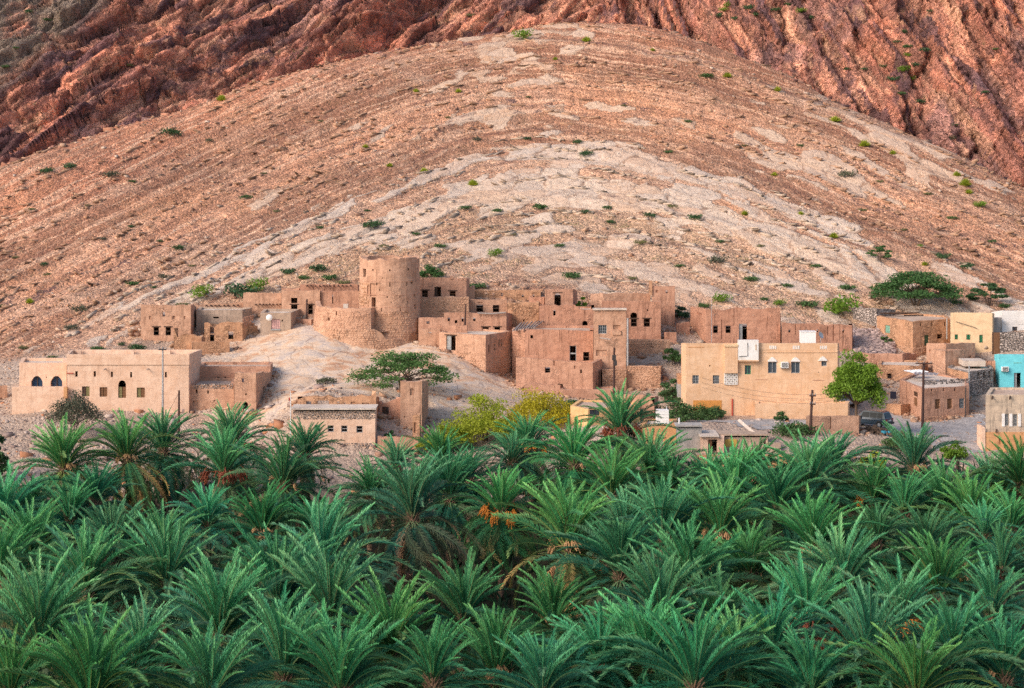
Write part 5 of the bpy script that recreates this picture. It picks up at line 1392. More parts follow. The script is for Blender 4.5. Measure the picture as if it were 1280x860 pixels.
h.block([(1007.4, 215), (1073.4, 216), (1076, 221), (1012, 220)], 521, faces={0: [(1037.6, 521.4, 1039, 536, 'niche')]}, mat='mud_tan', par=0.5, rag=0.09, t=0.3)

# ------------------------------------------------------------------ large cream house and the streaked ruins behind it
h = House('streaked_house', 'reddish mud house with open half door behind the cream house', 'house')
h.block([(863, 266), (882.5, 258.5), (975.4, 258.5), (976, 266), (870, 272)], 386, faces={1: [(891.4, 407, 897.4, 416.4, 'hole', 'Cw'), (907, 407, 913.4, 416.4, 'hole', 'Cw'), (923.6, 404.6, 934, 424.6, 'hole', 'Dyh'), (892, 392, 894, 396.6), (915.2, 393, 917.2, 396.8), (941, 393.4, 943, 397), (963, 393.4, 965, 397), (901.6, 400, 902.6, 424, 'niche')], 0: [(871, 391, 878, 393.4, 'niche')]}, tops={1: [(882, 387), (905, 388.5), (925, 384.5), (950, 385.5), (975, 384)], 0: [(863, 383), (882, 387)]}, mat='mud_red', par=0.7, rag=0.22)
g = Geo(); g.tube([W(889.6, 428, 258), W(889.6, 369.5, 258)], 0.05, 0.03, 6); h.part('aerial_mast', g, 'grey_metal')
g = Geo(); g.tube([W(889.6, 382, 258), W(915, 383, 258)], 0.025); h.part('aerial', g, 'grey_metal')
h = House('fluted_ruin', 'long roofless mud wall scored by deep vertical rain cracks', 'ruin')
h.block([(977, 257.5), (1065, 258.5), (1066, 263), (980, 263)], 405, faces={0: [(985.4, 412, 988.2, 415.6), (1007, 411.4, 1009.4, 414.6), (1020.6, 411.6, 1023.2, 415), (1053, 412, 1055.4, 416), (1034.4, 405.4, 1035.4, 419, 'niche'), (1041, 404.6, 1042.6, 426, 'niche'), (1049.4, 405, 1050.2, 425, 'niche'), (994, 405, 994.8, 418, 'niche')]}, tops={0: [(977, 403.5), (990, 405), (1020, 404), (1035, 407), (1042, 405.5), (1065, 406.5)]}, mat='mud_red', par=1.0, rag=0.14)

h = House('cream_house', 'large two storey cream house with white hooded windows in the middle right', 'house')
h.block([(851.5, 236), (857.5, 232), (1047, 232), (1049, 242), (866, 246)], 425, faces={1: [
    (865.4, 469, 873.6, 479.8, 'hole', 'Wyx'), (891, 469, 899.2, 479.8, 'hole', 'Wyx'), (931, 456.6, 938.6, 468, 'hole', 'Wg'), (960, 452.4, 971, 466.6, 'hole', 'Wy'), (989, 452.4, 1000, 466.6, 'hole', 'Wy'), (1026.8, 451.4, 1033.6, 457.8, 'hole', 'Wy'),
    (886.4, 456.4, 888, 458.2), (957.6, 509, 959, 512), (1022.4, 464.6, 1024.2, 465.6)]}, mat='plaster_cream', par=0.5, rag=0.02, jit=0.02, roof='roof_pale', step=1.2)
Y0 = 232.0
def slab(name, x0, y0, x1, y1, proud, mat, label=None, back=0.03):
    a, b = W(x0, y1, Y0), W(x1, y0, Y0); g = Geo()
    g.box(((a.x + b.x) / 2, Y0 - proud / 2 + back / 2, (a.z + b.z) / 2), (b.x - a.x, proud + back, b.z - a.z)); return h.part(name, g, mat, label)
slab('bay', 905.4, 433, 921.6, 466, 0.45, 'plaster_cream'); slab('bay_cap', 904.6, 430.6, 922.4, 432.8, 0.55, 'plaster_ivory')
slab('stair_screen', 922, 424.6, 947.6, 449.4, 0.5, 'white_paint', 'white painted stair box at the parapet')
slab('screen_ledge', 922.6, 449.6, 948, 451, 0.6, 'plaster_cream')
slab('slot', 943.4, 430, 945.2, 437, 0.53, 'plaster_stained')
g = Geo(); a = W(924, 445.6, Y0 - 0.56); b = W(934.5, 444.8, Y0 - 0.56); g.tube([a, b, b + Vector((0, 0, 1.5))], 0.035); h.part('handrail', g, 'dark_metal')
# pierced white screen
a, b = W(905.6, 480.4, Y0), W(921.6, 466.2, Y0); g = Geo(); nx, nz = 7, 6
for i in range(nx + 1): xx = a.x + (b.x - a.x) * i / nx; g.box((xx, Y0 - 0.06, (a.z + b.z) / 2), (0.07, 0.12, b.z - a.z))
for k in range(nz + 1): zz = a.z + (b.z - a.z) * k / nz; g.box(((a.x + b.x) / 2, Y0 - 0.07, zz), (b.x - a.x, 0.12, 0.06))
for i in range(nx):
    for k in range(nz):
        if (i + k) % 2 == 0:
            xx = a.x + (b.x - a.x) * (i + .5) / nx; zz = a.z + (b.z - a.z) * (k + .5) / nz; g.box((xx, Y0 - 0.05, zz), (0.11, 0.08, 0.11), 0)
h.part('lattice_screen', g, 'white_paint'); slab('screen_back', 905.8, 466.4, 921.4, 480.2, 0.008, 'plaster_stained', None, 0.02)
slab('moulding', 947.8, 439.6, 1046.6, 440.6, 0.07, 'plaster_cream')
for x in (962, 991, 1025):
    for k in range(4): slab('vent_slot', x + k * 2.3, 432, x + k * 2.3 + 1.3, 436.4, 0.04, 'white_paint')
for x0, x1, yb in ((959.4, 971.6, 452), (988.4, 1000.6, 452), (1023, 1034.4, 451)):     # white pointed hoods
    g = Geo(); n = 10; pts = []
    for i in range(n + 1):
        q = i / n; s = abs(2 * q - 1); pts.append((x0 + (x1 - x0) * q, yb - 5.6 * (1 - s ** 1.6)))
    for i in range(n):
        (xa, ya), (xb, yb_) = pts[i], pts[i + 1]
        f0 = [W(xa, yb, Y0 - .12), W(xb, yb, Y0 - .12), W(xb, yb_, Y0 - .12), W(xa, ya, Y0 - .12)]; g.face(f0)
        g.face([f0[3], f0[2], f0[2] + Vector((0, .15, 0)), f0[3] + Vector((0, .15, 0))]); g.face([f0[1], f0[0], f0[0] + Vector((0, .15, 0)), f0[1] + Vector((0, .15, 0))])
    h.part('window_hood', g, 'white_paint')
# air conditioner: box with louvres
def aircon(h, x0, y0, x1, y1, Y):
    a, b = W(x0, y1, Y), W(x1, y0, Y); w, hh = b.x - a.x, b.z - a.z; c = (a + b) / 2
    r = empty('air_conditioner', (c.x, Y, a.z), 0)
    g = Geo(); g.box((c.x, Y - 0.18, c.z), (w, 0.36, hh)); o = g.build('casing', M['white_metal'], r)
    g = Geo()
    for k in range(5): g.box((c.x, Y - 0.375, a.z + hh * (0.18 + 0.16 * k)), (w * 0.8, 0.03, hh * 0.08))
    g.build('grille', M['dark_metal'], r)
    g = Geo(); g.box((c.x, Y - 0.2, a.z - 0.03), (w * 1.05, 0.4, 0.05)); g.build('bracket', M['dark_metal'], r)
    return r
def own(ob, label, cat, group=None): return tag(ob, label, cat, group)
own(aircon(h, 975.8, 452.2, 985, 459.6, Y0), 'boxy window air conditioner between two hooded windows of the cream house', 'air conditioner', 'air conditioners')
slab('red_pipe', 914.4, 498.6, 916, 520, 0.12, 'red_paint'); slab('garage_panel', 866.5, 500.4, 902, 517, 0.03, 'orange_timber')
slab('groove', 860, 433.4, 880, 434.4, 0.03, 'plaster_orange'); slab('crack', 944, 474.2, 960, 474.8, 0.02, 'mud_pink'); slab('crack', 1016, 475, 1030, 475.8, 0.02, 'mud_pink')
h.block([(944, 229.4), (1060, 229.4), (1062, 231.8), (944, 231.8)], 504.6, mat='plaster_cream', par=0.0, rag=0.02, jit=0.02, roof='plaster_cream', name='plinth_wall', step=1.2, drop=0)
h.pbox('annex', 847.4, 480.4, 855.4, 497, 236.4, 3, 'grey_paint'); h.pbox('annex_cap', 847.6, 469, 853, 480.2, 236.6, 2.4, 'mud_orange')
# things on its flat roof
p = W(1009.5, 427, 238); tk = empty('roof_tank', (p.x, p.y, h.zt - 0.5), 0, 'white box water tank on the flat roof of the cream house', 'water tank')
h.zt = h.zt if False else CAM_H - (425 - HOR) * 236 / FOC
tk.location.z = h.zt - 0.5
g = Geo(); g.box((p.x, p.y, h.zt + 0.15), (1.75, 1.5, 1.3)); g.box((p.x, p.y, h.zt + 0.84), (1.85, 1.6, 0.08)); g.build('tank_body', M['white_metal'], tk)
p = W(1026, 424, 237.5); ds = empty('satellite_dish', (p.x, p.y, h.zt - 0.5), 0, 'small grey satellite dish beside the white roof tank', 'satellite dish')
g = Geo(); g.tube([(p.x, p.y, h.zt - 0.5), (p.x, p.y, h.zt + 0.35)], 0.035); g.build('mast', M['grey_metal'], ds)
g = Geo(); c = Vector((p.x, p.y - 0.1, h.zt + 0.45)); ax = Vector((0.7, -0.6, 0.45)).normalized(); e1 = ax.cross(Vector((0, 0, 1))).normalized(); e2 = ax.cross(e1)
for i in range(12):
    for k in range(3):
        f = lambda r, a: c + e1 * (r * math.cos(a)) + e2 * (r * math.sin(a)) + ax * (r * r * 0.6 - 0.1)
        a0, a1 = 2 * math.pi * i / 12, 2 * math.pi * (i + 1) / 12; r0, r1 = 0.45 * k / 3, 0.45 * (k + 1) / 3
        g.face([f(r0, a0), f(r1, a0), f(r1, a1), f(r0, a1)])
g.build('dish', M['grey_metal'], ds)

# ------------------------------------------------------------------ right-hand cluster
h = House('grey_wall', 'old grey rubble wall left of the turquoise shuttered house', 'wall')
h.block([(1066, 271), (1096, 268)], 384, mat='stone_grey', depth=4, par=0.2, rag=0.16); h.stones(0, 1067, 386, 1096, 402, 0.4, 'stone_grey', 0.9, 61)
h = House('corner_house', 'two faced mud house with pale turquoise shutter, below the big acacia', 'house')
h.block([(1096, 267), (1141, 259), (1187.5, 262), (1184, 268), (1110, 274)], 395, faces={0: [(1106, 406.4, 1112.4, 416.4, 'hole', 'St')], 1: [(1155.4, 418.6, 1161.4, 432, 'hole', 'Dd'), (1171.4, 417.6, 1178, 423.4, 'hole', 'Cb'), (1150, 403, 1152, 408), (1164.4, 403, 1166, 408), (1180, 402.6, 1182, 407.6)]}, mat='mud_orange', par=0.25, rag=0.10, roof='roof_mud', drop=0)
h.stones(0, 1118, 433, 1141, 452, 0.34, 'mud_stony', 0.9, 62); h.stones(1, 1141, 434, 1162, 452, 0.34, 'mud_stony', 0.9, 63)
g = Geo(); g.tube([W(1183.6, 398, 261.2), W(1183.6, 424, 261.2)], 0.09); h.part('downpipe', g, 'grey_metal')
for i in range(7):
    a = W(1100 + i * 5, 392.5 + rnd.uniform(-1.5, 1.5), 268 + 0.3 * i); b = a + Vector((rnd.uniform(2, 4), rnd.uniform(-.6, 1), 0.0)); g = Geo(); g.tube([a, b], 0.09, 0.08); h.part('roof_pole', g, 'old_wood')
h = House('ivory_house', 'smooth ivory house with three little green shuttered windows', 'house')
h.block([(1188, 258.5), (1240.5, 257.5), (1243, 263), (1192, 265)], 390.5, faces={0: [(1193.4, 418, 1197.4, 424.4, 'hole', 'Sg'), (1208, 418, 1213, 424.8, 'hole', 'Sg'), (1224, 418.6, 1228.4, 428.4, 'hole', 'Sg')]}, mat='plaster_ivory', par=0.2, rag=0.03, jit=0.02, roof='roof_pale')
g = Geo(); pts = [W(1195, 402, 258.25), W(1203, 404.6, 258.0), (W(1210, 406.6, 257.95)), W(1217, 408.8, 257.8), W(1222, 411, 257.7)]; g.tube(pts, 0.035); h.part('cable', g, 'wire_black')
h = House('white_house', 'white painted house at the right edge above the grey stone wall', 'house')
h.block([(1252.5, 263), (1300, 263)], 388.6, faces={0: [(1265.4, 408.4, 1271.6, 415, 'hole', 'Ww'), (1273.6, 405, 1274.4, 406.4, 'niche'), (1276, 405, 1276.8, 406.6, 'niche'), (1278.2, 405, 1279, 406.6, 'niche')]}, mat='white_paint', depth=6, par=0.3, rag=0.02, jit=0.01, roof='roof_pale')
h = House('grey_hut', 'small grey block hut between ivory and white houses', 'hut')
h.block([(1240.8, 262), (1252, 262)], 397, mat='cement', depth=4, par=0.2, rag=0.05)
h = House('wooden_gate', 'tall brown plank gate beside the grey stone wall', 'gate')
a, b = W(1241.4, 437, 256.5), W(1249.6, 415.6, 256.5); h.root.location = (a.x, 256.5, a.z)
for i in range(5):
    xa = a.x + (b.x - a.x) * i / 5; w_ = (b.x - a.x) / 5
    g = Geo(); g.box((xa + w_ / 2, 256.5 - 0.02 * (i % 2), (a.z + b.z) / 2 - 0.3), (w_ - 0.02, 0.06, b.z - a.z + 0.6)); h.part('plank', g, 'brown_wood')
g = Geo(); g.box((a.x - 0.06, 256.5, (a.z + b.z) / 2 - 0.3), (0.12, 0.14, b.z - a.z + 0.7)); h.part('gate_post', g, 'old_wood')
h = House('grey_stone_wall', 'grey rubble stone wall below the white house', 'wall')
h.block([(1250, 256.5), (1300, 256)], 415.6, mat='stone_grey', depth=0.9, par=0.1, rag=0.06, t=0.3); h.stones(0, 1250, 416, 1299, 438, 0.3, 'stone_grey', 0.97, 64)
h = House('turquoise_house', 'bright turquoise painted house with a black doorway at the right edge', 'house')
h.block([(1243, 248.5), (1249.6, 244), (1300, 244), (1300, 250), (1250, 252)], 438.4, faces={1: [(1267.4, 466, 1276.4, 487.5, 'hole', 'Dyh')]}, mat='turquoise_paint', par=0.3, rag=0.01, jit=0.01, roof='roof_pale')
own(aircon(h, 1251.6, 458, 1260, 463.6, 244), 'boxy window air conditioner on the turquoise wall', 'air conditioner', 'air conditioners')
h.pbox('crack', 1267, 453.2, 1277, 453.8, 243.96, 0.06, 'teal_paint')
h = House('stepped_house', 'stepped mud house with a tiny dark window below the ivory house', 'house')
h.block([(1158, 255), (1182.5, 250), (1219, 252.5), (1214, 257.5), (1166, 260)], 424.5, faces={1: [(1187, 448.4, 1193, 455.4, 'hole', None, 1), (1210.6, 444.6, 1214, 449.4, 'niche')], 0: [(1161, 437, 1164, 441, 'niche')]}, mat='mud_tan', par=0.4, rag=0.16)
h.block([(1166, 249.8), (1181.6, 247.6), (1206, 249.4), (1204, 250.2), (1182, 249.8)], 436.5, mat='mud_tan', par=0.0, rag=0.05, roof='roof_mud', name='buttress', drop=0)
h = House('pink_strip_house', 'narrow reddish mud house squeezed beside the turquoise one', 'house')
h.block([(1219.6, 249), (1246.5, 247.5), (1249, 252), (1222, 255)], 450.5, faces={0: [(1220.5, 446.4, 1223, 449), (1233.4, 450, 1237, 453)]}, mat='mud_red', par=0.5, rag=0.3)
h = House('grey_front_house', 'half orange half grey stone house with three slit windows in a row', 'house')
h.block([(1184.6, 246), (1210.6, 240.5), (1241.6, 244), (1238, 249), (1192, 251)], 458.5, faces={1: [(1221.8, 465.6, 1224.6, 473), (1228.6, 464.8, 1231.4, 472.4), (1235.2, 464, 1238, 471.6), (1236.6, 485, 1239.4, 489.6), (1222, 496, 1225, 501.6, 'niche'), (1230, 492, 1232.6, 503, 'niche')]}, mat='stone_grey', par=0.15, rag=0.04, roof='roof_pale', drop=0)
P, U, ops, A, d, nin = h.P_of[0]; g = Geo()
for i in range(6):
    ua, ub = U * i / 6, U * (i + 1) / 6
    g.face([P(ua, h.zb, -0.05), P(ub, h.zb, -0.05), P(ub, h.zt - 0.12, -0.05), P(ua, h.zt - 0.12, -0.05)])
h.part('plaster', g, 'mud_orange')
h.pbox('roof_room', 1205, 451, 1232, 458, 245.5, 3, 'roof_pale')
h.stones(1, 1211, 474, 1241, 494, 0.3, 'stone_grey', 0.8, 66)
g = Geo(); g.tube([W(1211.4, 534, 240.0), W(1211.4, 457, 240.0)], 0.08); h.part('downpipe', g, 'grey_metal')
h = House('three_window_house', 'mud house by the gravel yard with three shuttered windows and sheets on its roof', 'house')
h.block([(1124.5, 240.5), (1153.6, 231.5), (1211.4, 234), (1210, 242), (1150, 250)], 474.5, faces={1: [(1169, 499, 1175.2, 511, 'hole', 'Sbb'), (1184, 498.4, 1190.4, 511, 'hole', 'Sbb'), (1199, 498, 1205.6, 510.4, 'hole', 'Wyx'), (1163.6, 484, 1165.4, 489), (1178.6, 484, 1180.4, 489), (1192.8, 484, 1194.6, 489)], 0: [(1141.6, 489.6, 1147.2, 495.4, 'hole', 'Cw'), (1142, 497, 1146.4, 507.6, 'hole', 'Sbb')]}, mat='mud_pink', par=0.12, rag=0.05, roof='roof_pale', drop=0)
h.stones(1, 1155, 520, 1211, 537, 0.32, 'mud_stony', 0.93, 67)
h.stones(1, 1155, 475, 1211, 480, 0.28, 'stone_grey', 0.9, 68)
g = Geo(); g.tube([W(1207, 530, 233.5), W(1207, 484, 233.5)], 0.07); h.part('downpipe', g, 'dark_metal')
def sheet(x, row, Y, w, d, rz, mat, lab):
    p = W(x, row, Y); o = empty('roof_sheet', (p.x, p.y, p.z), rz, lab, 'roof sheet', 'corrugated sheets lying on the roof')
    n = 12; g = Geo()
    for i in range(n):
        xa, xb = -w / 2 + w * i / n, -w / 2 + w * (i + 1) / n
        za, zb_ = 0.05 * math.cos(i * math.pi), 0.05 * math.cos((i + 1) * math.pi)
        g.face([(xa, -d / 2, za), (xb, -d / 2, zb_), (xb, d / 2, zb_ + .1), (xa, d / 2, za + .1)])
    me = bpy.data.meshes.new('sheet'); me.from_pydata(g.v, [], g.f); me.materials.append(M[mat]); link('sheet', me, o)
zr_ = h.zt - 0.02
sheet(1144, 464.6, 243.5, 2.6, 1.9, 0.5, 'white_metal', 'crumpled white roof sheet left of the pole on the three window house')
sheet(1158, 467.5, 240.5, 2.8, 1.7, -0.3, 'grey_metal', 'blue grey roof sheet right of the pole on the three window house')
h = House('back_yard_house', 'long flat mud house with one small dark window behind the light green tree', 'house')
h.block([(1096, 248.5), (1152, 247), (1160, 253), (1100, 255)], 456, faces={0: [(1109, 467, 1114.6, 473.4, 'hole', 'Cw'), (1110, 476, 1111, 488, 'niche')]}, mat='mud_orange', par=0.12, rag=0.06, roof='roof_pale', drop=0)
h = House('slope_wall', 'crumbling mud wall along the foot of the rubble slope', 'wall')
h.block([(1067, 254), (1128, 253.4), (1146, 257), (1080, 258)], 441.5, faces={0: [(1078, 446, 1081, 452, 'niche')]}, mat='mud_pink', par=0.3, rag=0.22)
h = House('ramp_wall', 'low orange ramp wall beside the parked blue car', 'wall')
h.block([(1108, 236.5), (1126, 235)], 503.5, mat='mud_orange', depth=5, par=0.2, rag=0.1); 
h.block([(1097.6, 243.5), (1120, 243)], 491, mat='mud_pink', depth=2, par=0.2, rag=0.2, name='back_wall')
h.pbox('curtain', 1113, 489.6, 1120.4, 501, 241.6, 0.12, 'navy_plastic')
h = House('stained_house', 'stained white upper storey over orange plaster at the right edge', 'house')
h.block([(1232, 212.5), (1300, 212.5), (1300, 219), (1238, 219)], 493.5, zb=W(0, 540.6, 212.5).z, faces={0: [(1256.2, 517.4, 1261, 532, 'hole', 'Wyx'), (1266.6, 517.8, 1271.8, 533, 'hole', 'Wyx')]}, mat='plaster_stained', par=0.15, rag=0.03, jit=0.02, roof='roof_mud', drop=0)
for x in (1252.2, 1261.6, 1272.4): 
    a, b = W(x, 533, 212.5), W(x + 3.6, 517, 212.5); g = Geo(); g.box(((a.x + b.x) / 2, 212.46, (a.z + b.z) / 2), (b.x - a.x, 0.1, b.z - a.z)); h.part('window_surround', g, 'white_paint')
h.block([(1231.2, 212.2), (1300, 212.2), (1300, 218.9), (1238, 218.9)], 540.6, zb=None, faces={0: [(1248.4, 548.6, 1252, 555.6, 'niche')]}, mat='plaster_orange', par=0.05, rag=0.01, jit=0.02, name='lower_wall', drop=0)
for x, y in ((1245, 539), (1262, 497.4), (1240, 497.4)):
    p = W(x, y, 212.2); g = Geo(); g.tube([p + Vector((0.15, .4, .15)), p + Vector((-.1, -.5, -.05))], 0.09); h.part('drain_spout', g, 'old_wood')
h.pbox('pilaster', 1228, 534.5, 1231.6, 565, 212.1, 2.5, 'plaster_pale')

# ------------------------------------------------------------------ date palms
def frond_mesh(name, L, droop, vee, wid, mats, seed, n_pairs=46, sweep=0.0, ragged=0.0, back=1.5):
    """one feather leaf along +X: three-sided midrib and two rows of folded leaflets"""
    rs = random.Random(seed); g = Geo(); N = 10
    pts, th = [Vector((0, 0, 0))], []
    for i in range(N):
        t = (i + 0.5) / N; a = -droop * t ** back; th.append(a)
        y = sweep * t * t
        pts.append(pts[-1] + Vector((math.cos(a), y, math.sin(a))).normalized() * (L / N))
    def at(t):
        f = min(t * N, N - 1e-6); i = int(f); k = f - i
        d = (pts[i + 1] - pts[i]).normalized(); return pts[i].lerp(pts[i + 1], k), d
    along = []
    for i in range(N):
        r0, r1 = 0.045 * (1 - i / N) + 0.008, 0.045 * (1 - (i + 1) / N) + 0.008
        (p0, d0), (p1, d1) = (pts[i], th[i]), (pts[i + 1], th[i])
        up = Vector((math.sin(-th[i]), 0, math.cos(th[i])))
        S = Vector((0, 1, 0))
        q = [p0 + S * r0, p0 - S * r0, p0 - up * r0 * 1.2, p1 + S * r1, p1 - S * r1, p1 - up * r1 * 1.2]
        n = len(g.v); g.v.extend(tuple(x) for x in q); along += [i / N * 0.5] * 6
        for f in ((0, 1, 4, 3), (1, 2, 5, 4), (2, 0, 3, 5)): g.f.append(tuple(n + k for k in f)); g.m.append(1)
    for i in range(n_pairs):
        for s in (-1, 1):
            t = 0.13 + 0.87 * (i + rs.uniform(-.3, .3)) / n_pairs
            t = min(0.995, max(0.1, t))
            if rs.random() < ragged: continue
            p, d = at(t)
            up = Vector((0, 1, 0)).cross(d) * -1; up = d.cross(Vector((0, 1, 0))) ; up = up if up.z > 0 else -up
            a = R(60 - 28 * t + rs.uniform(-11, 11)); v = vee + rs.uniform(-.35, .35)
            side = Vector((0, s, 0)) * math.cos(v) + up * math.sin(v)
            dr = d * math.cos(a) + side * math.sin(a)
            ln = wid * (0.55 + 1.35 * t if t < 0.33 else 1.0 if t < 0.6 else 1.0 - 0.5 * (t - 0.6) / 0.4) * rs.uniform(0.85, 1.1)
            w = 0.018 + 0.010 * rs.random()
            nrm = dr.cross(side.cross(d)).normalized() if False else (d - dr * d.dot(dr)).normalized()
            m = p + dr * ln * 0.5; e = p + dr * ln + Vector((0, 0, -ln * (0.10 + 0.25 * droop * 0.4)))
            q = [p + nrm * w * 0.5, p - nrm * w * 0.5, m - nrm * w, m + nrm * w, e]
            n = len(g.v); g.v.extend(tuple(x) for x in q); along += [t * 0.55, t * 0.55, t * 0.6 + 0.15, t * 0.6 + 0.15, t * 0.6 + 0.4]
            g.f.append((n, n + 1, n + 2, n + 3)); g.m.append(0); g.f.append((n + 3, n + 2, n + 4)); g.m.append(0)
    me = bpy.data.meshes.new(name); me.from_pydata(g.v, [], g.f)
    for m_ in mats: me.materials.append(M[m_])
    me.polygons.foreach_set('material_index', g.m)
    a = me.attributes.new('along', 'FLOAT', 'POINT'); a.data.foreach_set('value', along)
    me.update(); return me

FR = {'spear': [], 'mid': [], 'arch': [], 'old': [], 'dry': []}
for k in range(3):
    FR['spear'].append(frond_mesh('frond', 5.0, 0.50 + 0.2 * k, 0.80, 0.50, ('frond_fresh_lit', 'rachis'), 100 + k, 78, 0.10 * (k - 1)))
    FR['mid'].append(frond_mesh('frond', 5.2, 1.00 + 0.22 * k, 0.62, 0.55, ('frond_mature_shaded', 'rachis'), 200 + k, 78, 0.14 * (k - 1)))
    FR['arch'].append(frond_mesh('frond', 5.1, 1.25 + 0.2 * k, 0.40, 0.56, ('frond_mature_shaded', 'rachis'), 300 + k, 76, 0.18 * (k - 1), back=1.2))
    FR['old'].append(frond_mesh('frond', 4.9, 1.30 + 0.25 * k, 0.20, 0.52, ('frond_old', 'rachis'), 400 + k, 72, 0.20 * (k - 1), 0.08, 1.1))
    FR['dry'].append(frond_mesh('frond', 4.5, 1.1 + 0.3 * k, -0.1, 0.40, ('frond_dry', 'stalk_tan'), 500 + k, 56, 0.22 * (k - 1), 0.22, 1.0))

def trunk_mesh(seed):
    rs = random.Random(seed); g = Geo(); nr, ns, Ht = 34, 9, 1.0
    rows = []
    for i in range(nr + 1):
        z = i / nr; r = (0.23 + 0.05 * (1 - z) ** 3 + (0.035 if i % 2 else -0.01))
        rows.append([(r * (1 + rs.uniform(-.06, .06)) * math.cos(2 * math.pi * (j + .5 * (i // 2 % 2)) / ns), r * (1 + rs.uniform(-.06, .06)) * math.sin(2 * math.pi * (j + .5 * (i // 2 % 2)) / ns), z) for j in range(ns)])
    g.v = [p for row in rows for p in row]
    for i in range(nr):
        for j in range(ns): g.f.append((i * ns + j, i * ns + (j + 1) % ns, (i + 1) * ns + (j + 1) % ns, (i + 1) * ns + j))
    me = bpy.data.meshes.new('trunk'); me.from_pydata(g.v, [], g.f); me.materials.append(M['palm_bark']); return me
TR = [trunk_mesh(k) for k in range(3)]
def crownbase_mesh(seed):
    """fibrous swelling with the cut bases of old leaves"""
    rs = random.Random(seed); g = Geo()
    g.tube([(0, 0, -1.0), (0, 0, -0.5), (0, 0, 0.0), (0, 0, 0.35)], 0.27, 0.16, 9)
    for i in range(44):
        a = i * 2.39996; z = -0.95 + 1.15 * i / 44; d = Vector((math.cos(a), math.sin(a), 0)); l = rs.uniform(0.35, 0.75)
        g.tube([d * 0.2 + Vector((0, 0, z)), d * (0.24 + l * 0.6) + Vector((0, 0, z + l * 0.75))], 0.07, 0.03, 4)
    me = bpy.data.meshes.new('crown_base'); me.from_pydata(g.v, [], g.f); me.materials.append(M['palm_bark']); return me
CB = [crownbase_mesh(k) for k in range(2)]
def bunch_mesh(seed, mat, n=26, L=0.9):
    """fruit stalk: a bent stem with a spray of strands carrying dates"""
    rs = random.Random(seed); g = Geo(); tip = Vector((0.75, 0, 0.05))
    g.tube([(0, 0, 0), (0.4, 0, 0.14), tip], 0.035, 0.025, 5)
    for i in range(n):
        d = Vector((rs.uniform(0.1, 1), rs.uniform(-.8, .8), rs.uniform(-1.0, .25))).normalized(); l = L * rs.uniform(.5, 1)
        e = tip + d * l * 0.6 + Vector((0, 0, -l * 0.4)); g.tube([tip, tip + d * l * .45, e], 0.018, 0.012, 3, 0, False)
        for k in range(4): c = (tip + d * l * .45).lerp(e, k / 4 + rs.uniform(0, .2)); g.box(tuple(c), (.05, .05, .07), rs.random() * 3)
    me = bpy.data.meshes.new('fruit_bunch'); me.from_pydata(g.v, [], g.f); me.materials.append(M[mat]); return me
FB = {'o': bunch_mesh(1, 'fruit_orange'), 'r': bunch_mesh(2, 'fruit_red'), 't': bunch_mesh(3, 'stalk_tan', 18, 0.8)}

def palm(px, py, Y, size=1.0, look='', n=46, seed=0, lab_=None):
    """py is the photo row of the crown's heart"""
    rs = random.Random(seed * 31 + 5); c = W(px, py, Y)
    gz = H(c.x, c.y); hgt = max(0.7, c.z - gz)
    root = empty('date_palm', (c.x, c.y, gz), rs.uniform(0, 6.28))
    root.rotation_euler = (rs.gauss(0, .045), rs.gauss(0, .045), rs.uniform(0, 6.28))
    tv = rs.uniform(0.72, 1.25); tint = (tv * rs.uniform(.75, 1.3), tv, tv * rs.uniform(.75, 1.25), 1)
    open_heart = look[:1] in 'do' or len(look) > 1 or rs.random() < .4
    open_ = rs.uniform(0.85, 1.2); wamp = abs(rs.gauss(0, .8)); wdir = rs.uniform(0, 6.28)
    tk = link('trunk', TR[rs.randrange(3)], root); tk.scale = (1.05, 1.05, hgt)
    cb = link('crown_base', CB[rs.randrange(2)], root, (0, 0, hgt)); cb.rotation_euler = (0, 0, rs.random() * 6)
    n_old = {'o': 34, 'd': 44, '_': 18}.get(look[:1], 8)
    for i in range(n):
        q = i / (n - 1)
        lowest = {'u': -18, 'd': -62, 'o': -50}.get(look[:1], -36)
        el = float(np.interp(q, [0, .42 * open_ , .62 * open_, 1], [89, 58, 22, lowest])) + rs.gauss(0, 7.5)
        az = i * 2.39996 + rs.uniform(-.35, .35)
        el -= 11 * wamp * math.cos(az - wdir)
        if open_heart and -5 < el < 50 and math.sin(az + root.rotation_euler.z) < -.45: el = rs.uniform(-55, -22)      # leaves lifted off the fruit side bend right down
        if el > 54: cls = 'spear'
        elif el > 20: cls = 'mid'
        elif i < n - n_old: cls = 'arch'
        else: cls = 'old'
        if look[:1] == 'd' and i >= n - 16: cls = 'dry'
        f = link('frond', FR[cls][rs.randrange(3)], root); f.color = tint
        s = size * rs.uniform(0.72, 1.14) * (0.90 if cls == 'spear' else 1.06) * (0.62 if q < 0.06 else 0.88 if q < .15 else 1.0)
        f.scale = (s, s, s); f.location = (0.14 * math.cos(az), 0.14 * math.sin(az), hgt + 0.35 - 0.95 * q)
        f.rotation_euler = (rs.gauss(0, .5), -R(el), az)
    fb = [ch for ch in look[1:] if ch in FB]
    for ch in fb:
        for k in range(7 if lab_ else 4):
            b = link('fruit_bunch', FB[ch], root, (0, 0, hgt - 0.05)); az = k * 0.9 + rs.uniform(-.3, .3)
            b.rotation_euler = (rs.uniform(-.2, .2), -R(rs.uniform(0, 40)), az); s = size * (rs.uniform(.9, 1.2) if ch == 't' else rs.uniform(1.25, 1.75)); b.scale = (s, s, s)
    return root

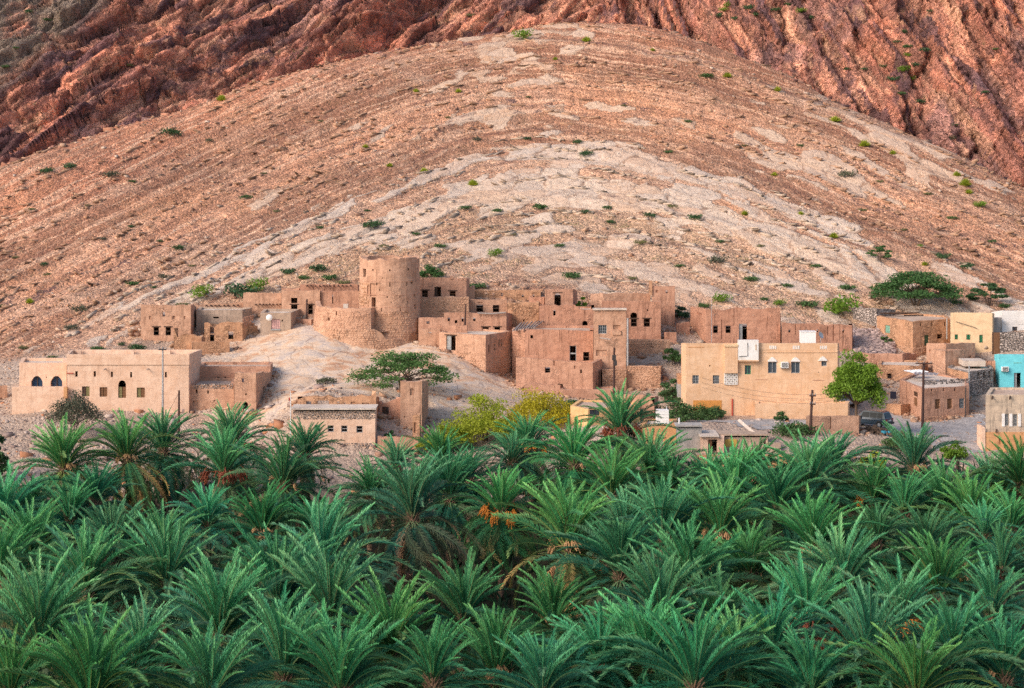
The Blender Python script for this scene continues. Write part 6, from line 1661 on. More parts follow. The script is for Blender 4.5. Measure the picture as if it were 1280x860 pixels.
# crown hearts seen in the photograph: column, row, distance, size, look (u upright, o old brown skirt, d dry skirt; fruit o/r/t)
palms = [
 (161, 570, 193, 1.0, 'ot', 'tall date palm with tan drooping fronds below the long pale house'),
 (88, 590, 191, .9, 'ut', None), (80, 644, 177, .95, 'u', None), (209, 556, 201, .8, 'u', None), (287, 552, 199, .95, 'u', 'palm whose fan covers the front of the mud brick turret'),
 (279, 598, 188, 1.0, 'or', None), (374, 580, 194, .8, '_', 'palm with one bowed frond left of the four window house'), (352, 612, 184, .95, 'ut', None), (2, 655, 176, .9, 'u', None),
 (201, 684, 164, 1.0, 'u', None), (331, 672, 166, 1.05, '_t', None), (418, 712, 157, 1.05, 'u', None), (92, 739, 148, 1.05, '_t', None), (8, 735, 150, 1.0, '_', None),
 (30, 690, 161, .95, '_', None), (205, 740, 149, 1.0, '_', None), (346, 750, 146, 1.05, '_t', None), (48, 812, 130, 1.05, '_', None), (178, 838, 126, 1.1, '_', None),
 (362, 838, 126, 1.05, '_', None), (108, 876, 119, 1.0, 'u', None), (268, 880, 118, 1.0, 'u', None), (416, 788, 136, 1.0, '_', None), (270, 790, 137, 1.0, 'u', None), (135, 690, 163, .9, '_', None),
 (530, 652, 164, 1.2, 'd', 'large palm with a long skirt of brown drooping fronds left of centre'), (709, 684, 158, 1.22, 'dt', 'large spreading palm with splayed grey brown lower fronds at the centre'),
 (782, 548, 197, .92, '_r', 'tallest palm, trunk showing, before the yellow house'), (628, 644, 171, .85, '_o', 'palm with a bright orange date cluster near the centre'),
 (488, 588, 194, .62, 'u', 'small palm below the ruined yard wall of the turret house'), (462, 620, 184, .8, 'u', None), (552, 576, 196, .9, 'u', None), (592, 592, 191, .85, '_', None), (665, 556, 200, .8, '_o', 'palm in front of the yellow bushes with orange date stalks'),
 (642, 578, 194, .75, '_', None), (709, 590, 189, 1.0, 'ut', None), (762, 624, 179, .95, 'u', None), (806, 592, 190, .95, 'u', None), (826, 676, 162, 1.1, 'd', None), (577, 774, 143, .88, 'u', None),
 (692, 778, 142, .88, 'u', None), (424, 860, 122, .95, '_', None), (480, 826, 128, 1.05, '_', None), (612, 836, 126, 1.1, '_t', None), (752, 834, 126, 1.1, 'u', None), (820, 790, 135, 1.0, '_', None),
 (395, 655, 172, .85, '_', None), (876, 600, 189, .85, 'u', None),
 (836, 602, 188, .9, 'u', None), (932, 602, 190, .9, 'ut', 'upright palm in front of the orange garden wall'), (1033, 584, 194, 1.0, 'u', 'palm below the cracked low mud enclosure'), (1088, 626, 180, .95, '_o', None),
 (1146, 590, 192, .95, 'ut', None), (1276, 605, 187, 1.0, 'u', 'palm at the right edge below the stained house'), (920, 626, 180, .95, '_', None), (1017, 622, 181, .95, '_', None), (880, 648, 172, 1.0, 'u', None), (906, 680, 162, .95, '_t', None),
 (1025, 694, 160, 1.1, '_t', None), (1152, 686, 163, 1.05, '_t', None), (1219, 648, 174, 1.0, '_', None), (1225, 680, 164, .85, '_', None), (946, 718, 155, 1.05, 'ot', None),
 (998, 790, 138, 1.1, '_r', 'palm with a dark shaggy heart low on the right'), (1124, 778, 140, 1.1, '_o', 'palm with bright orange fruit stalks round its heart, lower right'), (884, 788, 137, 1.0, '_t', None), (1259, 838, 126, 1.05, '_t', None),
 (1195, 826, 128, 1.1, 'u', None), (1255, 722, 154, 1.0, '_', None), (1240, 774, 142, 1.0, '_', None), (956, 826, 128, 1.0, 'u', None), (912, 838, 125, 1.0, '_', None), (1085, 846, 124, 1.05, '_', None),
 (818, 838, 125, 1.0, 'u', None), (768, 726, 152, .9, '_', None), (1060, 742, 149, 1.0, '_', None), (1180, 636, 178, .9, '_', None), (966, 640, 177, .9, '_', None), (1130, 640, 176, .9, '_', None),
 (540, 862, 121, 1.0, '_', None), (688, 866, 120, 1.0, 'u', None), (870, 870, 119, 1.0, '_', None), (1010, 866, 120, .95, 'u', None), (1150, 872, 119, 1.0, '_', None), (10, 868, 120, 1.0, '_', None), (1232, 600, 190, .8, 'u', None),
 (262, 646, 173, .85, '_', None), (118, 640, 178, .85, '_', None), (40, 640, 181, .8, '_', None), (1092, 690, 162, .85, '_', None), (345, 800, 133, .9, 'u', None),
 (1270, 668, 168, .9, '_', None), (560, 620, 180, .9, '_', None), (1170, 740, 149, .9, '_', None), (862, 736, 150, .9, '_', None), (770, 665, 167, .8, 'u', None)]
ORD = ['first', 'second', 'third', 'fourth', 'fifth', 'sixth', 'seventh', 'eighth', 'ninth', 'tenth', 'eleventh', 'twelfth', 'thirteenth', 'fourteenth', 'fifteenth', 'sixteenth', 'seventeenth', 'eighteenth', 'nineteenth', 'twentieth', 'twenty first', 'twenty second', 'twenty third', 'twenty fourth']
row_of = lambda Y: 0 if Y < 127.5 else 1 if Y < 145 else 2 if Y < 160 else 3 if Y < 175 else 4 if Y < 187.5 else 5
ROWN = ['nearest row of the grove', 'second row of the grove', 'third row of the grove', 'fourth row of the grove', 'fifth row of the grove', 'back row under the village']
LOOK = {'u': 'upright green date palm', 'o': 'browned date palm', 'd': 'dry skirted date palm', '_': 'full spreading date palm'}
rows = {}
for i, p in enumerate(palms): rows.setdefault(row_of(p[2]), []).append((p[0], i))
for r_ in rows: rows[r_].sort()
for i, (px, py, Y, size, look, lab) in enumerate(palms):
    o = palm(px + rnd.uniform(-5, 5), py + rnd.uniform(-11, 11), Y, size * (1.02 if Y > 182 else 1.05) * (rnd.uniform(0.74, 1.26) if lab is None else rnd.uniform(.95, 1.1)), look, 116, i, lab)
    if lab is None:
        k = [j for _, j in rows[row_of(Y)]].index(i)
        lab = '%s, %s from left, %s' % (LOOK[look[0]], ORD[k], ROWN[row_of(Y)])
    tag(o, lab, 'palm tree', 'date palms of the grove')

# ------------------------------------------------------------------ trees and shrubs
def leaf_cloud(centres, n_each, size, rs, flat=1.0, shape='quad'):
    """many small leaf faces scattered through clumps; centres = (x, y, z, rx, ry, rz)"""
    Vs, Fs, k = [], [], 0
    for (cx, cy, cz, rx, ry, rz), n in zip(centres, n_each):
        a = rs.normal(size=(n, 3)); a /= np.linalg.norm(a, axis=1)[:, None]
        r = rs.random(n) ** 0.45
        c = np.array([cx, cy, cz]) + a * r[:, None] * np.array([rx, ry, rz])
        u = rs.normal(size=(n, 3)); u[:, 2] *= flat; u /= np.linalg.norm(u, axis=1)[:, None]
        w = np.cross(u, rs.normal(size=(n, 3))); w /= np.linalg.norm(w, axis=1)[:, None] + 1e-9
        s = size * rs.uniform(0.6, 1.3, n)[:, None]
        q = np.stack([c - u * s, c + w * s * 0.45, c + u * s, c - w * s * 0.45], 1)
        Vs.append(q.reshape(-1, 3)); Fs.append(np.arange(n * 4).reshape(n, 4) + k); k += n * 4
    return np.concatenate(Vs), np.concatenate(Fs)

def tree(name, label, cat, loc, h, rad, clumps, leaf, nleaf, lsize, mat, trunks=1, flat=False, group=None, seed=1, trunk_r=0.18, spread=1.0, sparse=False, low=0.45):
    rs = np.random.default_rng(seed); rp = random.Random(seed)
    root = empty(name, loc, 0, label, cat, group)
    cen = []
    for i in range(clumps):
        a = i * 2.39996 + rp.uniform(-.4, .4); q = math.sqrt((i + .5) / clumps)
        if flat: z = h * (0.95 - 0.62 * q * q + rp.uniform(-.16, .08)); cr = rad * rp.uniform(.14, .27); cz = cr * rp.uniform(.22, .42)
        elif low < .3: z = h * (low + (0.86 * (1 - .75 * q * q) - low) * rp.uniform(0.05, 1.0)); cr = rad * rp.uniform(.24, .40); cz = cr * rp.uniform(.5, .85); z = max(z, cz * .7)
        else: z = h * (low + (0.92 - low) * (1 - q * q * 0.8) * rp.uniform(.55, 1.05)); cr = rad * rp.uniform(.26, .44); cz = cr * rp.uniform(.6, .95)
        cen.append((math.cos(a) * q * rad * 0.82 * spread, math.sin(a) * q * rad * 0.82 * spread, z, cr, cr, cz))
    n_each = [max(8, int(nleaf / clumps * rp.uniform(.6, 1.4))) for _ in cen]
    V, F = leaf_cloud(cen, n_each, lsize, rs, 0.6 if flat else 1.0)
    np_mesh('crown', V, F, M[mat], parent=root)
    g = Geo()
    for k in range(trunks):
        a = 2 * math.pi * k / max(1, trunks) + rp.random(); b0 = Vector((0.15 * math.cos(a), 0.15 * math.sin(a), -0.3)) * (1 if trunks > 1 else 0.2)
        fork = Vector((math.cos(a) * rad * .12 * (trunks > 1), math.sin(a) * rad * .12 * (trunks > 1), h * (0.3 if not flat else .28)))
        b0.z = -0.3
        g.tube([b0, b0.lerp(fork, .5) + Vector((rp.uniform(-.1, .1), rp.uniform(-.1, .1), 0)), fork], trunk_r, trunk_r * .7, 7)
        for (cx, cy, cz, *_r) in cen[k::trunks]:
            e = Vector((cx, cy, cz)); m_ = fork.lerp(e, .5) + Vector((rp.uniform(-.2, .2), rp.uniform(-.2, .2), h * .04)); g.tube([fork, m_, e], trunk_r * .42, trunk_r * .1, 4, 0, False)
            if sparse:
                for _ in range(5): g.tube([m_, e + Vector((rp.uniform(-1, 1), rp.uniform(-1, 1), rp.uniform(-.3, .9))) * _r[0]], trunk_r * .14, trunk_r * .05, 3, 0, False)
    me = bpy.data.meshes.new('trunk'); me.from_pydata(g.v, [], g.f); me.materials.append(M['bark' if not sparse else 'twig']); link('trunk', me, root)
    return root

def G(px, py, Y): p = W(px, py, Y); return (p.x, p.y, H(p.x, p.y))
tree('acacia_tree', 'wide flat topped acacia spreading over the bare rock behind the corner turret', 'tree', G(505, 500, 229), 4.6, 6.6, 52, 0, 7600, .16, 'acacia_leaf', 4, True, seed=3, trunk_r=.12)
p = hit(1145, 382); tree('acacia_tree', 'broadest dark green acacia on the slope above the corner house', 'tree', p, 4.6, 7.0, 64, 0, 9000, .20, 'acacia_leaf', 4, True, seed=4, trunk_r=.16)
p = hit(1236, 382); tree('acacia_tree', 'smaller flat acacia right of the broadest one', 'tree', p, 3.0, 3.3, 18, 0, 3200, .17, 'dark_leaf', 3, True, seed=5, trunk_r=.1)
p = hit(1100, 327); tree('acacia_tree', 'small acacia on open slope above left of the broadest one', 'tree', p, 2.3, 2.3, 12, 0, 1700, .15, 'acacia_leaf', 3, True, seed=6, trunk_r=.08)
tree('leafy_tree', 'bright light green tree with drooping foliage beside the cream house', 'tree', G(1070, 540, 219), 9.2, 3.2, 40, 0, 11000, .17, 'bright_leaf', 1, False, seed=7, trunk_r=.2, low=.31)
tree('thorn_tree', 'sparse grey twiggy thorn tree before the veranda wing', 'tree', G(92, 552, 219), 5.0, 3.1, 30, 0, 5600, .11, 'grey_leaf', 3, False, seed=8, trunk_r=.10, sparse=True, low=.35)
tree('dark_tree', 'dark dense tree cut off by the left edge', 'tree', G(-12, 600, 205), 8.0, 1.9, 24, 0, 5000, .17, 'dark_leaf', 1, False, seed=9, low=.1)
tree('yellow_bush', 'large yellow green flowering bush below the white rock', 'bush', G(607, 545, 217), 6.0, 4.0, 34, 0, 7500, .15, 'lime_leaf', 3, False, seed=10, trunk_r=.09, low=.2)
tree('yellow_bush', 'wide yellow bush under the streaked front mud house', 'bush', G(678, 524, 221), 4.6, 4.6, 34, 0, 7500, .14, 'yellow_leaf', 3, False, seed=11, trunk_r=.08, low=.2)
tree('yellow_bush', 'low lime bush left of the large yellow green one', 'bush', G(562, 552, 214), 3.4, 2.4, 22, 0, 3600, .14, 'lime_leaf', 3, False, seed=33, trunk_r=.06, low=.15)
tree('green_bush', 'loose green bush between the yellow bush and mud terrace', 'bush', G(713, 500, 231), 1.7, 2.4, 14, 0, 1900, .14, 'green_leaf', 3, False, seed=12, trunk_r=.05, low=.2)
tree('yellow_bush', 'small yellow bush beside the ruined gate pier', 'bush', G(532, 556, 211.5), 3.0, 1.1, 12, 0, 1300, .13, 'lime_leaf', 2, False, seed=13, trunk_r=.05, low=.15)
tree('round_bush', 'dark round bush inside the roofless turret house yard', 'bush', G(488, 545, 213.6), 1.6, .75, 9, 0, 900, .12, 'dark_leaf', 1, False, seed=14, trunk_r=.05, low=.2)
tree('dark_bush', 'dark bush in the gap left of the cream house', 'bush', G(839, 492, 239), 3.2, 1.7, 14, 0, 1900, .16, 'dark_leaf', 2, False, seed=15, trunk_r=.06, low=.2)
tree('dark_bush', 'tall bush behind the stone terrace wall beside the cream house', 'bush', G(842, 455, 249), 2.9, 1.5, 12, 0, 1400, .15, 'green_leaf', 2, False, seed=16, trunk_r=.06, low=.2)
tree('low_bush', 'spreading green bush at the left foot of the cream house', 'bush', G(872, 530, 228), 1.8, 2.5, 16, 0, 2200, .15, 'green_leaf', 3, False, seed=17, trunk_r=.05, low=.2)
tree('low_bush', 'dark green creeper bush along the garage front', 'bush', G(892, 522, 230), 1.7, 1.6, 12, 0, 1400, .15, 'dark_leaf', 2, False, seed=18, trunk_r=.05, low=.2)
tree('low_bush', 'wild green bush on the slope beneath the pink gable', 'bush', G(842, 525, 222), 3.2, 2.6, 18, 0, 2600, .16, 'green_leaf', 3, False, seed=19, trunk_r=.06, low=.15)
tree('low_bush', 'small bush growing in front of the cream house plinth', 'bush', G(976, 534, 226), 1.5, .9, 9, 0, 800, .13, 'green_leaf', 2, False, seed=20, trunk_r=.04, low=.15)
tree('low_bush', 'dull green bush between rubbish heap and gravel yard', 'bush', G(1128, 562, 211), 1.9, 2.4, 16, 0, 2000, .15, 'green_leaf', 3, False, seed=21, trunk_r=.05, low=.1)
tree('low_bush', 'bright round bush at the near edge of the gravel yard', 'bush', G(1191, 577, 208), 1.9, 1.5, 14, 0, 2000, .14, 'bright_leaf', 2, False, seed=22, trunk_r=.05, low=.1)
tree('low_bush', 'yellow green bush among palms below the rubbish heap', 'bush', G(1090, 580, 204), 1.6, 1.6, 12, 0, 1500, .15, 'lime_leaf', 2, False, seed=23, trunk_r=.05, low=.1)
tree('low_bush', 'grassy green bush right of the beige shed', 'bush', G(992, 552, 214), 1.3, 2.6, 16, 0, 2000, .15, 'green_leaf', 3, False, seed=24, trunk_r=.04, low=.1)
tree('low_bush', 'bright green bush in the gap beside the arched window room', 'bush', (W(727, 383, 265).x, 265, W(727, 392, 265).z), 2.6, 1.0, 10, 0, 1300, .14, 'bright_leaf', 2, False, seed=25, trunk_r=.05, low=.15)
tree('low_bush', 'bright bush growing just behind the round tower top', 'bush', hit(537, 347), 2.3, 1.9, 14, 0, 2000, .15, 'acacia_leaf', 3, False, seed=26, trunk_r=.05, low=.15)
tree('low_bush', 'rounded dark bush between pilaster block and streaked house', 'bush', hit(851, 398), 2.1, 1.1, 10, 0, 1200, .14, 'dark_leaf', 2, False, seed=27, trunk_r=.05, low=.15)
tree('low_bush', 'dark green bush on the rubble slope beside the shuttered corner house', 'bush', hit(1108, 430), 1.5, .9, 9, 0, 800, .13, 'green_leaf', 2, False, seed=28, trunk_r=.04, low=.15)
tree('low_bush', 'thin grey green bush on the painted rock left of the acacia', 'bush', hit(408, 480), 1.3, 1.3, 10, 0, 700, .12, 'grey_leaf', 3, False, seed=29, trunk_r=.04, low=.15)

# desert shrubs dotted over the slope: shared meshes, each a thing of its own
def shrub_mesh(seed, mat, flat=0.6, n=420, tuft=False):
    rs = np.random.default_rng(seed); rp = random.Random(seed); cen = []
    for i in range(9):
        a = i * 2.4; q = math.sqrt(i / 9); cen.append((.7 * q * math.cos(a), .7 * q * math.sin(a), flat * rp.uniform(.3, .75), .42, .42, .42 * flat))
    if tuft:
        g = Geo()
        for i in range(n):
            a, e = rp.random() * 6.28, rp.uniform(.15, 1.45); d = Vector((math.cos(a) * math.cos(e), math.sin(a) * math.cos(e), math.sin(e))); l = rp.uniform(.6, 1.05); s = d.cross(Vector((rp.random(), rp.random(), rp.random()))).normalized() * .035
            b = Vector((rp.uniform(-.15, .15), rp.uniform(-.15, .15), 0)); g.face([b - s, b + s, b + d * l * .6 + s, b + d * l, b + d * l * .6 - s])
        me = bpy.data.meshes.new('desert_shrub'); me.from_pydata(g.v, [], g.f); me.materials.append(M[mat]); return me
    V, F = leaf_cloud(cen, [n // 9] * 9, .10, rs)
    V[:, 2] = np.maximum(V[:, 2], -0.05)
    return np_mesh('desert_shrub', V, F, M[mat], mesh_only=True)
SH = {'y': [shrub_mesh(60 + k, 'lime_leaf', n=340, tuft=True) for k in range(2)], 'b': [shrub_mesh(64 + k, 'bright_leaf', .9) for k in range(2)], 'd': [shrub_mesh(68 + k, 'dark_leaf', .62) for k in range(3)],
      'g': [shrub_mesh(72 + k, 'green_leaf', .5) for k in range(3)], 'w': [shrub_mesh(76 + k, 'grey_leaf', .6, 300) for k in range(2)], 'o': [shrub_mesh(79, 'olive_leaf', .4, 360)]}
SN = {'y': 'bright yellow green tuft', 'b': 'fresh green rounded shrub', 'd': 'dark green low shrub', 'g': 'dull green spreading shrub', 'w': 'grey dry twiggy shrub', 'o': 'olive low shrub'}
shrubs = [(215, 163, 14, 'd'), (277, 122, 8, 'y'), (87, 206, 10, 'd'), (58, 212, 10, 'd'), (138, 215, 12, 'w'), (457, 182, 5, 'y'), (165, 225, 6, 'g'), (262, 174, 6, 'w'), (307, 244, 9, 'g'), (465, 278, 15, 'd'), (400, 283, 6, 'd'),
 (223, 308, 9, 'd'), (129, 297, 6, 'w'), (164, 282, 5, 'd'), (733, 49, 7, 'y'), (694, 73, 4, 'y'), (520, 113, 5, 'y'), (573, 113, 5, 'y'), (487, 206, 5, 'y'), (530, 212, 6, 'y'), (591, 228, 8, 'y'), (732, 190, 10, 'd'), (659, 172, 6, 'd'),
 (722, 176, 7, 'd'), (596, 172, 8, 'w'), (582, 257, 9, 'g'), (621, 261, 8, 'g'), (676, 256, 11, 'g'), (732, 263, 8, 'd'), (759, 257, 8, 'g'), (812, 267, 9, 'd'), (869, 270, 10, 'd'), (763, 276, 7, 'd'), (550, 305, 9, 'g'), (619, 316, 10, 'b'),
 (843, 16, 6, 'y'), (726, 16, 15, 'w'), (653, 43, 14, 'b'), (816, 62, 4, 'y'), (836, 188, 7, 'g'), (883, 92, 10, 'g'), (909, 93, 7, 'y'), (972, 111, 6, 'y'), (1030, 76, 8, 'y'), (1044, 148, 8, 'y'), (1081, 179, 8, 'y'), (1116, 190, 6, 'y'),
 (968, 217, 5, 'y'), (1059, 215, 13, 'w'), (931, 266, 6, 'y'), (1001, 266, 5, 'y'), (1042, 294, 7, 'y'), (868, 270, 6, 'd'), (1151, 307, 4, 'b'), (1156, 329, 6, 'y'), (1179, 318, 11, 'd'), (1196, 217, 6, 'y'), (1207, 228, 9, 'y'), (1211, 239, 6, 'y'),
 (1263, 207, 8, 'b'), (1134, 152, 18, 'd'), (1125, 26, 11, 'd'), (1136, 97, 12, 'd'), (1012, 91, 11, 'w'), (1062, 72, 5, 'w'), (902, 372, 13, 'b'), (1058, 356, 12, 'g'), (939, 346, 11, 'g'), (897, 322, 14, 'w'), (1050, 383, 24, 'b'), (1010, 376, 16, 'g'),
 (1209, 330, 11, 'd'), (205, 343, 10, 'w'), (166, 352, 10, 'g'), (192, 358, 5, 'd'), (37, 376, 6, 'y'), (99, 383, 13, 'w'), (90, 407, 11, 'w'), (55, 329, 6, 'd'), (122, 433, 10, 'g'), (152, 429, 6, 'd'), (172, 432, 13, 'd'), (251, 364, 17, 'b'),
 (302, 360, 22, 'd'), (322, 357, 16, 'b'), (360, 337, 11, 'd'), (398, 333, 13, 'd'), (597, 354, 13, 'g'), (715, 341, 14, 'g'), (380, 345, 9, 'g'), (412, 344, 12, 'g'), (430, 350, 10, 'o'), (985, 355, 8, 'g'), (974, 378, 9, 'b'), (955, 372, 7, 'g'),
 (1145, 340, 8, 'd'), (1255, 380, 9, 'g'), (1225, 392, 10, 'g'), (1195, 376, 9, 'd'), (260, 383, 12, 'o'), (228, 378, 9, 'o'), (460, 262, 5, 'g'), (346, 262, 6, 'o'), (840, 255, 8, 'o'), (800, 300, 9, 'o'), (900, 300, 7, 'g'), (700, 305, 7, 'g'),
 (640, 290, 8, 'o'), (480, 305, 8, 'o'), (520, 290, 7, 'g'), (1080, 260, 7, 'o'), (1130, 285, 6, 'o'), (1020, 330, 8, 'g'), (950, 305, 7, 'o'), (1240, 300, 7, 'g'), (1190, 270, 8, 'g'), (1225, 255, 9, 'b'), (1160, 240, 7, 'o'), (1100, 225, 6, 'o'),
 (60, 340, 8, 'o'), (20, 320, 6, 'o'), (30, 432, 9, 'o'), (65, 445, 8, 'g'), (110, 255, 5, 'o'), (40, 260, 5, 'g'), (330, 215, 5, 'o'), (400, 150, 5, 'g'), (560, 145, 5, 'o'), (660, 120, 4, 'g'), (780, 130, 5, 'o'), (860, 150, 6, 'g'),
 (930, 180, 6, 'o'), (1000, 180, 6, 'g'), (1240, 430, 6, 'g'), (1250, 360, 8, 'o'), (880, 380, 9, 'g'), (850, 330, 8, 'g'), (790, 345, 8, 'o'), (470, 330, 6, 'g'), (240, 330, 6, 'o'), (200, 300, 5, 'g'), (0, 380, 7, 'o')]
cliffshrubs = [(37, 18, 7, 'd'), (20, 60, 6, 'g'), (58, 25, 6, 'g'), (5, 85, 7, 'g'), (160, 80, 6, 'o'), (950, 20, 8, 'd'), (970, 15, 7, 'd'), (1105, 85, 6, 'd'), (1120, 55, 7, 'd'), (1135, 70, 6, 'b'), (1140, 100, 7, 'b'), (1130, 40, 7, 'd'), (1155, 66, 8, 'd'), (1080, 88, 5, 'd'),
 (1015, 25, 7, 'd'), (905, 15, 7, 'b'), (920, 25, 6, 'd'), (1160, 15, 5, 'd'), (1060, 88, 6, 'd'), (590, 20, 8, 'o'), (1190, 175, 7, 'd'), (1128, 88, 9, 'b'), (1118, 100, 9, 'd'), (1146, 84, 8, 'd'), (1125, 118, 7, 'g'), (1135, 60, 8, 'g'), (898, 22, 9, 'd'), (912, 8, 8, 'b'), (935, 12, 9, 'd'), (1195, 160, 9, 'g'), (1150, 130, 8, 'd'), (985, 8, 8, 'g'), (1000, 18, 7, 'b'), (1245, 60, 6, 'g'), (1230, 120, 6, 'd')]
ranked = {}
for i, (px, py, r_, k) in enumerate(shrubs): ranked.setdefault((k, 0 if py < 130 else 1 if py < 240 else 2 if py < 310 else 3), []).append((px, i, 'h'))
for i, (px, py, r_, k) in enumerate(cliffshrubs): ranked.setdefault((k, 9), []).append((px, i, 'c'))
ZN = {0: 'on the crest of the hill', 1: 'on the upper slope', 2: 'on the pale middle slope', 3: 'on the lowest slope', 9: 'on the dark cliffs'}
for (k, zone), lst in ranked.items():
    lst.sort()
    for q, (px, i, src) in enumerate(lst):
        px, py, r_, k = (shrubs if src == 'h' else cliffshrubs)[i]
        if src == 'h': p = hit(px, py + r_ * 0.5, 205)
        else: p = hit_cliff(px, py)
        if p is None: continue
        o = link('desert_shrub', SH[k][i % len(SH[k])], None, p)
        s = r_ * p.y / FOC * 1.08; o.scale = (s * rnd.uniform(.95, 1.15), s, s * rnd.uniform(.9, 1.1)); o.rotation_euler = (0, 0, rnd.random() * 6.28)
        where = '%s from left %s' % (ORD[q], ZN[zone]) if len(lst) > 1 else ZN[zone]
        tag(o, '%s, %s' % (SN[k], where), 'shrub', 'shrubs dotted over the mountainside')

# ------------------------------------------------------------------ low growth under the palms
def undergrowth():
    rs = np.random.default_rng(5); n = 26000
    x = rs.uniform(-62, 62, n); y = rs.uniform(98, 205, n)
    keep = np.abs(x) < y * 0.275 + 4; x, y = x[keep], y[keep]; n = len(x)
    z = Hn(x, y)
    big = vnoise(x * .12, y * .12, 0.3, 91) 
    k = big > -0.35; x, y, z, big = x[k], y[k], z[k], big[k]; n = len(x)
    a = rs.uniform(0, 6.28, n); l = rs.uniform(.5, 1.7, n) * (1 + .5 * big); e = rs.uniform(.5, 1.4, n)
    d = np.stack([np.cos(a) * np.cos(e), np.sin(a) * np.cos(e), np.sin(e)], 1) * l[:, None]
    s_ = np.stack([-np.sin(a), np.cos(a), 0 * a], 1) * rs.uniform(.05, .16, n)[:, None]
    b = np.stack([x, y, z - .05], 1)
    V = np.stack([b - s_ * .5, b + s_ * .5, b + d * .6 + s_, b + d, b + d * .6 - s_], 1).reshape(-1, 3)
    F = np.arange(n * 5).reshape(n, 5)
    tag(np_mesh('undergrowth', V, F, M['undergrowth_leaf']), 'tangled grass and low growth with painted-in shade on the floor of the palm grove', 'undergrowth', kind='stuff')
undergrowth()

# ------------------------------------------------------------------ gravel yard and track
def draped(name, poly, mat, lift=0.05, step=0.8):
    """a sheet laid on the ground inside an outline given in photo px and distance"""
    P = [((px - 640) * Y / FOC, Y) for px, Y in poly]
    xs = np.arange(min(p[0] for p in P), max(p[0] for p in P) + step, step); ys = np.arange(min(p[1] for p in P), max(p[1] for p in P) + step, step)
    def inside(x, y):
        c = False; j = len(P) - 1
        for i in range(len(P)):
            if (P[i][1] > y) != (P[j][1] > y) and x < (P[j][0] - P[i][0]) * (y - P[i][1]) / (P[j][1] - P[i][1]) + P[i][0]: c = not c
            j = i
        return c
    g = Geo(); ids = {}
    def vid(i, j):
        if (i, j) not in ids:
            x, y = xs[i] + rnd.uniform(-.2, .2), ys[j] + rnd.uniform(-.2, .2); ids[(i, j)] = len(g.v); g.v.append((x, y, H(x, y) + lift))
        return ids[(i, j)]
    for i in range(len(xs) - 1):
        for j in range(len(ys) - 1):
            if inside((xs[i] + xs[i + 1]) / 2, (ys[j] + ys[j + 1]) / 2): g.f.append((vid(i, j), vid(i + 1, j), vid(i + 1, j + 1), vid(i, j + 1))); g.m.append(0)
    return tag(g.build(name, mat, None, True), kind='structure')
t = NT('gravel'); P_ = t.pos(); n1 = t.noise(P_, 0.5, 5, 0.65); v1 = t.voro(P_, 7.0, 'F1', 'Color'); q_ = t.n('ShaderNodeSeparateXYZ'); t.t.links.new(v1, q_.inputs[0])
c_ = t.mix(t.remap(n1, .35, .65), (0.30, 0.285, 0.28), (0.42, 0.39, 0.37)); c_ = t.mix(0.8, c_, t.mix(q_.outputs[0], (.6, .6, .6), (1.4, 1.4, 1.4)), 'MULTIPLY')
M['gravel'] = t.finish(c_, 0.95, t.bump(t.noise(P_, 6, 3), .4, .05), .1)
draped('gravel_yard', [(1066, 226), (1080, 231), (1112, 236), (1150, 231), (1211, 233), (1232, 234), (1229, 211), (1195, 209), (1165, 213), (1130, 219), (1100, 222)], M['gravel'])
draped('path', [(862, 224), (905, 228), (1010, 228), (1010, 221), (960, 216), (925, 217), (905, 222)], M['gravel'])

# ------------------------------------------------------------------ poles and wires
def pole(px, py0, py1, Y, r=0.13, mat='pole_wood', lab='', arms=(), lean=0.0, name='utility_pole', cat='pole', group='utility poles'):
    b = W(px, py1, Y); tp = W(px + lean, py0, Y)
    gz = H(b.x, b.y); o = empty(name, (b.x, b.y, gz), 0, lab, cat, group)
    base = b.copy(); base.z = gz - 0.4
    g = Geo(); g.tube([base, tp], r * 1.15, r * 0.8, 8); g.build('shaft', M[mat], o)
    for dz, w in arms:
        g = Geo(); g.box((tp.x, tp.y - 0.16, tp.z - dz), (w, 0.12, 0.14)); g.build('crossarm', M[mat if mat != 'grey_metal' else 'dark_metal'], o)
        for q in (-.42, 0.0, .42):
            g = Geo(); g.tube([(tp.x + w * q, tp.y - .16, tp.z - dz + .07), (tp.x + w * q, tp.y - .16, tp.z - dz + .25)], 0.04, 0.05, 6); g.build('insulator', M['grey_paint'], o)
    return o, tp
_, pa = pole(203.4, 434, 533, 226.2, 0.11, 'grey_metal', 'thin grey metal pole standing before the long pale house', [(0.25, 0.9)])
_, pb = pole(223.4, 488, 540, 221.5, 0.13, 'pole_wood', 'short dark wooden pole near the right end of the long pale house', lean=0.4)
o, pc = pole(767.4, 434.5, 492, 237, 0.15, 'pole_wood', 'dark pole with transformer before the barred window house', lean=0.4)
g = Geo(); a_ = W(767.6, 447, 236.6); g.box(tuple(a_), (.45, .4, .6)); b_ = W(769.4, 453.6, 236.6); g.box(tuple(b_), (.34, .4, .6)); g.build('transformer', M['dark_metal'], o)
o, pd_ = pole(1012.4, 487.5, 545, 213.5, 0.15, 'pole_wood', 'slightly leaning dark pole in front of the cream house', lean=3.2, arms=[(0.6, .7), (1.5, .6)])
o, pe = pole(1153, 453, 536, 228, 0.15, 'pole_wood', 'tall black pole at the corner of the gravel yard', arms=[(0.1, 1.9)], lean=1.6)
pole(1197, 574, 604, 199.5, 0.17, 'pole_wood', 'stub of a dark pole among palms below the bright round bush', group=None)
o, pf = pole(363.2, 489, 548, 211.2, 0.04, 'white_metal', 'thin white flagpole at the corner of the four window house', name='flagpole', cat='flagpole', group=None)
g = Geo(); a_ = W(363.0, 496.5, 211.2); b_ = W(360.8, 502, 211.2)
